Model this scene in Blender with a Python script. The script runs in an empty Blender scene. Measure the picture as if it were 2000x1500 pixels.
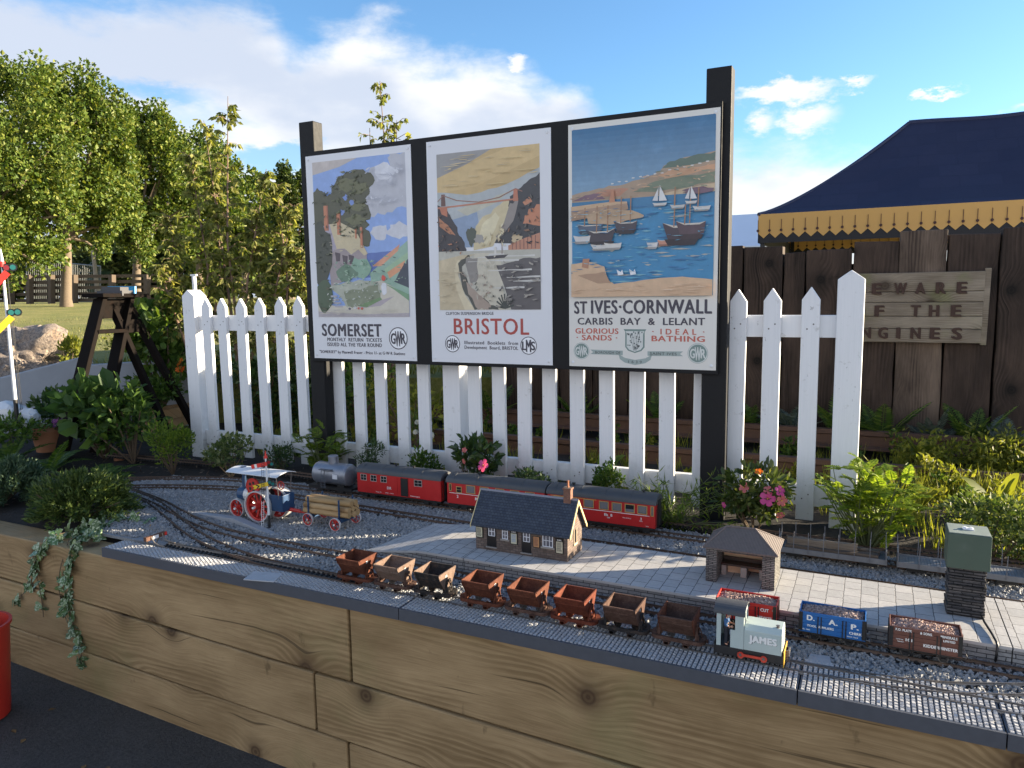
import bpy, bmesh, math, random
import numpy as np
from mathutils import Vector, Matrix, Euler
S = bpy.context.scene
COL = S.collection
rad = math.radians

# ---------------------------------------------------------------- camera
F, YAW, PITCH, ROLL, EYE = 1450.0, rad(26), math.atan(.122), .0147, 1.55
_f = Vector((-math.sin(YAW)*math.cos(PITCH), math.cos(YAW)*math.cos(PITCH), -math.sin(PITCH)))
_r0 = Vector((math.cos(YAW), math.sin(YAW), 0)); _u0 = _r0.cross(_f)
_r = _r0*math.cos(ROLL)-_u0*math.sin(ROLL); _u = _u0*math.cos(ROLL)+_r0*math.sin(ROLL)
cd = bpy.data.cameras.new('camera'); cam = bpy.data.objects.new('camera', cd); COL.objects.link(cam)
cd.sensor_width = 36; cd.lens = F/2000*36; cd.clip_start = .05; cd.clip_end = 3000
cam.matrix_world = Matrix(((_r.x, _u.x, -_f.x, 0), (_r.y, _u.y, -_f.y, 0), (_r.z, _u.z, -_f.z, EYE), (0, 0, 0, 1)))
S.camera = cam
def ray(px, py): return _f+_r*((px-1000)/F)-_u*((py-750)/F)
def atz(px, py, z): d = ray(px, py); return Vector((0, 0, EYE))+d*((z-EYE)/d.z)
def aty(px, py, y): d = ray(px, py); return Vector((0, 0, EYE))+d*(y/d.y)
def atd(px, py, d): return Vector((0, 0, EYE))+ray(px, py)*d     # d = depth along the view

# ---------------------------------------------------------------- light
SUN_AZ, SUN_EL = rad(32), rad(12.4)       # azimuth from +X towards +Y
sl = bpy.data.lights.new('sun', 'SUN'); so = bpy.data.objects.new('sun', sl); COL.objects.link(so)
sl.energy = 5.0; sl.angle = rad(.5); sl.color = (1, .84, .61)
sd = Vector((math.cos(SUN_AZ)*math.cos(SUN_EL), math.sin(SUN_AZ)*math.cos(SUN_EL), math.sin(SUN_EL)))
so.rotation_euler = sd.to_track_quat('Z', 'Y').to_euler()
so.location = (6, 4, 8)

W = bpy.data.worlds.new('World'); S.world = W; W.use_nodes = True
nt = W.node_tree; nt.nodes.clear()
class NG:
    """tiny node helper"""
    def __init__(s, t): s.t = t
    def n(s, k, **a):
        x = s.t.nodes.new(k)
        for i, v in a.items():
            if i == 'ins':
                for q, w in v.items():
                    if hasattr(w, 'is_linked') or hasattr(w, 'links'): s.t.links.new(w, x.inputs[q])
                    else: x.inputs[q].default_value = w
            else: setattr(x, i, v)
        return x
    def m(s, op, a, b=0., c=None):
        ins = {0: a, 1: b}
        if c is not None: ins[2] = c
        return s.n('ShaderNodeMath', operation=op, ins=ins).outputs[0]
    def noise(s, vec, scale, detail=4, rough=.55, dist=0.):
        return s.n('ShaderNodeTexNoise', ins={'Vector': vec, 'Scale': scale, 'Detail': detail, 'Roughness': rough, 'Distortion': dist}).outputs[0]
    def ramp(s, fac, stops, interp='LINEAR'):
        x = s.n('ShaderNodeValToRGB', ins={0: fac}); e = x.color_ramp; e.interpolation = interp
        while len(e.elements) < len(stops): e.elements.new(.5)
        for q, (p, c) in zip(e.elements, stops): q.position = p; q.color = (*c, 1) if len(c) == 3 else c
        return x.outputs[0]
    def mix(s, fac, a, b, mode='MIX'):
        x = s.n('ShaderNodeMix', data_type='RGBA', blend_type=mode)
        for k, v in ((0, fac), (6, a), (7, b)):
            if hasattr(v, 'links'): s.t.links.new(v, x.inputs[k])
            else: x.inputs[k].default_value = v if k == 0 else ((*v, 1) if len(v) == 3 else v)
        return x.outputs[2]
    def smooth(s, v, a, b):
        return s.n('ShaderNodeMapRange', interpolation_type='SMOOTHSTEP', ins={0: v, 1: a, 2: b, 3: 0., 4: 1.}).outputs[0]
g = NG(nt)
sky = g.n('ShaderNodeTexSky', sky_type='NISHITA', sun_disc=False, sun_elevation=SUN_EL, air_density=1.0, dust_density=.6, ozone_density=1.6)
sky.sun_rotation = math.pi/2-SUN_AZ
tc = g.n('ShaderNodeTexCoord').outputs['Generated']
rot = g.n('ShaderNodeVectorRotate', rotation_type='Z_AXIS', ins={'Vector': tc, 'Angle': -YAW}).outputs[0]
sx = g.n('ShaderNodeSeparateXYZ', ins={0: rot})
az = g.m('ARCTAN2', sx.outputs[0], sx.outputs[1])          # 0 = straight ahead, + to the right
el = g.m('ARCSINE', sx.outputs[2])
cv = g.n('ShaderNodeCombineXYZ', ins={0: az, 1: g.m('MULTIPLY', el, 2.1), 2: 3.7}).outputs[0]
n1 = g.noise(cv, 3.2, 9, .58, .25)
n2 = g.noise(cv, 13., 6, .6, .2)
# big bank: its upper edge falls from the upper left to the board, then low cloud on the right
top = g.n('ShaderNodeFloatCurve', ins={1: g.m('MULTIPLY_ADD', az, .5, .5)})
cur = top.mapping.curves[0]
pts = [(0, .30), (.21, .325), (.26, .335), (.33, .345), (.355, .335), (.365, .315), (.41, .315), (.454, .30), (.487, .305), (.52, .288), (.55, .262), (.562, .23), (.575, .172), (.64, .168), (.70, .162), (.75, .12), (1, .1)]
while len(cur.points) < len(pts): cur.points.new(.5, .5)
for p, q in zip(cur.points, pts): p.location = q
top.mapping.update()
edge = g.m('SUBTRACT', top.outputs[0], el)
bank = g.m('ADD', edge, g.m('MULTIPLY_ADD', n1, .13, -.065))
bank = g.smooth(g.m('ADD', bank, g.m('MULTIPLY_ADD', n2, .07, -.035)), -.012, .04)
holes = g.smooth(g.noise(g.n('ShaderNodeVectorMath', operation='ADD', ins={0: cv, 1: (4.1, 1.7, 0)}).outputs[0], 5.0, 5, .5, .4), .64, .76)
bank = g.m('MULTIPLY', bank, g.m('SUBTRACT', 1., g.m('MULTIPLY', holes, .45)))
wz = g.m('ADD', az, g.m('MULTIPLY_ADD', n2, .09, -.045)); we = g.m('ADD', el, g.m('MULTIPLY_ADD', g.noise(cv, 21., 6, .65), .06, -.03))
def blob(a, e, ra, re):
    x = g.m('DIVIDE', g.m('SUBTRACT', wz, a), ra); y = g.m('DIVIDE', g.m('SUBTRACT', we, e), re)
    return g.m('SUBTRACT', 1., g.m('SQRT', g.m('ADD', g.m('MULTIPLY', x, x), g.m('MULTIPLY', y, y))))
bl = None
for a, e, ra, re in ((.376, .206, .045, .030), (.312, .204, .038, .024), (.345, .236, .10, .017), (.42, .241, .03, .012), (.513, .214, .035, .008), (.59, .186, .05, .016), (.013, .289, .024, .016)):
    b = blob(a, e, ra, re); bl = b if bl is None else g.m('MAXIMUM', bl, b)
bl = g.smooth(g.m('ADD', g.m('MULTIPLY', bl, .75), g.m('ADD', g.m('MULTIPLY_ADD', n2, 1.5, -.78), g.m('MULTIPLY_ADD', n1, .6, -.3))), .1, .62)
hole = g.smooth(g.m('ADD', g.m('MAXIMUM', blob(-.285, .172, .085, .026), g.m('MULTIPLY', blob(-.42, .235, .08, .02), .6)), g.m('MULTIPLY_ADD', n2, 1.0, -.5)), .0, .6)
bank = g.m('MULTIPLY', bank, g.m('SUBTRACT', 1., g.m('MULTIPLY', hole, .85)))
cl = g.m('MAXIMUM', bank, bl)
lit = g.smooth(g.m('ADD', g.m('MULTIPLY_ADD', az, .16, g.noise(cv, 4.5, 5, .5)), g.m('MULTIPLY', edge, -.55)), .30, .56)
ccol = g.mix(lit, (.62, .68, .80), (.97, .96, .95))
skyc = g.mix(1., sky.outputs[0], (.66, .92, 1.16), 'MULTIPLY')
b1 = g.n('ShaderNodeBackground', ins={0: skyc, 1: .066})
# extra bright cloud added behind the viewer, out of view, to lift the shade
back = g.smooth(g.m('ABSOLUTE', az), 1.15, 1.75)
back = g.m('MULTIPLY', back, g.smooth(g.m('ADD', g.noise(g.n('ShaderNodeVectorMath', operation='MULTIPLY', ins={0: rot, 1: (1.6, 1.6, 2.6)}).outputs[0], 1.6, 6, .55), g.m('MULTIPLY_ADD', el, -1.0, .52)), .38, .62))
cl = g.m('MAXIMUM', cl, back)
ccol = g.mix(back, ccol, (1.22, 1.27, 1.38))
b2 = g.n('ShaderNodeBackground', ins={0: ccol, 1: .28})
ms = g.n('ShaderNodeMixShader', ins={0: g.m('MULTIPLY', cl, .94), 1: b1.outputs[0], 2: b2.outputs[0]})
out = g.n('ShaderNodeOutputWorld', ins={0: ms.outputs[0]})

S.view_settings.view_transform = 'Standard'; S.view_settings.look = 'None'
S.view_settings.exposure = 2.05; S.view_settings.gamma = 1
S.render.engine = 'CYCLES'
S.cycles.max_bounces = 6; S.cycles.transparent_max_bounces = 6; S.cycles.use_denoising = True
S.cycles.use_adaptive_sampling = True
# ---------------------------------------------------------------- helpers
rnd = random.Random(7); rng = np.random.default_rng(7)
ORG = {}                                  # world origin of every object that parents others
class MB:
    def __init__(s): s.v = []; s.f = []; s.mi = []; s.k = 0
    def add(s, vs, fs):
        o = len(s.v); s.v += [tuple(p) for p in vs]; s.f += [tuple(i+o for i in q) for q in fs]; s.mi += [s.k]*len(fs); return s
    def box(s, x0, x1, y0, y1, z0, z1, M=None):
        vs = [Vector((x, y, z)) for z in (z0, z1) for x, y in ((x0, y0), (x1, y0), (x1, y1), (x0, y1))]
        if M is not None: vs = [M @ p for p in vs]
        return s.add(vs, [(3, 2, 1, 0), (4, 5, 6, 7), (0, 1, 5, 4), (1, 2, 6, 5), (2, 3, 7, 6), (3, 0, 4, 7)])
    def beam(s, a, b, w, h, up=(0, 0, 1)):
        a, b = Vector(a), Vector(b); d = b-a; L = d.length; d.normalize(); up = Vector(up)
        sd_ = d.cross(up)
        if sd_.length < 1e-5: sd_ = d.cross(Vector((0, 1, 0)))
        sd_.normalize(); u = sd_.cross(d)
        M = Matrix((( d.x, sd_.x, u.x, a.x), (d.y, sd_.y, u.y, a.y), (d.z, sd_.z, u.z, a.z), (0, 0, 0, 1)))
        return s.box(0, L, -w/2, w/2, -h/2, h/2, M)
    def prism(s, poly, a, b, axis='y', M=None):
        """poly: 2-D outline; extruded along axis from a to b. axis y: (x,z); x: (y,z); z: (x,y)"""
        f3 = {'y': lambda p, t: (p[0], t, p[1]), 'x': lambda p, t: (t, p[0], p[1]), 'z': lambda p, t: (p[0], p[1], t)}[axis]
        n = len(poly); vs = [Vector(f3(p, t)) for t in (a, b) for p in poly]
        if M is not None: vs = [M @ p for p in vs]
        return s.add(vs, [tuple(range(n))[::-1], tuple(range(n, 2*n))]+[(i, (i+1) % n, n+(i+1) % n, n+i) for i in range(n)])
    def tube(s, path, r, n=8, cap=True):
        P = [Vector(p) for p in path]; R = r if isinstance(r, (list, tuple)) else [r]*len(P); o = []; prev = None
        for i, p in enumerate(P):
            d = (P[min(i+1, len(P)-1)]-P[max(i-1, 0)]).normalized()
            if prev is None:
                prev = d.orthogonal().normalized()
            prev = (prev-d*prev.dot(d))
            prev = prev.normalized() if prev.length > 1e-6 else d.orthogonal().normalized()
            q = d.cross(prev)
            o += [p+(prev*math.cos(t)+q*math.sin(t))*R[i] for t in [2*math.pi*k/n for k in range(n)]]
        fs = [(i*n+k, i*n+(k+1) % n, (i+1)*n+(k+1) % n, (i+1)*n+k) for i in range(len(P)-1) for k in range(n)]
        if cap: fs += [tuple(range(n))[::-1], tuple(range((len(P)-1)*n, len(P)*n))]
        return s.add(o, fs)
    def cyl(s, a, b, r, r2=None, n=16): return s.tube([a, b], [r, r if r2 is None else r2], n)
    def lathe(s, prof, c=(0, 0, 0), axis='z', n=20, ring=False):
        c = Vector(c); o = []
        for r, h in prof:
            for k in range(n):
                t = 2*math.pi*k/n; a, b = r*math.cos(t), r*math.sin(t)
                o.append(c+Vector({'z': (a, b, h), 'x': (h, a, b), 'y': (a, h, b)}[axis]))
        m = len(prof)
        fs = [(i*n+k, i*n+(k+1) % n, (i+1)*n+(k+1) % n, (i+1)*n+k) for i in range(m-1) for k in range(n)]
        if ring: fs += [((m-1)*n+k, (m-1)*n+(k+1) % n, (k+1) % n, k) for k in range(n)]
        else: fs += [tuple(range(n))[::-1], tuple(range((m-1)*n, m*n))]
        return s.add(o, fs)
    def disc(s, c, r, nrm=(0, -1, 0), n=20, r0=0.):
        c = Vector(c); q = Vector(nrm).to_track_quat('Z', 'Y'); o = [c+q @ Vector((r*math.cos(t), r*math.sin(t), 0)) for t in [2*math.pi*k/n for k in range(n)]]
        if r0 <= 0: return s.add(o, [tuple(range(n))])
        o += [c+q @ Vector((r0*math.cos(t), r0*math.sin(t), 0)) for t in [2*math.pi*k/n for k in range(n)]]
        return s.add(o, [(k, (k+1) % n, n+(k+1) % n, n+k) for k in range(n)])
    def quad(s, *p): return s.add(p, [tuple(range(len(p)))])
    def np(s, v, f):
        o = len(s.v); s.v += [tuple(p) for p in v.tolist()]; s.f += [tuple(i+o for i in q) for q in f.tolist()]; s.mi += [s.k]*len(f); return s
    def build(s, name, mats, parent=None, smooth=False, bevel=0, label=None, recalc=True):
        mats = mats if isinstance(mats, (list, tuple)) else [mats]
        o0 = ORG.get(parent, Vector((0, 0, 0)))
        v = np.array(s.v, dtype=np.float32).reshape(-1, 3)
        org = Vector(o0)
        v = v-np.array(org, dtype=np.float32)
        me = bpy.data.meshes.new(name); me.from_pydata(v.tolist(), [], s.f)
        for m in mats: me.materials.append(m)
        if len(mats) > 1: me.polygons.foreach_set('material_index', np.array(s.mi, dtype=np.int32))
        if recalc and len(s.f) < 20000:
            bm = bmesh.new(); bm.from_mesh(me); bmesh.ops.recalc_face_normals(bm, faces=bm.faces); bm.to_mesh(me); bm.free()
        if smooth: me.polygons.foreach_set('use_smooth', [True]*len(me.polygons))
        me.update()
        ob = bpy.data.objects.new(name, me); COL.objects.link(ob)
        if smooth == 'auto':
            try: me.set_sharp_from_angle(angle=rad(38))
            except Exception: pass
        if parent is not None: ob.parent = parent
        ORG[ob] = org
        if bevel:
            b = ob.modifiers.new('bevel', 'BEVEL'); b.width = bevel; b.segments = 2; b.limit_method = 'ANGLE'; b.angle_limit = rad(40)
        if label: ob['label'] = label
        return ob
def thing(name, label, cat, loc=(0, 0, 0), group=None):
    o = bpy.data.objects.new(name, None); COL.objects.link(o); o.location = loc; o.empty_display_size = .05
    ORG[o] = Vector(loc); return tag(o, label, cat, group)
def tag(o, label=None, cat=None, group=None, kind=None):
    for k, v in (('label', label), ('category', cat), ('group', group), ('kind', kind)):
        if v: o[k] = v
    return o
def copy_tree(o, parent=None):
    c = o.copy(); COL.objects.link(c)
    if parent is not None: c.parent = parent
    for ch in list(o.children): copy_tree(ch, c)
    return c
def clone(src, dx, label=None, rz=0):
    c = copy_tree(src); c.location = Vector(src.location)+Vector(dx); c.rotation_euler.z = rz
    if label: c['label'] = label
    return c

# ------------------------------------------------------------ materials
MATS = {}
def newmat(name):
    m = bpy.data.materials.new(name); m.use_nodes = True; m.node_tree.nodes.clear(); q = NG(m.node_tree)
    q.bs = q.n('ShaderNodeBsdfPrincipled'); q.o = q.n('ShaderNodeOutputMaterial', ins={0: q.bs.outputs[0]})
    q.oc = q.n('ShaderNodeTexCoord').outputs['Object']; q.pos = q.n('ShaderNodeNewGeometry').outputs['Position']
    q.L = m.node_tree.links.new
    return m, q
def bump(q, h, strength=.3, dist=.01):
    b = q.n('ShaderNodeBump', ins={'Strength': strength, 'Distance': dist, 'Height': h}); q.L(b.outputs[0], q.bs.inputs['Normal'])
def paint(name, col, rough=.5, var=.12, scale=60, metal=0, b=0, dirt=None, bs=None, spec=None):
    """plain painted / plain surface with slight mottling"""
    if name in MATS: return MATS[name]
    m, q = newmat(name)
    n = q.noise(q.pos, scale, 5, .6)
    c = q.mix(n, tuple(x*(1-var) for x in col), tuple(min(1, x*(1+var)) for x in col))
    if dirt:
        d = q.smooth(q.noise(q.pos, scale*.35, 6, .7), .52, .75)
        c = q.mix(q.m('MULTIPLY', d, dirt[1]), c, dirt[0])
    q.L(c, q.bs.inputs['Base Color']); q.bs.inputs['Metallic'].default_value = metal
    q.L(q.m('MULTIPLY_ADD', n, .25, rough-.125), q.bs.inputs['Roughness'])
    if spec is not None: q.bs.inputs['Specular IOR Level'].default_value = spec
    if b: bump(q, q.noise(q.pos, bs or scale*4, 4), b, .002)
    MATS[name] = m; return m
def leafmat(name, a, b, trans=.35, c=None, rough=.5, spec=.3):
    if name in MATS: return MATS[name]
    m, q = newmat(name)
    r = q.n('ShaderNodeNewGeometry').outputs['Random Per Island']
    st = [(0, a), (1, b)] if c is None else [(0, a), (.6, b), (1, c)]
    col = q.ramp(r, st); q.L(col, q.bs.inputs['Base Color']); q.bs.inputs['Roughness'].default_value = rough
    q.bs.inputs['Specular IOR Level'].default_value = spec
    t = q.n('ShaderNodeBsdfTranslucent', ins={0: q.mix(1., col, (1.25, 1.2, .55), 'MULTIPLY')})
    x = q.n('ShaderNodeMixShader', ins={0: trans, 1: q.bs.outputs[0], 2: t.outputs[0]}); q.L(x.outputs[0], q.o.inputs[0])
    MATS[name] = m; return m
def timber_mat(name, c0, c1, knot=(.16, .09, .04), green=.0, axis=0, rough=.75, gs=1., seed=0., kn=1.):
    """sawn timber: grain lines along one axis that bow round dark knots"""
    m, q = newmat(name)
    s = q.n('ShaderNodeSeparateXYZ', ins={0: q.pos}).outputs
    A = s[axis]; B = q.m('ADD', s[2] if axis != 2 else s[0], q.m('MULTIPLY', s[1], .9))
    A = q.m('ADD', A, seed)
    oi = q.n('ShaderNodeObjectInfo').outputs['Random']
    A = q.m('ADD', A, q.m('MULTIPLY', oi, 9.))
    v = q.n('ShaderNodeCombineXYZ', ins={0: q.m('MULTIPLY', A, 1.0), 1: q.m('ADD', B, q.m('MULTIPLY', oi, 7.)), 2: oi}).outputs[0]
    vo = q.n('ShaderNodeTexVoronoi', voronoi_dimensions='2D', ins={'Vector': v, 'Scale': 2.5/kn, 'Randomness': 1.}); d = vo.outputs['Distance']
    infl = q.m('POWER', q.m('SUBTRACT', 1., q.smooth(d, 0., .42)), 1.4)
    n = q.noise(q.n('ShaderNodeCombineXYZ', ins={0: q.m('MULTIPLY', A, 1.3), 1: q.m('MULTIPLY', B, 5.), 2: oi}).outputs[0], 1.6, 3, .5)
    gcoord = q.m('ADD', q.m('ADD', B, q.m('MULTIPLY', n, .045)), q.m('MULTIPLY', infl, .055))
    mask = q.smooth(q.noise(q.n('ShaderNodeCombineXYZ', ins={0: q.m('MULTIPLY', A, 1.7), 1: q.m('MULTIPLY', B, 7.), 2: 5.}).outputs[0], 1., 3, .5), .42, .66)
    fine = q.noise(q.n('ShaderNodeCombineXYZ', ins={0: q.m('MULTIPLY', A, 9.), 1: q.m('MULTIPLY', gcoord, 260.), 2: oi}).outputs[0], 1., 4, .65)
    w = q.m('MULTIPLY_ADD', q.m('SINE', q.m('MULTIPLY', q.m('ADD', gcoord, q.m('MULTIPLY', fine, .006)), 330.*gs)), .5, .5)
    broad = q.noise(q.n('ShaderNodeCombineXYZ', ins={0: A, 1: q.m('MULTIPLY', B, 3.), 2: oi}).outputs[0], 2.2, 5, .6)
    fac = q.m('ADD', q.m('MULTIPLY', q.m('MULTIPLY', w, mask), -.20), q.m('ADD', q.m('MULTIPLY', fine, .38), q.m('MULTIPLY', broad, .80)))
    col = q.mix(q.smooth(fac, .32, .9), c0, c1)
    if green: col = q.mix(q.m('MULTIPLY', q.smooth(q.noise(q.pos, 3.1, 5, .6), .48, .7), green), col, (.17, .19, .07))
    ring = q.m('MULTIPLY_ADD', q.m('SINE', q.m('MULTIPLY', d, 170.)), .5, .5)
    core = q.m('SUBTRACT', 1., q.smooth(d, .035, .10))
    halo = q.m('SUBTRACT', 1., q.smooth(d, .05, .22))
    col = q.mix(q.m('MULTIPLY', halo, q.m('MULTIPLY_ADD', fine, .7, .05)), col, knot)
    col = q.mix(q.m('MULTIPLY', core, q.m('MULTIPLY_ADD', ring, .35, .60)), col, knot)
    st = q.smooth(q.noise(q.n('ShaderNodeCombineXYZ', ins={0: q.m('MULTIPLY', A, 14.), 1: q.m('MULTIPLY', B, 6.), 2: 2.}).outputs[0], 1., 4, .7), .63, .75)
    col = q.mix(q.m('MULTIPLY', st, .55), col, tuple(x*.35 for x in c0))
    ck = q.smooth(q.noise(q.n('ShaderNodeCombineXYZ', ins={0: q.m('MULTIPLY', A, 1.1), 1: q.m('MULTIPLY', gcoord, 55.), 2: q.m('ADD', oi, 3.)}).outputs[0], 1., 2, .4), .70, .735)
    col = q.mix(q.m('MULTIPLY', ck, .7), col, tuple(x*.22 for x in c0))
    q.L(col, q.bs.inputs['Base Color']); q.bs.inputs['Roughness'].default_value = rough; q.bs.inputs['Specular IOR Level'].default_value = .25
    bump(q, q.m('ADD', q.m('MULTIPLY', w, .25), fine), .3, .003)
    MATS[name] = m; return m
def brick_mat(name, c1, c2, mortar, bw, bh, mort=.06, off=.5, rough=.8, ax='xz', bmp=.6, nvar=.5, squash=1., freq=2, msize=None):
    m, q = newmat(name)
    s = q.n('ShaderNodeSeparateXYZ', ins={0: q.pos}).outputs; I = dict(x=s[0], y=s[1], z=s[2])
    a = q.m('ADD', I['x'], I['y']) if ax == 'wz' else I[ax[0]]
    v = q.n('ShaderNodeCombineXYZ', ins={0: q.m('ADD', a, q.m('MULTIPLY', q.noise(q.pos, 45, 2), bw*.25*nvar)), 1: q.m('ADD', I[ax[1]], q.m('MULTIPLY', q.noise(q.pos, 60, 2), bh*.3*nvar))}).outputs[0]
    b = q.n('ShaderNodeTexBrick', offset=off, offset_frequency=freq, squash=squash, ins={'Vector': v, 'Color1': (*c1, 1), 'Color2': (*c2, 1), 'Mortar': (*mortar, 1), 'Scale': 1., 'Mortar Size': msize or bh*mort, 'Mortar Smooth': .2, 'Bias': 0., 'Brick Width': bw, 'Row Height': bh})
    n = q.noise(q.pos, 130, 5, .65); n3 = q.noise(q.pos, 17, 4, .6)
    col = q.mix(.55*nvar+.1, b.outputs[0], q.ramp(n, [(.2, (.35,)*3), (.8, (1.3,)*3)]), 'MULTIPLY')
    col = q.mix(.5*nvar, col, q.ramp(n3, [(.3, (.6,)*3), (.7, (1.25,)*3)]), 'MULTIPLY')
    q.L(col, q.bs.inputs['Base Color']); q.bs.inputs['Roughness'].default_value = rough
    q.bs.inputs['Specular IOR Level'].default_value = .25
    bump(q, q.m('ADD', q.m('MULTIPLY', b.outputs['Fac'], -1.), q.m('MULTIPLY', n, .5)), bmp, .003)
    MATS[name] = m; return m
def white_wood():
    m, q = newmat('white_painted_wood'); s = q.n('ShaderNodeSeparateXYZ', ins={0: q.pos}).outputs
    n = q.noise(q.pos, 26, 6, .65); gr = q.noise(q.n('ShaderNodeCombineXYZ', ins={0: q.m('MULTIPLY', s[0], 160.), 1: q.m('MULTIPLY', s[1], 160.), 2: q.m('MULTIPLY', s[2], 6.)}).outputs[0], 1., 4, .6)
    c = q.mix(gr, (.66, .67, .68), (.78, .78, .79))
    c = q.mix(q.m('MULTIPLY', q.smooth(n, .60, .74), .5), c, (.36, .35, .32))
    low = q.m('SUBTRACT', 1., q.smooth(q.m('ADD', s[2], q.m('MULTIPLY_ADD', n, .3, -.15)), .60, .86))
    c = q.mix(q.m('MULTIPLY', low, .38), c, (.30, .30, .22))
    sc = q.smooth(q.noise(q.n('ShaderNodeCombineXYZ', ins={0: q.m('MULTIPLY', s[0], 40.), 1: s[1], 2: q.m('MULTIPLY', s[2], 22.)}).outputs[0], 1., 3, .7), .68, .73)
    c = q.mix(q.m('MULTIPLY', sc, .55), c, (.22, .21, .20))
    q.L(c, q.bs.inputs['Base Color']); q.bs.inputs['Roughness'].default_value = .5; bump(q, q.m('ADD', gr, q.m('MULTIPLY', n, .5)), .25, .002); MATS['white_paint'] = m; return m
WHITE = white_wood()
BLACKP = paint('black_stain', (.010, .010, .011), .6, .3, 40, b=.3, bs=120, spec=.25)
STEEL = paint('worn_steel', (.16, .15, .145), .42, .35, 90, metal=.6, dirt=((.12, .06, .03), .5))
RUSTRAIL = paint('brown_rail', (.085, .055, .04), .55, .35, 60, metal=.4, dirt=((.16, .11, .07), .6))
SLEEPER = paint('black_plastic', (.016, .015, .015), .6, .4, 80, dirt=((.06, .05, .045), .5))
BLACK = paint('black_metal', (.012, .012, .013), .45, .3, 80)
GLASSD = paint('dark_glass', (.02, .022, .025), .08, .2, 10)
LETTER = paint('white_lettering', (.72, .72, .70), .6, .05, 60)
LETTERK = paint('dark_lettering', (.045, .042, .055), .6, .05, 60)
BARK = paint('bark', (.13, .10, .07), .9, .5, 25, b=.8, bs=40)
STEM = paint('green_stem', (.10, .12, .05), .7, .3, 60)
TWIG = paint('twig', (.11, .075, .045), .8, .3, 60)

# ------------------------------------------------------------ lettering
def text(body, name, mat, parent, x, z, y, h, w=None, align='CENTER', bold=.0, font=None, depth=.0008, spacing=1.1, facing='-y', yaw=None, shear=0):
    """flat letters standing on a vertical face; x = centre (or left), z = baseline, y = the face; h = cap height; w squeezes to a total width"""
    cu = bpy.data.curves.new(name, 'FONT'); cu.body = body; cu.align_x = align; cu.size = 1;  cu.space_character = spacing; cu.extrude = .02; cu.resolution_u = 3; cu.shear = shear
    ob = bpy.data.objects.new(name, cu); COL.objects.link(ob)
    dg = bpy.context.evaluated_depsgraph_get(); dg.update()
    me = bpy.data.meshes.new_from_object(ob.evaluated_get(dg)); bpy.data.objects.remove(ob); bpy.data.curves.remove(cu)
    n = len(me.vertices); co = np.empty(n*3, np.float32); me.vertices.foreach_get('co', co); co = co.reshape(-1, 3)
    if bold > 0:      # heavier strokes: the same letters laid down again a hair to either side
        fs = [tuple(p.vertices) for p in me.polygons]; k = bold*1.35; parts = [co+np.array((dx*k, dz*k, dy), np.float32) for dx, dz, dy in ((0, 0, 0), (-1, .35, -.004), (1, -.35, -.008), (.5, .5, -.012))]
        co = np.concatenate(parts); bpy.data.meshes.remove(me); me = bpy.data.meshes.new(name); me.from_pydata(co.tolist(), [], [tuple(i+j*n for i in f) for j in range(len(parts)) for f in fs])
    sc = h/.729; sx_ = sc
    if w: sx_ = w/max(1e-6, (co[:, 0].max()-co[:, 0].min()))
    if align == 'LEFT': co[:, 0] -= co[:, 0].min()
    else: co[:, 0] -= (co[:, 0].max()+co[:, 0].min())/2
    p = np.empty_like(co); org = ORG.get(parent, Vector())
    lx = co[:, 0]*sx_; lz = co[:, 1]*sc; ly = -(co[:, 2]+.02)/.04*depth
    if facing == '-y': p[:, 0] = x+lx; p[:, 1] = y+ly; p[:, 2] = z+lz
    elif facing == '+x': p[:, 1] = x+lx; p[:, 0] = y-ly; p[:, 2] = z+lz
    p -= np.array(org, np.float32)
    me.vertices.foreach_set('co', p.reshape(-1)); me.materials.clear(); me.materials.append(mat); me.update(); me.name = name
    o = bpy.data.objects.new(name, me); COL.objects.link(o); o.parent = parent; ORG[o] = Vector(org)
    return o

# ------------------------------------------------------------ foliage
def unit(a): return a/np.maximum(1e-9, np.linalg.norm(a, axis=-1, keepdims=True))
def leaves(mb, P, D, N, L, Wd, fold=.15, shape='diamond'):
    """P base points, D directions, N face normals, L lengths, Wd widths"""
    n = len(P); D = unit(D); T = unit(np.cross(D, N)); N = np.cross(T, D)
    L = np.broadcast_to(np.asarray(L, float), (n,))[:, None]; Wd = np.broadcast_to(np.asarray(Wd, float), (n,))[:, None]
    mid = P+D*L*.48; up = N*Wd*fold
    if shape == 'diamond':
        V = np.stack([P, mid+T*Wd*.5+up, P+D*L, mid-T*Wd*.5+up], 1).reshape(-1, 3)
        i = np.arange(n)[:, None]*4
        return mb.np(V, np.concatenate([i+[[0, 1, 2]], i+[[0, 2, 3]]]))
    if shape == 'oval':
        a = P+D*L*.25; b = P+D*L*.68
        V = np.stack([P, a+T*Wd*.42+up*.7, b+T*Wd*.42+up*.7, P+D*L-N*L*.08, b-T*Wd*.42+up*.7, a-T*Wd*.42+up*.7], 1).reshape(-1, 3)
        i = np.arange(n)[:, None]*6
        return mb.np(V, np.concatenate([i+[[0, 1, 2, 3]], i+[[0, 3, 4, 5]]]))
    if shape == 'ivy':
        pts = [(0, 0), (.08, .42), (.34, .5), (.48, .24), (.62, .36), (1., 0)]
        V = [P+D*L*a+T*Wd*b for a, b in pts]+[P+D*L*a-T*Wd*b for a, b in pts[-2:0:-1]]
        V = np.stack(V, 1); k = V.shape[1]; V = V.reshape(-1, 3); i = np.arange(n)[:, None]*k
        return mb.np(V, i+np.arange(k)[None])
def rdir(n): return unit(rng.normal(size=(n, 3)))
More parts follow.
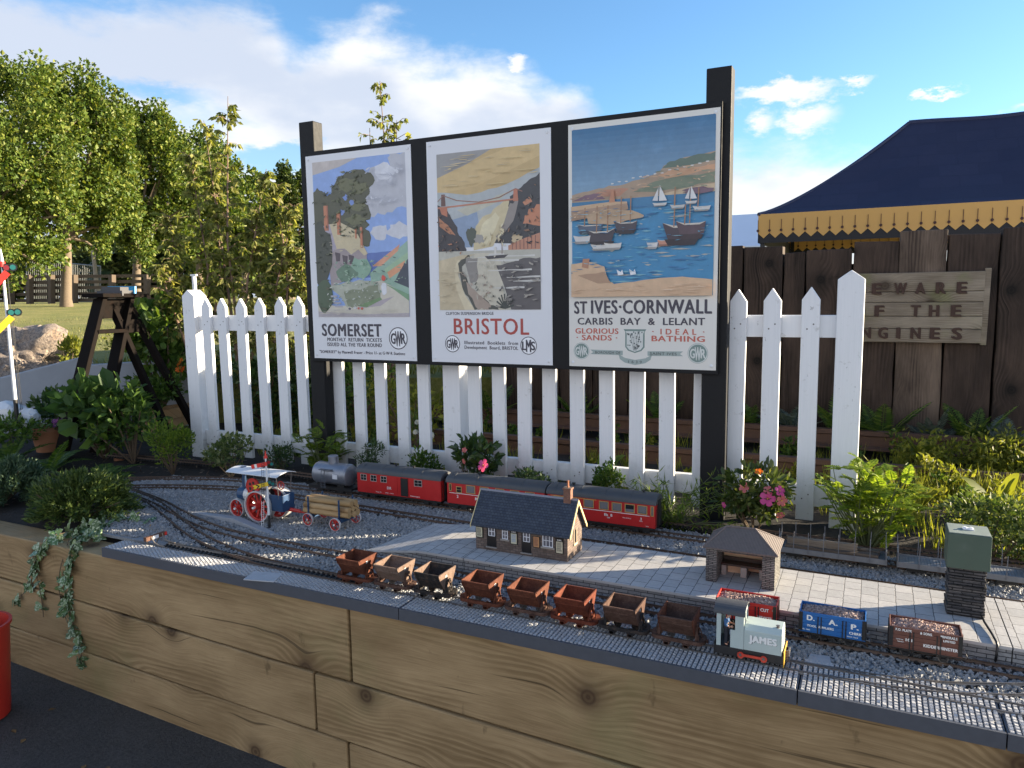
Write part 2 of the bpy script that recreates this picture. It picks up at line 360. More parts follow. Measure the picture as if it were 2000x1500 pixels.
def foliage(mb, c, R, n, L, w, clumps=12, csize=.45, up=.35, outw=.8, shape='diamond', fold=.15, shell=.35, drop=0., squash=1.):
    """n leaves in uneven clumps through an ellipsoid R about c"""
    c = np.array(c, float); R = np.array(R, float)
    k = rdir(clumps)*(shell+(1-shell)*rng.random((clumps, 1))**.5); cs = csize*(.6+.8*rng.random(clumps))
    wt = cs**2; idx = rng.choice(clumps, n, p=wt/wt.sum())
    off = rdir(n)*(rng.random((n, 1))**.45)*cs[idx][:, None]
    u = k[idx]*(1-csize*.6)+off
    P = c+u*R
    o = unit(off*R+u*R*.25+1e-6); D = o*outw+rdir(n)*.7+np.array([0, 0, up-drop])
    N = o*.6+rdir(n)*.7+np.array([0, 0, .6])
    s = .45+.95*rng.random(n)**1.3
    leaves(mb, P, D, N, L*s, w*s, fold, shape)
    return k*R+c
def stems(mb, base, tips, r, n=5, sag=.1):
    base = Vector(base)
    for t in tips:
        t = Vector(t); m = base.lerp(t, .5)+Vector((rnd.uniform(-1, 1), rnd.uniform(-1, 1), 0))*(t-base).length*sag
        mb.tube([base, m, t], [r, r*.75, r*.3], n)
def frond(mb, base, d, L, w, leaf=.018, droop=.6, n=18, lw=.35, up=(0, 0, 1)):
    """arching frond with two rows of leaflets"""
    base = np.array(base, float); d = unit(np.array(d, float)); u = np.array(up, float)
    t = np.linspace(.12, 1, n); ax = base+d*L*t[:, None]-u*droop*L*(t[:, None]**2)*.5
    tg = unit(np.gradient(ax, axis=0)); side = unit(np.cross(tg, u)); nm = np.cross(side, tg)
    wl = w*np.clip(np.sin(np.pi*np.clip(t*.93+.07, 0, 1))**.7*(1-t*.35), .05, 1)
    for sg in (-1, 1):
        leaves(mb, ax, side*sg+tg*.45+rdir(n)*.08, nm+rdir(n)*.15, wl, np.maximum(wl*lw, leaf*.4), .1)
    mb.tube([tuple(p) for p in ax[::3]], .0015+L*.004, 4, False)
# ================================================================ setting
def catmull(P, n=10):
    P = [Vector(p) for p in P]; o = []
    for i in range(len(P)-1):
        a, b, c, d = P[max(i-1, 0)], P[i], P[i+1], P[min(i+2, len(P)-1)]
        for k in range(n):
            t = k/n
            o.append(.5*((2*b)+(c-a)*t+(2*a-5*b+4*c-d)*t*t+(3*b-a-3*c+d)*t**3))
    o.append(P[-1]); return o
def resample(P, step):
    o = [P[0]]; acc = 0
    for a, b in zip(P, P[1:]):
        L = (b-a).length; t = step-acc
        while t <= L:
            o.append(a.lerp(b, t/L)); t += step
        acc = (acc+L) % step
    return o
def gz(x): return -.032-.0335*(x+2.5)        # the tarmac falls slightly to the right
# tarmac
m, q = newmat('tarmac'); n = q.noise(q.pos, 95, 6, .8); n2 = q.noise(q.pos, 5, 6, .7)
q.L(q.mix(.6, q.ramp(n2, [(.3, (.020, .019, .018)), (.7, (.075, .070, .065))]), q.ramp(n, [(.35, (.010, .010, .010)), (.68, (.12, .113, .106))])), q.bs.inputs['Base Color'])
q.bs.inputs['Roughness'].default_value = .75; bump(q, n, 1., .012)
b = MB(); b.add([(x, y, gz(max(-9, min(5, x)))) for y in (-12, 1.95) for x in (-14, -9, 5, 14)], [(0, 1, 5, 4), (1, 2, 6, 5), (2, 3, 7, 6)])
tag(b.build('tarmac_ground', m), kind='structure')
# lawn: one sheet that rises away from the garden and runs to the horizon
def lawn_z(t): 
    return .93+.0265*(t-5.7) if t < 24 else (1.415+.09*(1-math.exp(-(t-24)/60)))
m, q = newmat('lawn_grass'); n = q.noise(q.pos, 1.1, 6, .7); n2 = q.noise(q.pos, 38, 5, .75)
gc = q.ramp(q.m('ADD', q.m('MULTIPLY', n, .6), q.m('MULTIPLY', n2, .45)), [(.3, (.08, .10, .02)), (.5, (.20, .21, .045)), (.68, (.34, .29, .10))])
q.L(gc, q.bs.inputs['Base Color']); q.bs.inputs['Roughness'].default_value = .9; bump(q, n2, 1., .05)
b = MB(); cs, sn = math.cos(YAW), math.sin(YAW)
ts = [5.7, 6.2, 7, 8, 9, 10, 12, 14, 17, 20, 22, 24, 28, 34, 45, 70, 120, 250, 600]; us = [-700, -300, -120, -60, -40, -30, -24, -20, -16, -12, -8, -4, 0, 4, 8, 14, 25, 60, 300, 700]
for t in ts:
    for u_ in us: b.v.append((u_*cs-t*sn, u_*sn+t*cs, lawn_z(t)+.03*math.sin(u_*.9+t*.7)))
nu = len(us)
for i in range(len(ts)-1):
    for k in range(nu-1): b.f.append((i*nu+k, i*nu+k+1, (i+1)*nu+k+1, (i+1)*nu+k)); b.mi.append(0)
k0 = len(b.v); b.v += [(x, y, -.2) for x, y, z in b.v[:nu]]
for k in range(nu-1): b.f.append((k, k+1, k0+k+1, k0+k)); b.mi.append(0)
tag(b.build('lawn', m), kind='structure')
# rough ground between the tarmac and the lawn at far left/right (hidden mostly)
SOIL = paint('black_soil', (.013, .010, .008), .95, .6, 70, b=1., bs=90, dirt=((.05, .04, .03), .35))
b = MB(); xs = np.linspace(-7.5, 3.2, 120); ys = np.linspace(1.9, 6.2, 60)
zz = .566+.022*rng.random((60, 120)); zz[0] = .55
for j, y in enumerate(ys):
    for i, x in enumerate(xs): b.v.append((x, y, zz[j, i]+(.0 if y < 3.35 else .0)))
for j in range(59):
    for i in range(119): b.f.append((j*120+i, j*120+i+1, (j+1)*120+i+1, (j+1)*120+i)); b.mi.append(0)
tag(b.build('bed_soil', SOIL, smooth=True), kind='structure')

# ---------------------------------------------------------------- retaining wall of sleepers
WOOD = timber_mat('treated_timber', (.205, .130, .060), (.435, .30, .155), knot=(.065, .036, .018), green=.25)
tw = thing('retaining_wall', 'low wall of big treated pine sleepers that holds up the model railway garden', 'retaining wall', (-1.5, 1.85, 0))
def seam(x, a): return a-.029*(x+2.5)
rows = [[-6.2, -3.9, -1.463, 1.3], [-6.2, -4.4, -1.615, .95], [-6.2, -4.1, -1.487, 1.1], [-6.2, -3.7, 1.0]]
lev = [None, .345, .135, -.075, -.30]
for i, r in enumerate(rows):
    for a, c in zip(r, r[1:]):
        a2, c2 = a+.004, c-.004
        z = lambda x, k: (.569 if lev[k] is None else seam(x, lev[k]))
        jy = rnd.uniform(-.004, .004)
        b = MB(); y0, y1 = 1.79+jy, 1.912
        za, zc, wa, wc = z(a2, i)-.0015, z(c2, i)-.0015, z(a2, i+1)+.004, z(c2, i+1)+.004
        N = 14; vs = []
        for k in range(N+1):
            x = a2+(c2-a2)*k/N; t = k/N; w1, w2 = wa+(wc-wa)*t, za+(zc-za)*t
            e = rnd.uniform(-.0018, .0018); e2 = rnd.uniform(-.0018, .0018)
            vs += [(x, y0, w1+e), (x, y1, w1), (x, y1, w2), (x, y0, w2+(e2 if i else e2*.4))]
        fs = [(0, 1, 2, 3), (4*N+3, 4*N+2, 4*N+1, 4*N)]
        for k in range(N):
            for e in range(4): fs.append((4*k+e, 4*k+4+e, 4*k+4+(e+1) % 4, 4*k+(e+1) % 4))
        b.add(vs, fs); b.build('timber', WOOD, tw, bevel=.005)
# backing so no light leaks through the joints
MB().box(-6.2, 1.3, 1.915, 1.93, -.3, .55).build('backing', SOIL, tw)

# ---------------------------------------------------------------- gravel
m, q = newmat('ballast'); r = q.n('ShaderNodeNewGeometry').outputs['Random Per Island']
q.L(q.mix(.35, q.ramp(r, [(0, (.035, .042, .052)), (.55, (.082, .092, .108)), (.9, (.14, .148, .158)), (1, (.27, .265, .255))]), q.noise(q.pos, 300, 3)), q.bs.inputs['Base Color']); q.bs.inputs['Roughness'].default_value = .8
GRAV = m
def inpoly(x, y, P):
    c = np.zeros(len(x), bool); j = len(P)-1
    for i in range(len(P)):
        (xi, yi), (xj, yj) = P[i], P[j]
        c ^= ((yi > y) != (yj > y)) & (x < (xj-xi)*(y-yi)/(yj-yi+1e-12)+xi); j = i
    return c
def stones(mb, x, y, z, s):
    n = len(x); T = np.array([(a, b_, c) for c in (-1, 1) for a, b_ in ((-1, -1), (1, -1), (1, 1), (-1, 1))], float)
    V = T[None]*(1+.75*(rng.random((n, 8, 3))-.5)); V *= (s[:, None, None]*.5*np.stack([.8+.6*rng.random(n), .6+.5*rng.random(n), .5+.4*rng.random(n)], 1)[:, None, :])
    qn = unit(rng.normal(size=(n, 4))); w, i, j, k = qn.T
    R = np.stack([1-2*(j*j+k*k), 2*(i*j-k*w), 2*(i*k+j*w), 2*(i*j+k*w), 1-2*(i*i+k*k), 2*(j*k-i*w), 2*(i*k-j*w), 2*(j*k+i*w), 1-2*(i*i+j*j)], 1).reshape(n, 3, 3)
    V = np.einsum('nab,nvb->nva', R, V)+np.stack([x, y, z], 1)[:, None]
    Fq = np.array([(3, 2, 1, 0), (4, 5, 6, 7), (0, 1, 5, 4), (1, 2, 6, 5), (2, 3, 7, 6), (3, 0, 4, 7)])
    mb.np(V.reshape(-1, 3), (np.arange(n)[:, None, None]*8+Fq[None]).reshape(-1, 4))
GP = [(-2.86, 1.915), (-3.08, 2.15), (-3.5, 2.42), (-3.35, 2.72), (-2.6, 2.86), (1.3, 2.87), (1.3, 1.93)]
b = MB(); b.prism([(x, y) for x, y in GP], .585, .596, 'z'); 
n = 88000; x = rng.uniform(-3.5, 1.3, n); y = rng.uniform(1.93, 2.9, n)
ok = inpoly(x, y, GP) & ~((x > -1.6) & (y > 2.15) & (y < 2.47)) & ~((x < -1.62) & (x > -2.62) & (y < 1.95))
x, y = x[ok], y[ok]; s = .0085*(.55+.75*rng.random(len(x))); 
stones(b, x, y, .5975+.003*rng.random(len(x)), s)
tag(b.build('gravel', GRAV, recalc=False), 'grey stone chippings spread between the model railway tracks', 'gravel', kind='stuff')

# ---------------------------------------------------------------- model tracks
def ztrack(name, label, C, z=.612, sleepers=None, gauge=.045, group='model railway tracks', mat=None):
    P = catmull([Vector((x, y, 0)) for x, y in C], 12)
    t = thing(name, label, 'track', (C[0][0], C[0][1], .6), group)
    D = [(P[min(i+1, len(P)-1)]-P[max(i-1, 0)]).normalized() for i in range(len(P))]
    Nn = [Vector((-d.y, d.x, 0)) for d in D]
    for sg in (-1, 1):
        b = MB(); vs = []; w = .0017
        for p, nn in zip(P, Nn):
            o = p+nn*(sg*(gauge/2+w))
            for (k, h) in ((-w, z), (-w, z-.003), (-w*.4, z-.0035), (-w*1.6, z-.0095), (w*1.6, z-.0095), (w*.4, z-.0035), (w, z-.003), (w, z)):
                e = o+nn*k; vs.append((e.x, e.y, h))
        K = 8; fs = [(i*K+k, i*K+(k+1) % K, (i+1)*K+(k+1) % K, (i+1)*K+k) for i in range(len(P)-1) for k in range(K)]
        b.add(vs, fs+[tuple(range(K)), tuple(range((len(P)-1)*K, len(P)*K))[::-1]]); b.build('rail', mat or RUSTRAIL, t)
    b = MB(); Q = resample(P, .0215)
    for i in range(len(Q)-1):
        if sleepers and not (sleepers[0] < Q[i].x < sleepers[1]): continue
        d = (Q[i+1]-Q[i]).normalized(); nn = Vector((-d.y, d.x, 0)); c = Q[i]
        M = Matrix(((d.x, nn.x, 0, c.x), (d.y, nn.y, 0, c.y), (0, 0, 1, 0), (0, 0, 0, 1)))
        b.box(-.005, .005, -.04, .04, z-.016, z-.0098, M)
        for sg in (-1, 1):
            for k in (-1, 1): b.box(-.003, .003, sg*(gauge/2+.0017)+k*.0045-.0015, sg*(gauge/2+.0017)+k*.0045+.0015, z-.0098, z-.006, M)
    if b.v: b.build('sleeper_strip', SLEEPER, t)
    return t
ztrack('railway_track', 'straight siding set in the cobbles under the eight tipper wagons', [(-2.44, 1.90), (-1.6, 1.90), (0, 1.90), (1.25, 1.893)], z=.6092, sleepers=(-2.5, -1.45), mat=STEEL)
ztrack('railway_track', 'main line along the platform under the three open wagons, curving off to the left', [(1.25, 2.085), (0, 2.085), (-1.2, 2.085), (-1.9, 2.085), (-2.32, 2.11), (-2.64, 2.19), (-2.95, 2.305), (-3.2, 2.375), (-3.6, 2.47)])
ztrack('railway_track', 'turnout track curving from the cobbled siding left towards the juniper', [(-1.5, 1.90), (-1.72, 1.902), (-1.96, 1.915), (-2.2, 1.965), (-2.45, 2.05), (-2.75, 2.19), (-3.02, 2.31), (-3.3, 2.39)])
ztrack('railway_track', 'track between the platform back edge and the red coaches', [(1.25, 2.555), (0, 2.56), (-1.5, 2.585), (-2.2, 2.615), (-2.75, 2.64), (-3.15, 2.54), (-3.45, 2.4)])
ztrack('railway_track', 'track under the red coaches and the silver tank wagon', [(1.25, 2.775), (-1, 2.775), (-2.4, 2.775), (-2.95, 2.77), (-3.35, 2.64), (-3.7, 2.45)])
ztrack('railway_track', 'black track on bare soil close to the foot of the white picket fence', [(1.25, 2.95), (-1, 2.955), (-2.5, 2.985), (-3.3, 3.0), (-4.2, 2.93)])
ztrack('railway_track', 'turnout track curving right from the cobbles towards the brown wagon', [(-.22, 1.90), (-.05, 1.906), (.15, 1.928), (.355, 2.005), (.55, 2.10), (.8, 2.2)], sleepers=(.12, 1), z=.6097, mat=STEEL)

# ---------------------------------------------------------------- cobbled edging
EDG = paint('edging_plastic', (.066, .071, .085), .55, .2, 60, b=.2)
COB = paint('cobble_grey', (.37, .375, .39), .62, .22, 45, dirt=((.16, .16, .17), .5), b=.4, bs=300)
te = thing('cobbled_edging', 'grey moulded cobblestone strip on top of the sleeper wall along the siding', 'edging', (-1.2, 1.85, .569))
def cobbles(b, x0, x1, y0, y1, ph=0.):
    nx = int(round((x1-x0)/.0118)); px_ = (x1-x0)/nx; V = []
    for i in range(nx):
        x = x0+px_*(i+.5); yo = (i % 2)*.0068; y = y0-.0135+yo
        wob = .0012*math.sin(i*.35+ph)
        while y < y1:
            a, c = max(y+.0008, y0), min(y+.0127, y1)
            if c-a > .003: V.append((x+wob, (a+c)/2, px_*.5-.0015, (c-a)/2-.0012))
            y += .0135
    V = np.array(V); n = len(V); h = .0042+.0012*rng.random(n); tl = (rng.random((n, 2))-.5)*.0012
    P = []
    for sx_, sy_, top_ in ((-1, -1, 0), (1, -1, 0), (1, 1, 0), (-1, 1, 0), (-1, -1, 1), (1, -1, 1), (1, 1, 1), (-1, 1, 1)):
        k = .8 if top_ else 1.
        P.append(np.stack([V[:, 0]+sx_*V[:, 2]*k, V[:, 1]+sy_*V[:, 3]*(.86 if top_ else 1), .6025+(h+tl[:, 0]*sx_+tl[:, 1]*sy_ if top_ else 0*h)], 1))
    P = np.stack(P, 1).reshape(-1, 3); Fq = np.array([(4, 5, 6, 7), (0, 1, 5, 4), (1, 2, 6, 5), (2, 3, 7, 6), (3, 0, 4, 7)])
    b.np(P, (np.arange(n)[:, None, None]*8+Fq[None]).reshape(-1, 4))
sec = [-2.63, -1.262, -.128, .29, 1.25]
for a, c in zip(sec, sec[1:]):
    b = MB(); a2, c2 = a+.0015, c-.0015
    b.prism([(a2, 1.779), (c2, 1.779), (c2, 1.867), (a2, 1.867)] if c < -1.2 else [(a2, 1.779), (c2, 1.779), (c2, 1.955), (a2, 1.955)], .5695, .6025, 'z')
    b.box(a2, c2, 1.779, 1.7855, .6025, .6065)
    b.k = 1
    cobbles(b, a2+.003, c2-.003, 1.787, 1.874, a)
    if c > -1.4:
        a3 = max(a2, -1.5)
        cobbles(b, a3, c2-.003, 1.882, 1.9178, a)
        if a > -1.3: cobbles(b, a3, c2-.003, 1.926, 1.953, a)
        elif a > -2: cobbles(b, a3, c2-.003, 1.926, 1.943, a)
    else: 
        cobbles(b, -1.5, c2-.003, 1.882, 1.9178, a)
        b.k = 0; b.box(-1.5, c2, 1.867, 1.95, .5695, .6025)
    b.build('edging_section', [EDG, COB], te, recalc=False)
# flat grey sheets: one by the locomotive, one on the left edging
SLATE = paint('slate_grey', (.30, .31, .33), .6, .2, 50, b=.3)
p = [atz(1575, 1293, .607), atz(1628, 1306, .607), atz(1620, 1281, .607), atz(1582, 1276, .607)]
b = MB(); b.prism([(v.x, v.y) for v in p], .602, .607, 'z'); tag(b.build('slate_piece', SLATE, bevel=.001), 'small flat grey slab lying on the gravel beside the grey locomotive', 'slab')
p = [atz(475, 1131, .609), atz(535, 1136, .609), atz(552, 1120, .609), atz(497, 1115, .609)]
b = MB(); b.prism([(v.x, v.y) for v in p], .605, .609, 'z'); tag(b.build('crossing_plate', COB, bevel=.001), 'small grey cover plate lying on the left end of the cobbles', 'plate')
p = [(-2.715, 2.262), (-2.69, 2.287), (-2.4, 2.252), (-2.1, 2.185), (-2.1, 2.155), (-2.4, 2.215)]
b = MB(); vs = [(x, y, .594) for x, y in p]+[(x, y, h) for (x, y), h in zip(p, (.602, .602, .624, .601, .601, .624))]
b.add(vs, [tuple(range(6))[::-1], (6, 7, 8, 11), (8, 9, 10, 11)]+[(i, (i+1) % 6, 6+(i+1) % 6, 6+i) for i in range(6)])
tag(b.build('ramp_block', paint('cast_stone', (.27, .28, .30), .8, .25, 30, b=.5, bs=150), bevel=.002), 'long low grey concrete ramp lying in the gravel before the traction engine', 'ramp')

# ---------------------------------------------------------------- platform
PAVE = brick_mat('platform_paving', (.45, .44, .43), (.385, .38, .375), (.075, .075, .08), .058, .046, off=.5, ax='yx', bmp=.4, nvar=.35, msize=.0011)
PSTONE = brick_mat('platform_stone', (.21, .21, .215), (.29, .29, .29), (.05, .05, .055), .042, .0115, ax='xz', msize=.0011, bmp=.8)
tp = thing('station_platform', 'long paved model station platform with grey stone facing and a ramp at its left end', 'platform', (-.4, 2.3, .6))
a, c = atz(715, 1075, .603), atz(853, 1019, .606)
for k, (x0, x1) in enumerate(((None, -1.238), (-1.235, .345), (.348, 1.3))):
    b = MB()
    if x0 is None:
        T = [(-1.42, 2.133, .65), (x1, 2.133, .65), (x1, 2.465, .65), (-1.40, 2.465, .65)]
        b.k = 0; b.add(T, [(0, 1, 2, 3)]); b.add([(a.x, a.y, .604), T[0], T[3], (c.x, c.y-.02, .604)], [(0, 1, 2, 3)])
        b.k = 1; z = .58
        b.add([(T[0][0], 2.1375, z), (x1, 2.1375, z), (x1, 2.1375, .642), (T[0][0], 2.1375, .642)], [(0, 1, 2, 3)])
        b.add([(a.x, a.y+.003, z), (T[0][0], 2.1375, z), (T[0][0], 2.1375, .642), (a.x, a.y+.003, .600)], [(0, 1, 2, 3)])
        b.add([(x1, 2.1375, z), (x1, 2.46, z), (x1, 2.46, .642), (x1, 2.1375, .642)], [(0, 1, 2, 3)])
        b.k = 2; b.add([(T[0][0], 2.133, .642), (x1, 2.133, .642), (x1, 2.133, .65), (T[0][0], 2.133, .65)], [(0, 1, 2, 3)])
        b.add([(a.x, a.y, .597), (T[0][0], 2.133, .642), (T[0][0], 2.133, .65), (a.x, a.y, .604)], [(0, 1, 2, 3)])
        b.add([(T[0][0], 2.133, .642), (x1, 2.133, .642), (x1, 2.1375, .642), (T[0][0], 2.1375, .642)], [(0, 1, 2, 3)])
        b.add([(x1, 2.465, .65), T[3], (T[3][0], 2.465, .58), (x1, 2.465, .58)], [(0, 1, 2, 3)]); b.add([T[3], (c.x, c.y-.02, .604), (c.x, c.y-.02, .58), (T[3][0], 2.465, .58)], [(0, 1, 2, 3)])
    else:
        b.k = 0; b.add([(x0, 2.133, .65), (x1, 2.133, .65), (x1, 2.465, .65), (x0, 2.465, .65)], [(0, 1, 2, 3)])
        b.k = 1; b.box(x0, x1, 2.1375, 2.46, .58, .6425)
        b.k = 2; b.add([(x0, 2.133, .642), (x1, 2.133, .642), (x1, 2.133, .65), (x0, 2.133, .65)], [(0, 1, 2, 3)])
        b.add([(x0, 2.133, .642), (x1, 2.133, .642), (x1, 2.1375, .642), (x0, 2.1375, .642)], [(0, 1, 2, 3)])
        b.add([(x0, 2.465, .65), (x1, 2.465, .65), (x1, 2.465, .636), (x0, 2.465, .636)], [(0, 1, 2, 3)])
        b.add([(x0, 2.133, .65), (x0, 2.465, .65), (x0, 2.465, .642), (x0, 2.133, .642)], [(0, 1, 2, 3)])
    b.build('platform_section', [PAVE, PSTONE, paint('kerb_grey', (.40, .39, .38), .7, .15, 60)], tp, recalc=False)
# ================================================================ picket fence
tf = thing('picket_fence', 'white painted wooden picket fence behind the model trains', 'fence', (-1.9, 3.24, .58))
FX = [-3.6, -3.465, -3.322, -3.168, -3.022, -2.88, -2.745, -2.628, -2.488, -2.346, -2.208, -2.074, -1.775, -1.64, -1.506, -1.372, -1.231, -1.086, -.946, -.806, -.66, -.516, -.376, -.228]
for i, x in enumerate(FX):
    top = 1.545+(x+3.6)*.0037+rnd.uniform(-.003, .003); w = .0345; lean = rnd.uniform(-.007, .007)
    b = MB(); b.prism([(x-w+lean*0, .6), (x+w, .6), (x+w+lean, top-.052), (x+lean, top), (x-w+lean, top-.052)], 3.21, 3.232)
    b.k = 1
    for z in (1.40, .70):
        for e in (-.012, .012): b.disc((x+e+lean*.8*(z > 1), 3.2092, z+e*.8), .0034, n=8)
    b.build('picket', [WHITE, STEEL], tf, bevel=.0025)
for x, top in ((-3.735, 1.60), (-1.905, 1.60), (-.085, 1.622)):
    b = MB(); w = .049
    z = top-.036
    vs = [(x-w, 3.205, .55), (x+w, 3.205, .55), (x+w, 3.303, .55), (x-w, 3.303, .55), (x-w, 3.205, z), (x+w, 3.205, z), (x+w, 3.303, z), (x-w, 3.303, z), (x, 3.205, top), (x, 3.303, top)]
    b.add(vs, [(3, 2, 1, 0), (0, 1, 5, 8, 4), (1, 2, 6, 5), (2, 3, 7, 9, 6), (3, 0, 4, 7), (4, 8, 9, 7), (5, 6, 9, 8)])
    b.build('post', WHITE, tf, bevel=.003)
for z0, z1 in ((1.355, 1.445), (.655, .742)):
    for x0, x1 in ((-3.686, -1.954), (-1.856, -.134)):
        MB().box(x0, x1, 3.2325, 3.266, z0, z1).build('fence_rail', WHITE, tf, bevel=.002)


# ================================================================ poster board
tb = thing('poster_board', 'black wooden station notice board on two tall posts before the picket fence', 'notice board', (-1.65, 3.15, .56))
MB().box(-2.715, -.572, 3.11, 3.129, 1.205, 2.293).build('board_panel', BLACKP, tb, bevel=.002)
MB().box(-2.745, -2.65, 3.13, 3.203, .55, 2.452).build('post', BLACKP, tb, bevel=.004)
MB().box(-.642, -.542, 3.13, 3.203, .55, 2.43).build('post', BLACKP, tb, bevel=.004)
PAPER = paint('poster_paper', (.72, .72, .74), .35, .03, 8)
PAPER2 = paint('cream_poster_paper', (.70, .675, .62), .35, .03, 8)
PM = {}
def pc(col):
    k = tuple(round(min(.9, c*1.2), 3) for c in col)
    if k not in PM: PM[k] = paint('print_%02x%02x%02x' % tuple(int(min(1, c)*255) for c in k), k, .4, .16, 30, dirt=(tuple(min(.9, c*1.3+.01) for c in k), .55))
    return PM[k]
class Art:
    """flat print built of layered colour shapes, in 0-1 picture coordinates"""
    def __init__(s, x0, x1, z0, z1): s.r = (x0, x1, z0, z1); s.b = MB(); s.m = []; s.y = 3.1062
    def P(s, u, v): x0, x1, z0, z1 = s.r; return (x0+(x1-x0)*min(1, max(0, u)), s.y, z1+(z0-z1)*min(1, max(0, v)))
    def poly(s, col, pts):
        m = pc(col)
        if m not in s.m: s.m.append(m)
        s.b.k = s.m.index(m); s.y -= .00006
        s.b.add([s.P(*p) for p in pts], [tuple(range(len(pts)))])
    def blob(s, col, u, v, ru, rv, n=16, j=.25):
        s.poly(col, [(u+ru*math.cos(t)*(1+rnd.uniform(-j, j)), v+rv*math.sin(t)*(1+rnd.uniform(-j, j))) for t in [2*math.pi*i/n for i in range(n)]])
    def line(s, col, pts, w):
        for (a, b_), (c, d) in zip(pts, pts[1:]):
            L = math.hypot(c-a, d-b_) or 1; nx, ny = -(d-b_)/L*w/2, (c-a)/L*w/2
            s.poly(col, [(a+nx, b_+ny), (c+nx, d+ny), (c-nx, d-ny), (a-nx, b_-ny)])
def dabs(a, cols, u0, u1, v0, v1, n, ru, rv, inside=None):
    for _ in range(n):
        u, v = rnd.uniform(u0, u1), rnd.uniform(v0, v1)
        if inside and not inside(u, v): continue
        t = rnd.uniform(0, 3.14); k = rnd.uniform(.4, 1.2); c, s = math.cos(t), math.sin(t)
        a.poly(rnd.choice(cols), [(u+k*(x*ru*c-y*ru*s*.5), v+k*(x*rv*s+y*rv*c)) for x, y in ((-1, 0), (-.2, .5), (.9, .2), (.5, -.5))])
def wavy(pts, n=6, j=.012):
    o = []
    for (a, b_), (c, d) in zip(pts, pts[1:]):
        for k in range(n):
            t = k/n; o.append((a+(c-a)*t+rnd.uniform(-j, j)*(k > 0), b_+(d-b_)*t+rnd.uniform(-j, j)*(k > 0)))
    o.append(pts[-1]); return o
def poster(x0, x1, label, paper):
    t = thing('travel_poster', label, 'poster', ((x0+x1)/2, 3.107, 1.222), 'railway travel posters on the black board')
    MB().box(x0, x1, 3.1065, 3.1095, 1.222, 2.27).build('sheet', paper, t)
    for x in (x0+.018, x1-.018):
        for z in (1.24, 2.252): MB().lathe([(.007, 3.1065), (.007, 3.105), (.004, 3.1035)], (x, 0, z), 'y', 10).build('pin', WHITE, t)
    return t
def V(v): return 2.27-v*1.048
def roundel(t, x, z, r, letters, ring, fill, lcol):
    b = MB(); b.disc((x, 3.1058, z), r, n=40); o = b.build('emblem', pc(fill), t)
    MB().disc((x, 3.1055, z), r*.97, n=40, r0=r*.88).build('ring', pc(ring), o)
    for ch, dx, hh in zip(letters, (-.5, 0, .5), (.95, 1.35, .95)):
        text(ch, 'letter', pc(lcol), o, x+dx*r*1.05, z-hh*r*.5, 3.1054, hh*r, w=r*(.5 if ch != 'W' and ch != 'M' else .62), bold=.03)
DK = (.045, .04, .055)
# ---- first poster: a plain thatched-cottage landscape
x0, x1 = -2.69, -2.04; t1 = poster(x0, x1, 'poster with a cottage under dark trees, lettered SOMERSET', PAPER); X = lambda u: x0+(x1-x0)*u
a = Art(X(.066), X(.948), V(.79), V(.033))
a.poly((.23, .33, .58), [(0, 0), (1, 0), (1, 1), (0, 1)])
a.poly((.44, .39, .36), [(0, 0), (.5, 0), (.3, .045), (0, .08)])
a.poly((.42, .42, .45), wavy([(1, 0), (.84, 0), (.83, .09), (.64, .07), (.60, .22), (.55, .32), (.62, .37), (.8, .35), (1, .33)], 5, .018)+[(1, .2)])
a.blob((.55, .55, .58), .78, .1, .11, .05); a.blob((.5, .5, .53), .72, .47, .09, .05); a.blob((.5, .5, .53), .92, .47, .12, .05)
a.poly((.10, .15, .36), wavy([(.55, .6), (.8, .59), (1, .57)], 4, .006)+[(1, .75), (.55, .75)])
a.poly((.26, .38, .30), [(.6, .72), (1, .53), (1, .9), (.6, .9)]); a.poly((.56, .27, .17), [(.62, .68), (.92, .55), (.9, .59), (.72, .68)])
a.poly((.30, .42, .27), [(.75, .70), (1, .60), (1, .65), (.78, .74)]); a.poly((.58, .28, .16), [(.78, .72), (.97, .65), (.95, .70), (.8, .76)])
a.poly((.06, .07, .09), wavy([(.85, .78), (.95, .68), (1, .64)], 4)+[(1, .82)])
for u, v, ru, rv in ((.42, .2, .22, .11), (.5, .15, .17, .08), (.28, .30, .2, .1), (.5, .33, .12, .09), (.06, .26, .1, .09), (.4, .42, .18, .12), (.55, .50, .07, .06), (.1, .38, .12, .1)):
    a.blob((.085, .085, .055), u, v, ru, rv, 22, .18)
for u, v, ru, rv in ((.38, .16, .12, .045), (.52, .19, .09, .035), (.48, .3, .08, .03), (.46, .38, .1, .035)): a.blob((.13, .13, .07), u, v, ru, rv, 16, .3)
for u, v in ((.36, .24), (.43, .27), (.32, .33)): a.blob((.17, .24, .48), u, v, .025, .018, 9, .4)
a.poly((.30, .25, .25), [(.12, .42), (.3, .44), (.57, .60), (.56, .72), (.16, .8)])
a.poly((.50, .42, .27), [(.16, .40), (.3, .395), (.46, .45), (.58, .60), (.54, .61), (.48, .57), (.4, .60), (.33, .56), (.24, .56), (.2, .5)])
a.poly((.35, .31, .36), [(.08, .41), (.17, .4), (.24, .56), (.17, .58)])
for u, v0, v1, w in ((.135, .28, .44, .05), (.275, .335, .47, .042), (.46, .44, .5, .02), (.52, .43, .56, .028)):
    a.poly((.46, .18, .10), [(u-w/2, v0), (u+w/2, v0), (u+w/2, v1), (u-w/2, v1)]); a.poly((.30, .12, .08), [(u+w*.2, v0), (u+w/2, v0), (u+w/2, v1), (u+w*.2, v1)])
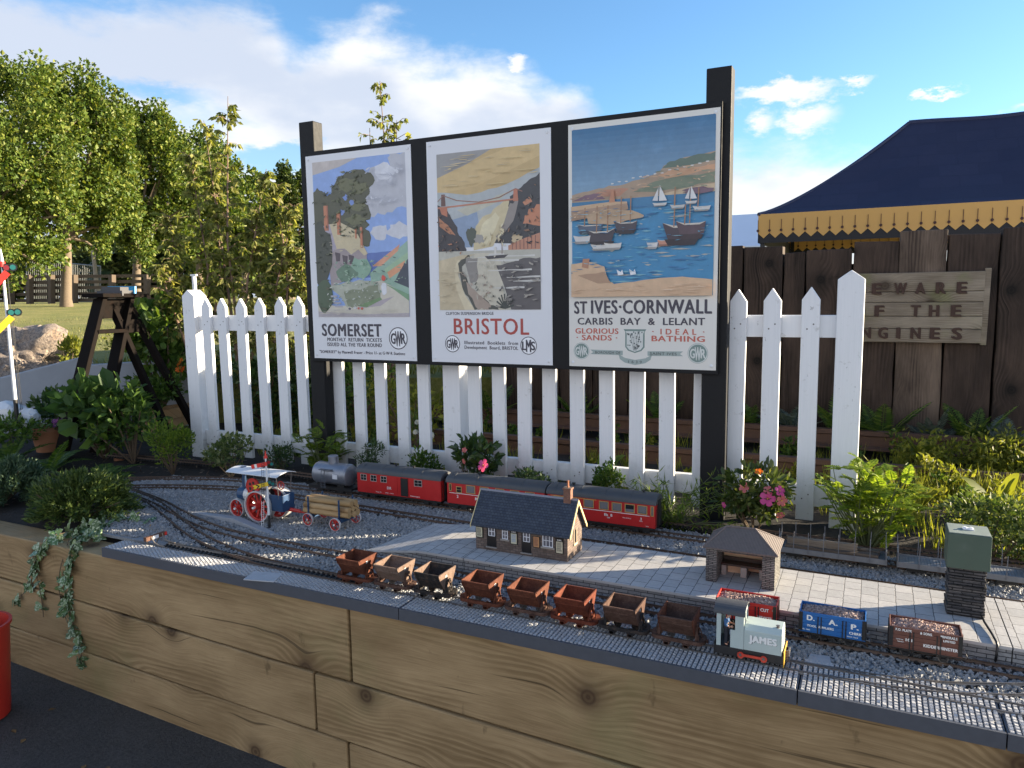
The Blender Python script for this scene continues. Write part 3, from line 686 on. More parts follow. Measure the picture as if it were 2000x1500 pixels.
for u, v in ((.25, .61), (.33, .63), (.4, .63)): a.poly((.09, .07, .08), [(u-.03, v-.03), (u+.03, v-.02), (u+.02, v+.03), (u-.02, v+.03)])
a.blob((.06, .065, .05), .06, .6, .13, .2, 18, .2); a.blob((.22, .34, .25), .48, .69, .11, .07); a.blob((.13, .2, .14), .33, .72, .12, .05)
a.poly((.50, .46, .38), [(0, .9), (.2, .93), (.55, .92), (.72, .84), (.62, .78), (.72, .77), (1, .87), (1, 1), (0, 1)])
a.poly((.36, .31, .33), [(.55, .92), (.85, .87), (.7, .93), (.4, .95)]); a.poly((.36, .32, .33), [(0, .965), (.5, .985), (1, .975), (1, 1), (0, 1)])
a.poly((.36, .37, .30), wavy([(.12, .80), (.35, .77), (.6, .77), (.7, .8), (.69, .88), (.45, .93), (.33, .94), (.25, .86)], 4, .01)); a.poly((.20, .22, .15), wavy([(.3, .84), (.68, .8), (.7, .88), (.45, .93), (.34, .93)], 4, .012))
a.poly((.16, .24, .12), [(.45, .93), (.7, .875), (.72, .89), (.55, .94)]); a.blob((.07, .1, .06), .08, .87, .1, .1); a.poly((.17, .29, .17), [(.75, .79), (1, .86), (1, .9), (.85, .83)])
for i in range(4): a.poly((.34, .33, .36), [(.15+.015*i, .86+.022*i), (.22+.02*i, .86+.022*i), (.23+.02*i, .872+.022*i), (.15+.015*i, .872+.022*i)])
for u in (.36, .42, .46, .5): a.blob(rnd.choice([(.5, .5, .5), (.45, .12, .08), (.1, .1, .12)]), u, .945+rnd.uniform(-.008, .008), .014, .008, 7)
a.blob((.6, .6, .62), .745, .82, .03, .04, 9); a.blob((.55, .08, .06), .74, .755, .022, .02, 8)
ell = lambda cu, cv, ru, rv: (lambda u, v: ((u-cu)/ru)**2+((v-cv)/rv)**2 < 1)
dabs(a, [(.06, .065, .04), (.11, .11, .06), (.15, .145, .08), (.09, .1, .05)], .18, .62, .07, .52, 130, .03, .012, ell(.42, .28, .24, .22))
dabs(a, [(.05, .055, .04), (.09, .095, .06)], 0, .2, .2, .95, 40, .03, .015); dabs(a, [(.16, .3, .2), (.28, .4, .28), (.10, .17, .11), (.33, .42, .33)], .22, .68, .64, .8, 70, .022, .009)
dabs(a, [(.42, .44, .38), (.25, .26, .18), (.5, .5, .46), (.17, .2, .12)], .14, .68, .78, .93, 60, .022, .008); dabs(a, [(.47, .40, .27), (.55, .48, .33), (.40, .33, .25)], .2, .55, .41, .59, 40, .03, .005, lambda u, v: v > .38+.5*(u-.2)*.9)
dabs(a, [(.48, .48, .52), (.38, .38, .42), (.55, .55, .58)], .6, 1, .06, .3, 36, .045, .014); dabs(a, [(.5, .45, .36), (.44, .40, .36), (.38, .33, .31)], .1, 1, .95, .985, 30, .08, .004); dabs(a, [(.08, .1, .09), (.2, .32, .22), (.3, .42, .3)], .62, 1, .62, .8, 30, .03, .008)
a.b.build('picture', a.m, t1, recalc=False)
text('SOMERSET', 'lettering', pc(DK), t1, X(.385), V(.886), 3.1062, .066, w=.385, bold=.03, spacing=1.12)
text('MONTHLY  RETURN  TICKETS', 'lettering', pc(DK), t1, X(.41), V(.912), 3.1062, .0195, w=.35, bold=.016)
text('ISSUED ALL THE YEAR ROUND', 'lettering', pc(DK), t1, X(.41), V(.937), 3.1062, .0195, w=.35, bold=.016)
text('"SOMERSET" by Maxwell Fraser - Price 1/- at G·W·R Stations', 'lettering', pc(DK), t1, X(.475), V(.973), 3.1062, .0155, w=.545, bold=.016)
roundel(t1, X(.835), V(.893), .058, 'GWR', DK, (.72, .72, .74), DK)
# ---- second poster: a plain river gorge
x0, x1 = -1.951, -1.308; t2 = poster(x0, x1, 'poster of a river gorge under an ochre sky, red lettered BRISTOL', PAPER); X = lambda u: x0+(x1-x0)*u
a = Art(X(.085), X(.915), V(.758), V(.06))
a.poly((.46, .33, .16), [(0, 0), (1, 0), (1, .5), (0, .5)]); a.poly((.27, .26, .25), [(0, 0), (.55, 0), (.3, .08), (0, .15)])
a.poly((.52, .38, .19), [(0, .15), (.3, .08), (.62, .02), (.7, 0), (1, 0), (1, .07), (.4, .22), (0, .25)])
a.poly((.36, .38, .38), wavy([(0, .24), (.3, .27), (.6, .24), (1, .14)], 4, .008)+[(1, .55), (0, .55)]); a.poly((.22, .28, .38), [(.15, .42), (.4, .38), (.45, .6), (.15, .6)])
a.poly((.42, .40, .32), wavy([(.2, .36), (.5, .31), (.7, .27)], 4, .01)+[(.6, .33), (.3, .4)])
a.poly((.05, .05, .055), wavy([(1, .17), (.9, .21), (.8, .26), (.72, .30), (.70, .36), (.62, .47), (.55, .58)], 4, .012)+[(1, .6)])
a.poly((.50, .42, .26), wavy([(.36, .62), (.36, .50), (.42, .44), (.56, .37), (.70, .32), (.72, .38), (.64, .5), (.55, .6)], 4, .01))
a.poly((.58, .51, .34), wavy([(.4, .55), (.45, .46), (.58, .39), (.62, .42), (.54, .53), (.48, .6)], 3, .008)); a.poly((.24, .21, .19), wavy([(.72, .34), (.80, .33), (.75, .45), (.6, .56), (.58, .54), (.66, .46)], 3, .01))
a.poly((.45, .19, .11), wavy([(1, .36), (.92, .38), (.86, .42), (.84, .47), (1, .49)], 3, .01)); a.poly((.45, .2, .12), wavy([(.84, .34), (.9, .31), (.93, .34), (.86, .36)], 2, .008))
a.poly((.05, .045, .05), wavy([(0, .32), (.1, .36), (.15, .42), (.2, .50), (.27, .57), (.3, .65)], 4, .012)+[(0, .66)]); a.poly((.40, .18, .10), wavy([(.01, .40), (.1, .45), (.18, .52), (.12, .51), (.02, .46)], 2, .008))
a.blob((.08, .09, .07), .34, .53, .05, .06); a.blob((.3, .28, .25), .42, .55, .05, .03); a.blob((.45, .35, .22), .78, .56, .05, .03)
for u, c in ((.06, (.13, .07, .06)), (.775, (.42, .16, .1))): a.poly(c, [(u-.018, .255), (u+.018, .255), (u+.024, .33), (u-.024, .33)])
a.poly((.40, .17, .11), [(0, .334), (.12, .332), (.8, .312), (.8, .322), (.12, .342), (0, .345)])
a.line((.25, .13, .1), [(0, .30), (.06, .262), (.2, .30), (.42, .32), (.62, .30), (.775, .255), (.84, .275)], .006)
a.poly((.40, .15, .09), [(.02, .34), (.1, .335), (.1, .4), (.04, .38)])
a.poly((.42, .20, .13), [(.7, .6), (.85, .56), (1, .53), (1, .64), (.7, .64)])
for i in range(7): a.line((.2, .1, .08), [(.74+.036*i, .58-.006*i), (.74+.036*i, .625)], .008)
a.poly((.40, .38, .32), [(0, .62), (1, .63), (1, 1), (0, 1)]); a.poly((.48, .44, .35), [(.36, .64), (.62, .64), (.66, 1), (.4, 1)])
a.poly((.10, .09, .09), wavy([(.58, .72), (.8, .69), (1, .68)], 4, .008)+[(1, 1), (.72, 1), (.66, .86)]); a.poly((.22, .2, .18), wavy([(.26, .66), (.4, .67), (.4, .8), (.33, .85)], 3, .01))
for v, u0, u1 in ((.665, .4, .95), (.69, .3, .8), (.75, .5, .92), (.795, .68, 1), (.82, .74, 1), (.86, .55, .85)): a.poly((.52, .50, .46), wavy([(u0, v), (u1, v-.005)], 4, .003)+wavy([(u1, v+.006), (u0, v+.004)], 4, .003))
a.poly((.06, .055, .06), [(.47, .66), (.7, .655), (.66, .675), (.5, .68)]); a.poly((.5, .48, .44), [(.5, .66), (.66, .655), (.66, .645), (.52, .645)]); a.line((.55, .52, .47), [(.575, .65), (.575, .605)], .02); a.line((.2, .12, .1), [(.64, .65), (.64, .56)], .006)
a.poly((.46, .38, .25), [(0, .68), (.22, .65), (.38, .645), (.22, .68), (.18, .78), (.22, .88), (.32, 1), (0, 1)]); a.poly((.55, .47, .32), wavy([(.16, .74), (.2, .68), (.23, .68), (.2, .78), (.26, .9), (.36, 1), (.26, 1), (.18, .87)], 3, .004))
a.poly((.07, .07, .06), wavy([(.2, .70), (.32, .65), (.28, .68), (.24, .75), (.35, .87), (.5, .95), (.6, 1), (.36, 1), (.24, .86)], 4, .015)); a.poly((.32, .25, .2), wavy([(.28, .82), (.4, .9), (.52, .97), (.5, 1), (.4, 1), (.3, .9)], 4, .012))
for k in range(9): a.line((.05, .055, .05), [(.66, .99), (.66+.09*math.cos(.35*k+.2), .99-.09*abs(math.sin(.35*k+.2)))], .012)
dabs(a, [(.07, .07, .07), (.11, .10, .09), (.035, .035, .04), (.2, .11, .07)], .64, 1, .22, .6, 70, .03, .014, lambda u, v: v > .17+(1-u)*1.1)
dabs(a, [(.55, .47, .30), (.46, .38, .23), (.62, .55, .38), (.38, .31, .2)], .38, .68, .36, .6, 60, .014, .02, lambda u, v: v > .62-.55*(u-.33)); dabs(a, [(.04, .035, .04), (.15, .09, .06), (.09, .08, .07), (.38, .17, .1)], 0, .26, .38, .64, 50, .025, .01, lambda u, v: v > .34+u*1.1)
dabs(a, [(.40, .30, .24), (.25, .2, .16), (.09, .09, .07), (.33, .27, .2)], .24, .56, .74, .99, 70, .018, .012, lambda u, v: abs(v-(.72+.55*(u-.22))) < .09); dabs(a, [(.52, .40, .20), (.48, .35, .17), (.56, .44, .25), (.40, .32, .2)], .05, 1, .02, .22, 36, .13, .006)
dabs(a, [(.14, .13, .12), (.07, .065, .065), (.3, .27, .23), (.22, .2, .18)], .6, 1, .7, .98, 50, .05, .012); dabs(a, [(.50, .45, .36), (.42, .39, .31)], .4, .62, .66, .95, 24, .02, .02); dabs(a, [(.5, .42, .28), (.43, .35, .23)], .02, .2, .7, .98, 24, .06, .008)
a.b.build('picture', a.m, t2, recalc=False)
text('CLIFTON SUSPENSION BRIDGE', 'lettering', pc(DK), t2, X(.335), V(.781), 3.1062, .0145, w=.26, bold=.01)
text('BRISTOL', 'lettering', pc((.34, .055, .045)), t2, X(.51), V(.868), 3.1062, .078, w=.40, bold=.012)
text('Illustrated  Booklets  from', 'lettering', pc(DK), t2, X(.51), V(.914), 3.1062, .0165, w=.285, bold=.012)
text('Development  Board, BRISTOL', 'lettering', pc(DK), t2, X(.51), V(.936), 3.1062, .0165, w=.285, bold=.012)
roundel(t2, X(.185), V(.914), .043, 'GWR', DK, (.72, .72, .74), DK); roundel(t2, X(.815), V(.916), .043, 'LMS', DK, (.72, .72, .74), DK)
# ---- third poster: a plain harbour scene
x0, x1 = -1.226, -.579; t3 = poster(x0, x1, 'poster of boats in a harbour, lettered ST IVES CORNWALL', PAPER2); X = lambda u: x0+(x1-x0)*u
a = Art(X(.026), X(.974), V(.706), V(.022))
NB = 14
for i in range(NB):
    f = i/(NB-1); a.poly((.035+.16*f, .13+.17*f, .25+.15*f), [(0, .40*f), (1, .40*f), (1, .45), (0, .45)])
a.poly((.33, .24, .17), wavy([(0, .385), (.2, .355), (.4, .34), (.6, .30), (.68, .25), (.8, .22), (1, .2)], 5, .006)+[(1, .44), (0, .44)])
a.poly((.10, .14, .11), wavy([(.65, .27), (.7, .235), (.85, .215), (1, .205), (1, .25), (.75, .27)], 4, .008)); a.poly((.48, .28, .17), wavy([(.62, .31), (.7, .28), (1, .27), (1, .3), (.7, .33)], 3, .006))
a.poly((.17, .2, .14), wavy([(.45, .39), (.6, .34), (1, .31), (1, .37), (.6, .4)], 4, .008)); a.poly((.40, .20, .13), wavy([(.12, .40), (.25, .365), (.42, .37), (.35, .41)], 3, .006)); a.poly((.18, .11, .14), wavy([(0, .42), (.1, .39), (.2, .385), (.25, .42)], 3, .006))
a.poly((.50, .38, .25), wavy([(.6, .425), (.8, .39), (1, .375)], 3, .003)+[(1, .42), (.8, .425)]); 
for i in range(14): a.blob((.55, .53, .5), .3+.05*i, .335-.006*i+rnd.uniform(-.006, .006), .012, .004, 6)
a.poly((.05, .17, .30), [(0, .43), (1, .42), (1, .55), (0, .55)]); a.poly((.045, .20, .36), [(0, .5), (1, .48), (1, 1), (0, 1)])
for i in range(150):
    u, v = rnd.random(), rnd.uniform(.46, .95); w = rnd.uniform(.02, .09)
    c = rnd.choice([(.03, .12, .25), (.09, .30, .42), (.16, .34, .40), (.33, .33, .30), (.06, .24, .40), (.04, .15, .3)])
    a.poly(c, [(u-w, v), (u, v-.004), (u+w, v+rnd.uniform(-.004, .004)), (u, v+.006)])
a.blob((.16, .10, .13), .9, .41, .1, .018); a.poly((.47, .32, .20), [(0, .455), (.3, .44), (.41, .445), (.42, .49), (.3, .51), (0, .54)]); a.poly((.33, .22, .15), [(0, .48), (.41, .455), (.42, .49), (.3, .51), (0, .54)]); a.poly((.42, .2, .12), [(.28, .445), (.30, .37), (.315, .37), (.325, .445)])
a.blob((.4, .28, .18), .3, .53, .2, .04)
def boat(u, v, L, h, c, mast=0, fl=1):
    a.poly(tuple(x*.5 for x in c), [(u-L*.45, v+h), (u+L*.45, v+h), (u+L*.35, v+h*1.5), (u-L*.35, v+h*1.5)])
    a.poly(c, [(u-L/2*fl, v-h*.25), (u-L*.2*fl, v), (u+L*.3*fl, v), (u+L/2*fl, v-h*.12), (u+L*.44*fl, v+h), (u-L*.36*fl, v+h)])
    a.poly((.5, .45, .38), [(u-L/2*fl, v-h*.25), (u-L*.2*fl, v), (u+L*.3*fl, v), (u+L/2*fl, v-h*.12), (u+L*.3*fl, v+h*.16), (u-L*.2*fl, v+h*.16)])
    for k in range(mast): 
        uu = u-L*.2+k*L*.4; a.line((.3, .16, .09), [(uu, v+h*.1), (uu+.005, v-mast*.045-.06)], .008)
boat(.14, .57, .2, .035, (.08, .1, .14), 1); boat(.4, .565, .17, .045, (.06, .05, .06), 2); boat(.23, .61, .2, .06, (.055, .045, .055), 2, -1); boat(.08, .635, .13, .03, (.5, .48, .46)); boat(.22, .69, .15, .022, (.5, .48, .45)); boat(.31, .685, .13, .025, (.52, .5, .46)); boat(.59, .69, .08, .025, (.52, .5, .48)); boat(.67, .68, .09, .022, (.42, .2, .14)); boat(.79, .60, .26, .075, (.055, .04, .05), 2); boat(.85, .59, .2, .06, (.08, .05, .06), 1); boat(.76, .485, .1, .015, (.45, .43, .4), 1); boat(.92, .5, .12, .018, (.5, .48, .45), 1)
for u, v, k in ((.64, .455, 1), (.85, .455, .8)): a.poly((.58, .57, .56), [(u, v-.09*k), (u+.05*k, v), (u-.005, v)]); a.poly((.52, .51, .5), [(u-.008, v-.08*k), (u-.012, v), (u-.05*k, v-.004)]); boat(u, v+.012, .1*k, .012, (.5, .48, .45))
a.poly((.52, .35, .22), wavy([(0, .80), (.15, .79), (.25, .82), (.27, .90), (.32, .925), (.6, .9), (.8, .89), (1, .91)], 4, .003)+[(1, 1), (0, 1)]); a.poly((.35, .22, .14), wavy([(.05, .87), (.25, .85), (.3, .92), (.2, .92)], 3, .004))
a.poly((.36, .18, .11), [(.09, .77), (.14, .77), (.13, .83), (.08, .82)]); 
for u in (.37, .46): a.poly((.65, .65, .66), [(u-.03, .84), (u, .855), (u+.01, .84), (u+.02, .87), (u-.02, .875)])
dabs(a, [(.10, .28, .40), (.05, .18, .32), (.20, .36, .42), (.30, .33, .32), (.03, .13, .26)], 0, 1, .47, .86, 170, .035, .004); dabs(a, [(.55, .38, .24), (.48, .32, .2), (.6, .44, .3)], 0, 1, .93, .99, 30, .08, .006)
dabs(a, [(.2, .22, .15), (.45, .28, .17), (.28, .22, .16), (.12, .16, .12), (.5, .34, .22)], .5, 1, .27, .39, 60, .035, .007, lambda u, v: v > .42-.2*u); dabs(a, [(.40, .27, .18), (.52, .37, .24), (.3, .2, .14)], 0, .4, .455, .53, 36, .03, .005); dabs(a, [(.3, .2, .15), (.42, .24, .15), (.2, .17, .14)], 0, .5, .37, .42, 30, .03, .006, lambda u, v: v > .4-.1*u)
a.b.build('picture', a.m, t3, recalc=False)
RED_ = (.42, .10, .07); GRN = (.15, .21, .19)
text('ST', 'lettering', pc(DK), t3, X(.085), V(.776), 3.1062, .056, w=.062, bold=.03); text('IVES·CORNWALL', 'lettering', pc(DK), t3, X(.565), V(.776), 3.1062, .060, w=.525, bold=.03)
text('CARBIS  BAY  &  LELANT', 'lettering', pc(DK), t3, X(.495), V(.822), 3.1062, .031, w=.56, bold=.022)
text('GLORIOUS', 'lettering', pc(RED_), t3, X(.20), V(.860), 3.1062, .0245, w=.20, bold=.02); text('· SANDS ·', 'lettering', pc(RED_), t3, X(.2), V(.888), 3.1062, .0245, w=.19, bold=.02)
text('·  I D E A L  ·', 'lettering', pc(RED_), t3, X(.755), V(.860), 3.1062, .0245, w=.22, bold=.02); text('BATHING', 'lettering', pc(RED_), t3, X(.755), V(.888), 3.1062, .0245, w=.225, bold=.02)
xs, zs = X(.468), V(.885)
b = MB(); sh = [(xs-.05, zs+.047), (xs+.05, zs+.047), (xs+.043, zs+.035), (xs+.043, zs-.03), (xs+.03, zs-.046), (xs, zs-.056), (xs-.03, zs-.046), (xs-.043, zs-.03), (xs-.043, zs+.035)]
b.add([(x, 3.1061, z) for x, z in sh], [tuple(range(9))]); so_ = b.build('shield', pc(GRN), t3)
b = MB(); b.add([(xs+(x-xs)*.84, 3.1059, zs-.002+(z-zs)*.86) for x, z in sh], [tuple(range(9))]); b.build('shield_field', pc((.52, .53, .5)), so_)
b = MB()
for i in range(46):
    u, v = rnd.uniform(-.032, .032), rnd.uniform(-.042, .036); r_ = .0045
    if abs(u)+max(0, -v-.02)*1.2 > .034: continue
    b.add([(xs+u+r_*math.cos(t)*(1 if k % 2 else .5), 3.1057, zs+v+r_*math.sin(t)*(1 if k % 2 else .5)) for k, t in enumerate([2*math.pi*i_/10 for i_ in range(10)])], [tuple(range(10))])
for k in range(-2, 3): b.quad((xs+k*.003, 3.1057, zs-.045), (xs+k*.003+.0015, 3.1057, zs-.045), (xs+k*.011+.0015, 3.1057, zs+.03), (xs+k*.011, 3.1057, zs+.03))
b.build('ivy_device', pc((.08, .1, .1)), so_)
roundel(t3, X(.09), V(.934), .037, 'GWR', (.52, .53, .5), GRN, (.52, .53, .5)); roundel(t3, X(.885), V(.934), .042, 'GWR', (.52, .53, .5), GRN, (.52, .53, .5))
b = MB(); zr = V(.938)
for p in ([(.155, .011), (.385, .009), (.385, -.011), (.155, -.009), (.175, 0)], [(.555, .009), (.79, .011), (.77, 0), (.79, -.009), (.555, -.011)], [(.355, -.006), (.40, -.022), (.47, -.03), (.54, -.022), (.585, -.006), (.575, -.028), (.54, -.043), (.47, -.052), (.4, -.043), (.365, -.028)]):
    b.add([(X(u), 3.1060, zr+v) for u, v in p], [tuple(range(len(p)))])
rb = b.build('ribbon', pc((.27, .32, .30)), t3)
text('BOROUGH OF', 'lettering', pc((.06, .07, .07)), rb, X(.28), zr-.006, 3.1059, .012, w=.115); text('SAINT IVES', 'lettering', pc((.06, .07, .07)), rb, X(.66), zr-.006, 3.1059, .012, w=.115); text('1 6 3 9', 'lettering', pc((.06, .07, .07)), rb, X(.47), zr-.044, 3.1059, .012, w=.06)
# ================================================================ station building
BRK = brick_mat('station_stone', (.12, .085, .07), (.20, .15, .125), (.10, .085, .075), .021, .0085, ax='wz', msize=.0010, bmp=.5, nvar=.9)
ROOFM = brick_mat('slate_roof', (.045, .056, .080), (.066, .078, .10), (.022, .028, .04), .012, .008, ax='xz', msize=.0006, bmp=.7, nvar=.6)
CREAM = paint('cream_paint', (.58, .47, .24), .5, .08, 80)
SILL = paint('stone_sill', (.26, .235, .21), .8, .15, 90)
RIDGE = paint('grey_ridge', (.20, .20, .23), .7, .15, 90)
DOORB = paint('dark_door', (.010, .008, .008), .35, .2, 60)
FRAME = paint('white_frame', (.66, .67, .70), .5, .05, 60)
GLASS = paint('grey_glass', (.12, .12, .14), .12, .3, 60)
st = thing('station_building', 'small dark brick station house with blue slate roof on the platform', 'station building', (-1.07, 2.31, .65))
X0, X1, Y0, Y1, ZB, ZE, ZR, YR = -1.244, -.894, 2.24, 2.375, .6505, .748, .838, 2.3075
b = MB(); b.prism([(Y0, ZB), (Y1, ZB), (Y1, ZE), (YR, ZR), (Y0, ZE)], X0, X1, 'x'); b.build('wall', BRK, st)
def roofside(s):
    y0 = Y0-.013 if s < 0 else Y1+.013; z0 = ZE-.0125
    return [(y0, z0), (YR, ZR+.006), (YR, ZR+.011), (y0-(.001 if s < 0 else -.001), z0+.005)]
b = MB(); b.prism(roofside(-1), X0-.012, X1+.012, 'x'); b.prism(roofside(1), X0-.012, X1+.012, 'x'); rf = b.build('roof', ROOFM, st)
b = MB(); b.prism([(YR-.004, ZR+.008), (YR, ZR+.0145), (YR+.004, ZR+.008)], X0-.014, X1+.014, 'x'); b.build('ridge', RIDGE, rf)
for xg, sg in ((X0-.0125, -1), (X1+.0125, 1)):     # scalloped bargeboards
    b = MB()
    for sd_ in (-1, 1):
        y_e = Y0-.014 if sd_ < 0 else Y1+.014; up = [(YR, ZR+.012), (y_e, ZE-.006)]; lo = []
        for k in range(0, 15):
            t = k/14; lo.append((y_e+(YR-y_e)*t, ZE-.006+(ZR+.012-ZE+.006)*t-.0115-(.0028 if k % 2 else 0)))
        b.prism(up+lo, xg, xg+sg*.003, 'x')
    b.build('bargeboard', CREAM, st)
b = MB(); BRK2 = brick_mat('chimney_brick', (.22, .095, .06), (.28, .13, .085), (.16, .13, .11), .008, .0038, ax='wz', msize=.0005)
b.box(-.931, -.905, 2.297, 2.318, .81, .883); b.box(-.9335, -.9025, 2.2945, 2.3205, .883, .889); ch = b.build('chimney', BRK2, rf)
MB().lathe([(.0035, .889), (.0045, .893), (.0033, .896), (.0036, .911), (.0045, .913), (.0025, .9135)], (-.918, 2.3075, 0)).build('chimney_pot', paint('terracotta', (.36, .15, .08), .8, .1, 60), ch)
def lightgrid(name, x0, x1, z0, z1, y, nx, nz, par, sill=True):
    b = MB(); b.box(x0+.0005, x1-.0005, y-.0008, y+.004, z0+.0005, z1-.0005); p = b.build('window', GLASS, par)
    b = MB(); e = .0022
    for x in (x0+e/2, x1-e/2): b.box(x-e/2, x+e/2, y-.003, y-.0008, z0, z1)
    for z in (z0+e/2, z1-e/2): b.box(x0+e, x1-e, y-.003, y-.0008, z-e/2, z+e/2)
    for i in range(1, nx): x = x0+(x1-x0)*i/nx; b.box(x-.0007, x+.0007, y-.0026, y-.0008, z0+e, z1-e)
    for i in range(1, nz): z = z0+(z1-z0)*i/nz; b.box(x0+e, x1-e, y-.0022, y-.0009, z-.0007, z+.0007)
    b.build('frame', FRAME, p)
    if sill: MB().box(x0-.006, x1+.006, y-.006, y+.002, z0-.0055, z0-.0004).build('sill', SILL, p)
def stdoor(x0, x1, z0, z1):
    b = MB(); b.box(x0, x1, Y0-.0015, Y0+.004, z0, z1); d = b.build('door', DOORB, st)
    lightgrid('w', x0+.008, x1-.004, z0+.042, z1-.004, Y0-.0018, 2, 2, d, False) if False else None
    b = MB(); b.box(x0+.008, x1-.004, Y0-.0022, Y0-.0016, z0+.04, z1-.004); b.build('door_glass', GLASS, d)
    b = MB(); xx0, xx1, zz0, zz1 = x0+.008, x1-.004, z0+.04, z1-.004
    for x in (xx0, (xx0+xx1)/2, xx1): b.box(x-.0009, x+.0009, Y0-.0042, Y0-.0022, zz0, zz1)
    for z in (zz0, (zz0+zz1)/2, zz1): b.box(xx0, xx1, Y0-.0038, Y0-.0022, z-.0009, z+.0009)
    b.build('glazing_bars', FRAME, d); MB().box(x0-.003, x1+.003, Y0-.006, Y0, z0-.004, z0-.0003).build('step', SILL, d)
stdoor(-1.199, -1.163, .665, .741); stdoor(-1.064, -1.028, .662, .739)
lightgrid('w', -1.138, -1.116, .70, .742, Y0-.001, 2, 3, st); lightgrid('w', -.984, -.946, .694, .738, Y0-.001, 3, 2, st)
LINT = paint('lintel_stone', (.17, .14, .13), .8, .3, 120)
for x0, x1, z in ((-1.206, -1.156, .7425), (-1.143, -1.111, .7432), (-1.07, -1.02, .7405), (-.99, -.94, .7395)): 
    b = MB(); n = int((x1-x0)/.0032)
    for i in range(n): b.box(x0+(x1-x0)*i/n+.0003, x0+(x1-x0)*(i+1)/n-.0003, Y0-.0015, Y0+.002, z, z+.0075)
    b.build('lintel', LINT, st)
for x0, x1, z0, z1, col, hd in ((-1.243, -1.214, .692, .742, (.50, .47, .33), 1), (-1.107, -1.079, .685, .736, (.50, .53, .58), 1), (-1.021, -.994, .685, .725, (.42, .21, .09), 0), (-.937, -.908, .676, .73, (.48, .44, .32), 1)):
    b = MB(); b.box(x0, x1, Y0-.003, Y0+.001, z0, z1); p = b.build('notice_board', DOORB, st)
    zt = z1-.012 if hd else z1-.0012
    MB().box(x0+.003, x1-.003, Y0-.0036, Y0-.003, z0+.003, zt).build('notice', paint('paper%02d' % int(col[0]*100), col, .6, .1, 60), p)
    if hd: text('G.W.R.', 'lettering', LETTER, p, (x0+x1)/2, z1-.0085, Y0-.003, .0045, w=.017, bold=.03, depth=.0004)
    b = MB(); rr = random.Random(int(x0*-1000)); dk = paint('notice_ink', (.10, .09, .08), .6, .2, 60) if col[0] > .45 and col[2] < .5 else (paint('notice_ink_blue', (.16, .25, .42), .6, .2, 60) if col[2] > .5 else paint('notice_ink_brown', (.20, .08, .05), .6, .2, 60))
    H_ = zt-z0-.006; k = 0.
    while k < H_-.004:
        hh = rr.choice([.0022, .0032, .0014]); xx = x0+.0055
        while xx < x1-.008: 
            w_ = rr.uniform(.0012, .0035); b.box(xx, xx+w_, Y0-.0040, Y0-.0036, zt-.002-k-hh, zt-.002-k); xx += w_+.0008
        k += hh+.0016
    b.build('print', dk, p)
b = MB(); b.box(X1+.0006, X1+.003, 2.290, 2.318, .772, .803); p = b.build('gable_sign', paint('red_sign', (.50, .07, .035), .5, .1, 60), st)
for k in range(3): MB().box(X1+.003, X1+.0035, 2.294+.002*k, 2.314-.002*k, .793-.007*k, .7965-.007*k).build('sign_line', paint('dark_red', (.22, .02, .01), .5), p)
b = MB(); b.box(X1-.003, X1+.0008, 2.297, 2.318, .697, .742); p = b.build('window', DOORB, st)
b = MB(); b.box(X1, X1+.004, 2.2925, 2.3225, .690, .6965); b.box(X1, X1+.0025, 2.2935, 2.2968, .697, .745); b.box(X1, X1+.0025, 2.3182, 2.3215, .697, .745); b.build('sill', paint('cream_stone', (.46, .37, .25), .8, .1, 90), p)

# ================================================================ waiting shelter
DRY = brick_mat('dry_stone', (.135, .13, .125), (.25, .235, .215), (.03, .03, .03), .026, .0055, ax='wz', msize=.0011, bmp=1., nvar=1.)
THATCH = None
m, q = newmat('ribbed_roof'); s = q.n('ShaderNodeSeparateXYZ', ins={0: q.pos}).outputs
w_ = q.m('MULTIPLY_ADD', q.m('SINE', q.m('MULTIPLY', q.m('ADD', s[0], q.m('MULTIPLY', s[1], .0)), 1500.)), .5, .5); n = q.noise(q.pos, 90, 5, .7)
q.L(q.mix(q.m('MULTIPLY_ADD', w_, .35, q.m('MULTIPLY', n, .6)), (.06, .05, .048), (.19, .155, .14)), q.bs.inputs['Base Color']); q.bs.inputs['Roughness'].default_value = .85; bump(q, q.m('ADD', w_, n), .6, .002); RIB = m
PLAS = paint('tan_plaster', (.62, .43, .27), .85, .15, 40, dirt=((.2, .14, .09), .5))
DWOOD = paint('dark_bench_wood', (.045, .03, .022), .6, .3, 60)
ss = thing('waiting_shelter', 'open fronted stone waiting shelter with a brown hipped roof on the platform', 'shelter', (-.34, 2.34, .65))
b = MB(); a0, a1, c0, c1, zb, zt = -.441, -.237, 2.262, 2.41, .6505, .7585
b.box(a0, -.408, c0, c1-.02, zb, zt); b.box(-.274, a1, c0, c1-.02, zb, zt); b.box(a0, a1, c1-.02, c1, zb, zt); b.box(-.408, -.274, c0+.002, c0+.02, .750, zt)
b.build('wall', DRY, ss, bevel=.0015)
MB().box(-.4075, -.2745, c1-.0235, c1-.0205, .655, .75).build('plaster_panel', PLAS, ss)
b = MB(); e = .008; zz = zt
vs = [(a0-e, c0-e, zz), (a1+e, c0-e, zz), (a1+e, c1+e, zz), (a0-e, c1+e, zz), (a0-e, c0-e, zz+.004), (a1+e, c0-e, zz+.004), (a1+e, c1+e, zz+.004), (a0-e, c1+e, zz+.004), (-.392, 2.336, .81), (-.306, 2.336, .812)]
b.add(vs, [(3, 2, 1, 0), (0, 1, 5, 4), (1, 2, 6, 5), (2, 3, 7, 6), (3, 0, 4, 7), (4, 5, 9, 8), (5, 6, 9), (6, 7, 8, 9), (7, 4, 8)]); rf = b.build('roof', RIB, ss)
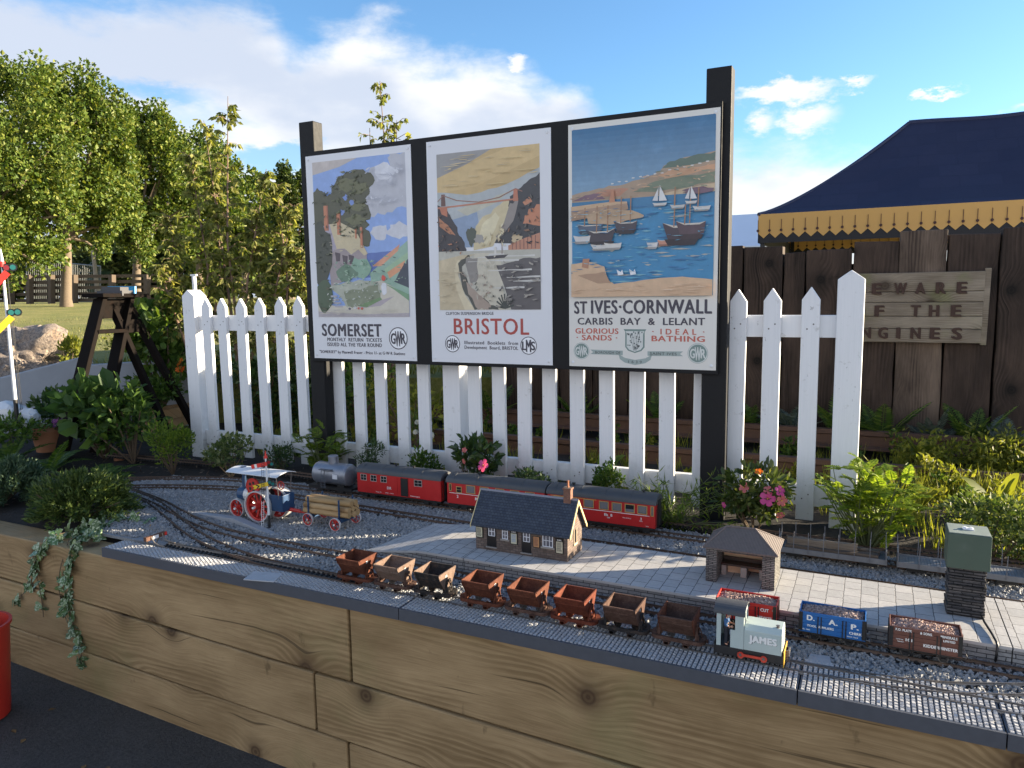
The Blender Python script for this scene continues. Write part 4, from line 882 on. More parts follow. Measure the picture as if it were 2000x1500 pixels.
b = MB(); R_ = (-.392, 2.336, .811), (-.306, 2.336, .813)
b.cyl(*R_, .0028, n=8)
for p, c in ((R_[0], vs[4]), (R_[1], vs[5]), (R_[1], vs[6]), (R_[0], vs[7])): b.cyl(p, c, .0024, n=8)
b.build('ridge_tiles', paint('ridge_brown', (.15, .12, .11), .85, .25, 90), rf)
bn = MB().box(-.406, -.276, 2.335, 2.372, .683, .689).build('bench', DWOOD, ss); MB().box(-.406, -.276, 2.374, 2.378, .683, .700).build('bench_back', DWOOD, bn)
for x0, x1 in ((-.406, -.392), (-.347, -.328), (-.29, -.276)): MB().box(x0, x1, 2.332, 2.37, .6505, .683).build('bench_support', paint('pale_stone', (.32, .29, .26), .85, .25, 90, b=.5), bn, bevel=.002)
MB().box(-.391, -.348, 2.368, 2.372, .6505, .683).build('plinth', PLAS, bn)

# ================================================================ water tower
SLB = brick_mat('stacked_slate', (.055, .053, .055), (.12, .11, .105), (.012, .012, .012), .045, .0085, ax='wz', msize=.0013, bmp=1., nvar=1.)
GRNP = paint('olive_green_paint', (.055, .085, .06), .6, .12, 25, dirt=((.16, .18, .16), .25), b=.15)
tw_ = thing('water_tower', 'square water tower of dark slate with a dull green tank on the platform', 'water tower', (.26, 2.335, .65))
b = MB(); x0, x1, y0, y1 = .213, .302, 2.288, 2.372; rr = random.Random(3); z = .6505
while z < .782:
    h = rr.uniform(.004, .009); 
    j = [rr.uniform(-.0022, .0022) for _ in range(4)]
    b.box(x0+j[0], x1+j[1], y0+j[2], y1+j[3], z, min(.786, z+h-.0008)); z += h
b.box(x0+.003, x1-.003, y0+.003, y1-.003, .6505, .785); b.build('stone_base', SLB, tw_, bevel=.0012)
MB().box(x0-.007, x1+.006, y0-.007, y1+.005, .787, .884).build('tank', GRNP, tw_, bevel=.0015)
b = MB(); b.box(x0-.0045, x1+.0035, y0-.0045, y1+.0025, .8845, .8862); ld = b.build('tank_lid', paint('grey_green_lid', (.19, .225, .20), .65, .25, 30, dirt=((.35, .35, .33), .6)), tw_)
b = MB(); b.box(.243, .27, 2.32, 2.337, .8866, .8895); b.lathe([(.004, .8895), (.004, .893)], (.249, 2.329, 0)); b.lathe([(.004, .8895), (.004, .893)], (.264, 2.329, 0)); b.build('lid_handle', FRAME, ld)
b = MB(); b.tube([(.2965, 2.2825, .66), (.299, 2.26, .656), (.308, 2.19, .655), (.312, 2.14, .655), (.313, 2.129, .650), (.312, 2.126, .63), (.310, 2.126, .61)], .0032, 8); b.build('hose', BLACK, tw_, smooth=True)

# ================================================================ rolling stock
def wheelset(b, x, yc, zr, r, half, gauge=.0415):
    b.cyl((x, yc-half, zr+r), (x, yc+half, zr+r), .0016, n=8)
    for s in (-1, 1):
        y = yc+s*gauge/2; M_ = [(r*.98, y+s*.005), (r, y), (r*1.1, y-s*.0005), (r*1.1, y-s*.0018)]
        b.lathe(M_ if s > 0 else M_, (x, 0, zr+r), 'y', 18)
ZRL = .6125
# ---- tipper wagons --------------------------------------------------------
def rust(name, c0, c1, c2):
    m, q = newmat(name); n = q.noise(q.pos, 55, 6, .7); n2 = q.noise(q.pos, 230, 4, .6)
    q.L(q.mix(q.smooth(n2, .5, .72), q.ramp(n, [(.3, c0), (.52, c1), (.72, c2)]), tuple(x*.55 for x in c1)), q.bs.inputs['Base Color']); q.bs.inputs['Roughness'].default_value = .82; q.bs.inputs['Specular IOR Level'].default_value = .2
    bump(q, q.m('ADD', n, n2), .35, .0015); return m
RUSTS = {'orange': rust('orange_rust', (.060, .021, .013), (.108, .036, .020), (.16, .062, .034)), 'grey': rust('grey_rust', (.10, .058, .04), (.17, .12, .095), (.17, .078, .042)), 'brown': rust('brown_rust', (.05, .026, .019), (.09, .05, .037), (.14, .085, .064)), 'black': rust('black_rust', (.014, .013, .013), (.03, .027, .026), (.10, .06, .04)), 'red': rust('red_rust', (.075, .019, .011), (.125, .032, .017), (.16, .048, .026))}
def tipper(x, label, body, frame, num, seed, out=None, lean=0.):
    rr = random.Random(seed); yc = 1.90; t = thing('tipper_wagon', label, 'wagon', (x, yc, ZRL), 'skip tipper wagons on the cobbled siding')
    bm_, fm_ = RUSTS[body], RUSTS[frame]; om = RUSTS[out or body]
    # underframe: two side channels, rounded end plates
    b = MB(); zf = .629
    for s in (-1, 1): b.box(x-.057, x+.057, yc+s*.027-.003, yc+s*.027+.003, zf-.005, zf+.005)
    for s in (-1, 1):
        pl = [(x+s*.057, yc-.03)]+[(x+s*(.057+.016*math.cos(a)), yc+.03*math.sin(a)) for a in [-1.57+3.14*k/8 for k in range(9)]]+[(x+s*.057, yc+.03)]
        b.prism(pl, zf-.005, zf+.005, 'z')
        b.box(x+s*.052-.004, x+s*.052+.004, yc-.024, yc+.024, zf-.004, zf+.004)
    b.build('underframe', fm_, t, bevel=.0008)
    b = MB()
    for s in (-1, 1): 
        for u in (-.026, .026): b.box(x+u-.008, x+u+.008, yc+s*.0335-.0035, yc+s*.0335+.003, .617, .6235); b.cyl((x+u, yc+s*.037, .6205), (x+u, yc+s*.031, .6205), .0055, n=10); b.box(x+u-.011, x+u+.011, yc+s*.033-.001, yc+s*.033+.001, .6235, .625)
    b.build('axlebox', fm_, t)
    for u in (-.026, .026): b = MB(); wheelset(b, x+u, yc, ZRL, .0105, .03); b.build('wheelset', STEEL if rr.random() < .5 else fm_, t)
    b = MB()
    for s in (-1, 1):
        b.cyl((x+s*.072, yc, zf), (x+s*.0775, yc, zf), .0042, .006, 10)
    b.build('coupling', fm_, t)
    # stands at both ends
    for s in (-1, 1):
        b = MB(); xe = x+s*.049
        for e in (-1, 1): b.beam((xe, yc+e*.021, zf+.005), (xe, yc+e*.009, .672), .0035, .005, (1, 0, 0))
        b.box(xe-.002, xe+.002, yc-.011, yc+.011, .666, .672)
        b.beam((xe+s*.006, yc-.018, zf+.004), (xe+s*.001, yc-.012, .664), .003, .003, (1, 0, 0)); b.tube([(xe+s*.012, yc+.004, zf+.005), (xe+s*.010, yc+.001, .65), (xe+s*.004, yc-.004, .668)], .0018, 6)
        b.box(xe-.006, xe+.006, yc-.01, yc+.01, zf+.005, zf+.012)
        b.build('stand', fm_, t, bevel=.0005)
    # V hopper
    Lx, wt, wb, zt, zb_ = .044, .047, .014, .697, .642
    prof = [(-wt, zt), (-wt+.0055, zt-.017), (-wb, zb_), (wb, zb_), (wt-.0055, zt-.017), (wt, zt)]; th = .0016
    def ins(p): y, z = p; return (y-th*1.3*np.sign(y), z+(th if z < zb_+.001 else 0))
    b = MB(); n = len(prof); vo = [(x+sx_*Lx, yc+y, z) for sx_ in (-1, 1) for y, z in prof]; vi = [(x+sx_*Lx, yc+ins((y, z))[0], ins((y, z))[1]) for sx_ in (-1, 1) for y, z in prof]
    b.add(vo, [(i, i+1, n+i+1, n+i) for i in range(n-1)]); b.add(vi, [(i+n, n+i+1-1+1, i+1, i) if False else (i, n+i, n+i+1, i+1) for i in range(n-1)])
    for y in (-1, 1): b.box(x-Lx, x+Lx, yc+y*wt-.0025, yc+y*wt+.0025, zt-.002, zt+.002); b.box(x-Lx, x+Lx, yc+y*(wt-.006)-.0012, yc+y*(wt-.006)+.0012, zt-.019, zt-.016)
    hp = b.build('hopper', om, t, recalc=False)
    for s in (-1, 1):
        b = MB(); k = 1.06
        outl = [(-wt*k, zt+.0035), (wt*k, zt+.0035), (wt*k+.001, zt-.003), (wt*.94, zt-.017), (wb*1.5, zb_+.004), (-wb*1.5, zb_+.004), (-wt*.94, zt-.017), (-wt*k-.001, zt-.003)]
        b.prism([(yc+y, z) for y, z in outl], x+s*Lx, x+s*(Lx+.0022), 'x'); b.box(x+s*(Lx+.0022)-.002*(s < 0), x+s*(Lx+.0022)+.002*(s > 0), yc-wt, yc+wt, zt+.0005, zt+.0035)
        b.box(x+s*(Lx+.001)-.0005, x+s*(Lx+.005)+.0005, yc-.012, yc+.012, .657, .663) if s < 0 else b.box(x+Lx+.0022, x+Lx+.006, yc-.012, yc+.012, .657, .663)
        e = b.build('end_plate', bm_, hp, bevel=.0005)
        if s > 0 and num: text(num, 'number', LETTER, e, yc-.008, .681, x+Lx+.0023, .0075, facing='+x', bold=.03, depth=.0004)
    return t
TX = [-1.507, -1.357, -1.205, -1.035, -.883, -.736, -.590, -.438]
TL = [('orange', 'orange', '21', None, 'bright orange rusted tipper wagon at the left end of the row, numbered 21'), ('grey', 'brown', '15', None, 'dusty grey-brown tipper wagon numbered 15 on its end plate'), ('grey', 'black', '10', 'black', 'tipper wagon with black sides and chassis, third from the left end'), ('orange', 'orange', '12', None, 'rusty orange tipper wagon directly right of the black-sided wagon'), ('orange', 'brown', '3', None, 'rusty tipper wagon with brown chassis, fifth in the row from the left'), ('red', 'red', '6', None, 'reddest of the rusty tipper wagons, left of the dull brown one'), ('brown', 'black', '9', None, 'dull brown tipper wagon on a black chassis, second from the locomotive'), ('orange', 'brown', '', 'brown', 'rusty tipper wagon coupled directly to the grey locomotive')]
for i, (x, (bd, fr, nu, ot, lb)) in enumerate(zip(TX, TL)): tipper(x, lb, bd, fr, nu, i, ot)

# ---- grey locomotive ------------------------------------------------------
PALE = paint('pale_green_grey', (.40, .47, .45), .42, .06, 60, b=.05)
LB = paint('loco_black', (.017, .016, .016), .55, .3, 60, dirt=((.05, .04, .03), .5))
RED = paint('bright_red', (.52, .05, .025), .5, .12, 60)
YEL = paint('ochre_yellow', (.60, .33, .03), .5, .1, 60)
lo = thing('locomotive', 'pale grey-green narrow gauge diesel locomotive lettered JAMES on the siding', 'locomotive', (-.25, 1.903, ZRL))
yc, hw = 1.903, .0355; xa, xc, xb = -.334, -.266, -.174
b = MB(); b.box(xa-.003, xb+.004, yc-hw, yc+hw, .6185, .640); fr = b.build('frame', LB, lo, bevel=.001)
MB().box(xb+.0042, xb+.0065, yc-hw-.001, yc+hw+.001, .613, .652).build('buffer_beam', YEL, lo, bevel=.001)
MB().box(xa-.0055, xa-.0032, yc-hw-.001, yc+hw+.001, .613, .648).build('buffer_beam', LB, lo)
b = MB()
for k in range(5): b.box(xb+.0065, xb+.0165, yc-.012, yc+.012, .618+k*.0065, .622+k*.0065)
b.box(xb+.0065, xb+.013, yc-.009, yc+.009, .617, .648); b.build('coupling', STEEL, lo, bevel=.0006)
# bonnet
b = MB(); b.prism([(yc-hw, .6405), (yc+hw, .6405), (yc+hw, .694), (yc+hw-.011, .7065), (yc-hw+.011, .7065), (yc-hw, .694)], xc+.0004, xb, 'x'); bo = b.build('bonnet', PALE, lo, bevel=.0015)
b = MB(); b.box(xc+.006, xb-.006, yc-hw-.0009, yc-hw+.001, .648, .688); b.build('side_door', PALE, bo, bevel=.0006)
b = MB()
for k in range(7): b.box(xb+.0002, xb+.0014, yc-.026, yc+.026, .65+k*.006, .6525+k*.006)
b.build('grille', paint('pale_yellow_grey', (.46, .47, .38), .5, .1, 60), bo); 
text('JAMES', 'nameplate', LETTER, bo, (xc+xb)/2+.0005, .666, yc-hw-.0012, .0175, w=.068, bold=.055, depth=.0012)
text('JAMES', 'nameplate_shadow', LETTERK, bo, (xc+xb)/2+.0012, .6652, yc-hw-.0010, .0175, w=.068, bold=.065, depth=.0003)
b = MB(); b.cyl((xb-.012, yc-.018, .7065), (xb-.012, yc-.018, .7085), .0042, n=12); b.cyl((xb-.012, yc-.018, .7085), (xb-.012, yc-.018, .712), .0012, n=8); b.cyl((xb-.012, yc-.018, .712), (xb-.012, yc-.018, .7125), .005, n=12); b.build('filler_cap', STEEL, bo)
# cab with a doorway on the near side
b = MB(); cz = .731
for ys in (yc-hw, yc+hw-.0016):
    b.box(xa, xa+.011, ys, ys+.0016, .6405, cz); b.box(xa+.0465, xc, ys, ys+.0016, .6405, cz); b.box(xa+.011, xa+.0465, ys, ys+.0016, cz-.003, cz)
b.box(xa+.035, xa+.0465, yc-hw, yc-hw+.0016, .6405, .6875)
gab = lambda: [(yc-hw+.0017, .6405), (yc+hw-.0017, .6405), (yc+hw-.0017, cz-.0002), (yc+.017, .7435), (yc-.017, .7435), (yc-hw+.0017, cz-.0002)]
def endwall(x0, x1):
    # wall with two window openings
    b.box(x0, x1, yc-hw+.0017, yc+hw-.0017, .6405, .706); b.box(x0, x1, yc-hw+.0017, yc-hw+.008, .706, cz-.003); b.box(x0, x1, yc+hw-.008, yc+hw-.0017, .706, cz-.003); b.box(x0, x1, yc-.004, yc+.004, .706, .728); b.prism([(yc-hw+.0017, cz-.0035), (yc+hw-.0017, cz-.0035), (yc+.018, .7435), (yc-.018, .7435)], x0, x1, 'x')
endwall(xa, xa+.0016); endwall(xc-.0016, xc); cb = b.build('cab', PALE, lo)
MB().box(xa+.0018, xc-.0018, yc-hw+.0018, yc+hw-.0018, .6405, .6415).build('cab_floor', LB, cb)
b = MB(); n = 12; ro = [(yc+(hw+.0035)*math.cos(a), .728+.0215*math.sin(a)**.8) for a in [math.pi*k/n for k in range(n+1)]]; ri = [(yc+(hw+.0015)*math.cos(a), .7265+.0195*math.sin(a)**.8) for a in [math.pi*k/n for k in range(n, -1, -1)]]
b.prism(ro+ri, xa-.007, xc+.003, 'x'); b.build('cab_roof', paint('dark_grey_roof', (.055, .058, .065), .6, .25, 50), cb)
b = MB(); b.box(xa+.040, xa+.05, yc-.012, yc+.012, .6415, .69); b.cyl((xa+.043, yc-.01, .69), (xa+.036, yc-.012, .703), .0012, n=6); b.build('control_stand', LB, cb)
b = MB()
for x in (xa+.062, xa+.118): b.lathe([(.0082, yc-hw-.0058), (.0088, yc-hw-.0025), (.006, yc-hw-.0008)], (x, 0, .6262), 'y', 18)
b.build('flycrank', RED, lo, smooth=False)
b = MB(); b.beam((xa+.062, yc-hw-.0072, .629), (xa+.118, yc-hw-.0072, .629), .0022, .0062, (0, 0, 1)); b.build('coupling_rod', RED, lo)
b = MB()
for x in (xa+.062, xa+.118): b.cyl((x, yc-hw-.0092, .629), (x, yc-hw-.0075, .629), .0035, n=10)
b.build('crank_pin', STEEL, lo)
for x in (xa+.062, xa+.118): b = MB(); wheelset(b, x, yc, ZRL, .012, .02); b.build('wheelset', LB, lo)

# ---- driver (model figure standing in the cab doorway) ---------------------
def skin(name, V, E_, R, mat, parent=None, sub=2):
    me = bpy.data.meshes.new(name); me.from_pydata(V, E_, []); o = bpy.data.objects.new(name, me); COL.objects.link(o)
    md = o.modifiers.new('skin', 'SKIN'); me.skin_vertices.new() if not me.skin_vertices else None
    for i, r in enumerate(R): me.skin_vertices[0].data[i].radius = (r, r) if not isinstance(r, tuple) else r; me.skin_vertices[0].data[i].use_root = (i == 0)
    md.use_smooth_shade = True; s = o.modifiers.new('sub', 'SUBSURF'); s.levels = sub; s.render_levels = sub
    dg = bpy.context.evaluated_depsgraph_get(); dg.update(); m2 = bpy.data.meshes.new_from_object(o.evaluated_get(dg)); bpy.data.objects.remove(o); bpy.data.meshes.remove(me)
    m2.materials.clear(); m2.materials.append(mat); m2.polygons.foreach_set('use_smooth', [True]*len(m2.polygons)); m2.name = name
    o = bpy.data.objects.new(name, m2); COL.objects.link(o)
    if parent: o.parent = parent; ORG[o] = ORG[parent]
    return o
SKIN = paint('skin', (.46, .25, .17), .6, .08, 120); NAVY = paint('dark_overalls', (.012, .014, .022), .8, .25, 120); BLUE = paint('blue_shirt', (.035, .10, .22), .8, .2, 120)
px_, py_, pz_ = xa+.0225, yc-hw+.011, .6415; K = .089/1.75     # a figure 89 mm tall, scaled from 1.75 m
def B(x, y, z): return (x*K, y*K, z*K)      # x towards the bonnet, y away from the viewer
pr = bpy.data.objects.new('person', None); COL.objects.link(pr); pr.location = (px_, py_, pz_); tag(pr, 'figure of a driver in blue shirt, dark overalls and cap standing in the cab doorway', 'person')
V_ = [B(0, 0, .93), B(.01, 0, 1.1), B(.05, 0, 1.34), B(.08, 0, 1.47), B(.11, 0, 1.56), B(.135, 0, 1.66),
      B(-.0, -.10, .86), B(.03, -.11, .48), B(.0, -.11, .08), B(.11, -.12, .04), B(-.0, .10, .86), B(.05, .11, .48), B(.02, .11, .08), B(.13, .12, .04),
      B(.05, -.19, 1.38), B(.0, -.24, 1.12), B(.2, -.2, 1.03), B(.27, -.17, 1.05), B(.05, .19, 1.38), B(.05, .24, 1.12), B(.25, .17, 1.08), B(.31, .14, 1.1)]
E2 = [(0, 1), (1, 2), (2, 3), (3, 4), (4, 5), (0, 6), (6, 7), (7, 8), (8, 9), (0, 10), (10, 11), (11, 12), (12, 13), (2, 14), (14, 15), (15, 16), (16, 17), (2, 18), (18, 19), (19, 20), (20, 21)]
R2 = [x*K for x in (.15, .145, .17, .08, .06, .085, .10, .075, .055, .045, .10, .075, .055, .045, .075, .06, .045, .04, .075, .06, .045, .04)]
ORG[pr] = Vector((px_, py_, pz_))
bd = skin('body', V_, E2, R2, SKIN, pr)
skin('overalls', [B(0, 0, .9), B(.005, 0, 1.08), B(.045, 0, 1.26), B(0, -.105, .86), B(.03, -.115, .48), B(.0, -.115, .1), B(0, .105, .86), B(.05, .115, .48), B(.02, .115, .1)], [(0, 1), (1, 2), (0, 3), (3, 4), (4, 5), (0, 6), (6, 7), (7, 8)], [x*K for x in (.18, .17, .185, .125, .1, .09, .125, .1, .09)], NAVY, pr)
skin('shirt', [B(.04, 0, 1.3), B(.05, 0, 1.38), B(.06, 0, 1.45), B(.05, -.2, 1.37), B(0, -.25, 1.12), B(.13, -.215, 1.06), B(.05, .2, 1.37), B(.05, .25, 1.12), B(.18, .19, 1.08)], [(0, 1), (1, 2), (1, 3), (3, 4), (4, 5), (1, 6), (6, 7), (7, 8)], [x*K for x in (.18, .175, .1, .10, .085, .065, .10, .085, .065)], BLUE, pr)
def local(b): b.v = [tuple(Vector(p)+Vector((px_, py_, pz_))) for p in b.v]; return b
ORG[pr] = Vector((px_, py_, pz_))
b = MB(); b.lathe([(.001*K, 1.5*K), (.06*K, 1.51*K), (.095*K, 1.57*K), (.11*K, 1.65*K), (.107*K, 1.72*K), (.08*K, 1.78*K), (.001*K, 1.8*K)], B(.15, 0, 0), n=14); hd = local(b).build('head', SKIN, pr, smooth=True)
b = MB(); b.cyl(B(.25, 0, 1.65), B(.29, 0, 1.62), .018*K, .022*K, 8); b.cyl(B(.15, -.108, 1.65), B(.14, -.125, 1.66), .03*K, n=8); b.cyl(B(.15, .108, 1.65), B(.14, .125, 1.66), .03*K, n=8); local(b).build('nose_and_ears', SKIN, hd, smooth=True)
b = MB()
for s in (-1, 1): b.lathe([(.001*K, -.012*K), (.012*K, 0), (.001*K, .012*K)], B(.247, s*.04, 1.675), n=8)
b.box(*[v*K for v in (.243, .256, -.035, .035, 1.572, 1.582)]); local(b).build('eyes_and_mouth', LETTERK, hd)
b = MB(); b.lathe([(.112*K, 1.70*K), (.135*K, 1.74*K), (.13*K, 1.79*K), (.06*K, 1.83*K), (.001*K, 1.835*K)], B(.14, 0, 0), n=14); b.prism([(.22*K, -.09*K), (.31*K, -.05*K), (.33*K, 0), (.31*K, .05*K), (.22*K, .09*K)], 1.70*K, 1.72*K, 'z'); local(b).build('cap', paint('black_cap', (.02, .018, .018), .8), hd, smooth=False)
b = MB(); b.lathe([(.108*K, 1.6*K), (.118*K, 1.66*K), (.113*K, 1.72*K)], B(.125, 0, 0), n=14); local(b).build('hair', paint('grey_hair', (.25, .22, .2), .8), hd)
for s, (hx, hy, hz) in ((-1, (.27, -.17, 1.05)), (1, (.31, .14, 1.1))):
    b = MB(); b.box(*[v*K for v in (hx-.02, hx+.055, hy-.018, hy+.018, hz-.045, hz+.04)])
    for k in range(4): z = hz+.032-k*.024; L_ = (.062, .072, .068, .05)[k]; b.tube([((hx+.05)*K, hy*K, z*K), ((hx+.05+L_*.55)*K, (hy-s*.012)*K, (z-.006)*K), ((hx+.05+L_*.75)*K, (hy-s*.04)*K, (z-.012)*K)], [.0115*K, .0105*K, .008*K], 6)
    b.tube([((hx)*K, (hy-s*.016)*K, (hz+.035)*K), ((hx+.04)*K, (hy-s*.04)*K, (hz+.055)*K), ((hx+.075)*K, (hy-s*.045)*K, (hz+.05)*K)], [.013*K, .012*K, .009*K], 6)
    local(b).build('hand', SKIN, pr, bevel=.0002)

# ---- open wagons ----------------------------------------------------------
PINK = None
m, q = newmat('pink_granite'); r = q.n('ShaderNodeNewGeometry').outputs['Random Per Island']
q.L(q.ramp(r, [(0, (.17, .10, .085)), (.5, (.32, .205, .17)), (1, (.48, .35, .29))]), q.bs.inputs['Base Color']); q.bs.inputs['Roughness'].default_value = .8; PINK = m
def openwagon(xc_, label, mat, texts, seed, load, lmat=None, dark=.03, irons=True):
    yc = 2.082; hw, hl = .0375, .081; z0, z1 = .641, .694
    t = thing('open_wagon', label, 'wagon', (xc_, yc, ZRL), 'open goods wagons beside the platform'); x0, x1 = xc_-hl, xc_+hl
    b = MB(); th = .0032
    for ya, yb in ((yc-hw, yc-hw+th), (yc+hw-th, yc+hw)):
        nb = 5
        for k in range(nb): b.box(x0, x1, ya, yb, z0+(z1-z0)*k/nb+.0002, z0+(z1-z0)*(k+1)/nb-.0002)
    for xa_, xb_ in ((x0, x0+th), (x1-th, x1)): b.box(xa_, xb_, yc-hw+th+.0001, yc+hw-th-.0001, z0, z1)
    b.box(x0, x1, yc-hw, yc+hw, z0-.003, z0); bo = b.build('body', mat, t, bevel=.0007)
    strap = lambda *q_: MB().box(*q_).build('iron_strap', BLACK, bo)
    for x in (x0+.0045, x1-.0045):
        strap(x-.0045, x+.0045, yc-hw-.0016, yc-hw-.0001, z0, z1-.001); strap(x-.0045, x+.0045, yc+hw+.0001, yc+hw+.0016, z0, z1-.001)
    for u in (-.030, .030):
        for e in (-.004, .004): strap(xc_+u+e-.0013, xc_+u+e+.0013, yc-hw-.0014, yc-hw-.0001, z0-.002, z1-.009)
    for s, x in ((-1, x0), (1, x1)):
        for e in (-.018, .018): strap(x+(-.002 if s < 0 else .0001), x+(-.0001 if s < 0 else .002), yc+e-.003, yc+e+.003, z0, z1-.003)
    b = MB(); b.box(x0-.002, x1+.002, yc-hw+.006, yc+hw-.006, .6325, .6378)
    for u in (-.042, .042):
        for s in (-1, 1): 
            yy = yc+s*.0285
            b.prism([(xc_+u-.013, .6325), (xc_+u-.006, .617), (xc_+u+.006, .617), (xc_+u+.013, .6325), (xc_+u+.010, .6325), (xc_+u+.004, .622), (xc_+u-.004, .622), (xc_+u-.010, .6325)], yy-.001, yy+.001); b.box(xc_+u-.005, xc_+u+.005, yy-.0035, yy+.0035, .6175, .6265); b.box(xc_+u-.014, xc_+u+.014, yy-.0012, yy+.0012, .6275, .6292)
    b.beam((xc_-.035, yc-.033, .624), (xc_+.02, yc-.033, .634), .0015, .002); b.build('underframe', BLACK, t)
    for u in (-.042, .042): b = MB(); wheelset(b, xc_+u, yc, ZRL, .0125, .028); b.build('wheelset', STEEL, t)
    b = MB()
    for s, x in ((-1, x0), (1, x1)):
        for e in (-.022, .022): b.cyl((x, yc+e, .6355), (x+s*.009, yc+e, .6355), .002, n=8); b.cyl((x+s*.009, yc+e, .6355), (x+s*.0105, yc+e, .6355), .0058, n=14)
        b.tube([(x, yc, .6355), (x+s*.012, yc, .635), (x+s*.016, yc, .626), (x+s*.010, yc, .620)], .0014, 6)
    b.build('buffers', STEEL, t)
    for tx, xx, zz, hh, ww in texts: text(tx, 'lettering', LETTER, bo, xc_+xx, zz, yc-hw-.0004, hh, w=ww, bold=.035, depth=.0004)
    # load: a heap of chippings
    b = MB(); rs = np.random.default_rng(seed); n = 2100; xx = rs.uniform(-hl+.006, hl-.006, n); yy = rs.uniform(-hw+.005, hw-.005, n)
    e = 1-np.maximum(np.abs(xx/(hl-.004))**3, np.abs(yy/(hw-.003))**2.5); hgt = z1-.0125+load*np.clip(e, 0, 1)*(.8+.4*np.sin(xx*55+seed)*.5)+rs.uniform(-.002, .001, n)
    stones(b, xc_+xx, yc+yy, hgt, .0056*(.6+.8*rs.random(n))); b.box(x0+th+.0005, x1-th-.0005, yc-hw+th+.0005, yc+hw-th-.0005, z0+.001, z1-.012)
    tag(b.build('chippings_load', lmat or PINK, recalc=False), {0: 'pink stone chippings heaped in the red wagon behind the locomotive', 1: 'darker stone chippings heaped in the blue wagon', 2: 'pink stone chippings heaped in the brown wagon'}[seed], 'stone load', 'stone loads in the open wagons')
    return t
m, q = newmat('mauve_chippings'); r = q.n('ShaderNodeNewGeometry').outputs['Random Per Island']
q.L(q.ramp(r, [(0, (.12, .085, .08)), (.5, (.23, .17, .16)), (1, (.36, .28, .26))]), q.bs.inputs['Base Color']); q.bs.inputs['Roughness'].default_value = .8; MAUVE = m
openwagon(-.288, 'bright red open wagon lettered CUT SERVICES behind the grey locomotive', paint('wagon_red', (.45, .022, .015), .45, .15, 40), [('CUT', .05, .674, .0095, .022), ('SERVICES', .05, .6545, .0062, .038)], 0, .012)
openwagon(-.068, 'bright blue open wagon lettered D. A. P. in the middle of the goods wagons', paint('wagon_blue', (.010, .105, .33), .45, .15, 40), [('D.', -.052, .672, .0145, .020), ('A.', .003, .669, .0145, .022), ('P.', .055, .666, .0145, .019), ('TOOL SUPPLIERS', -.028, .654, .0062, .066), ('CHIRK', .057, .6515, .0072, .030), ('No. 3465', -.063, .644, .0034, .020), ('Chirk Yard', .05, .6435, .003, .026)], 1, .014, MAUVE)
openwagon(.148, 'brown open wagon lettered P.O. PLATE & SONS MINERALS beside the water tower', paint('wagon_brown', (.12, .045, .03), .55, .18, 40), [('P.O. PLATE', -.049, .6835, .0066, .036), ('& SONS', .001, .6832, .0066, .026), ('MINERALS', .051, .6828, .0066, .036), ('LIMITED', .052, .673, .0058, .026), ('101', -.036, .659, .0078, .015), ('KIDDERMINSTER', .034, .6515, .0080, .075), ('Load 10 tons', -.057, .6605, .0028, .016), ('Tare 6.5', -.055, .6545, .0028, .014)], 2, .014)
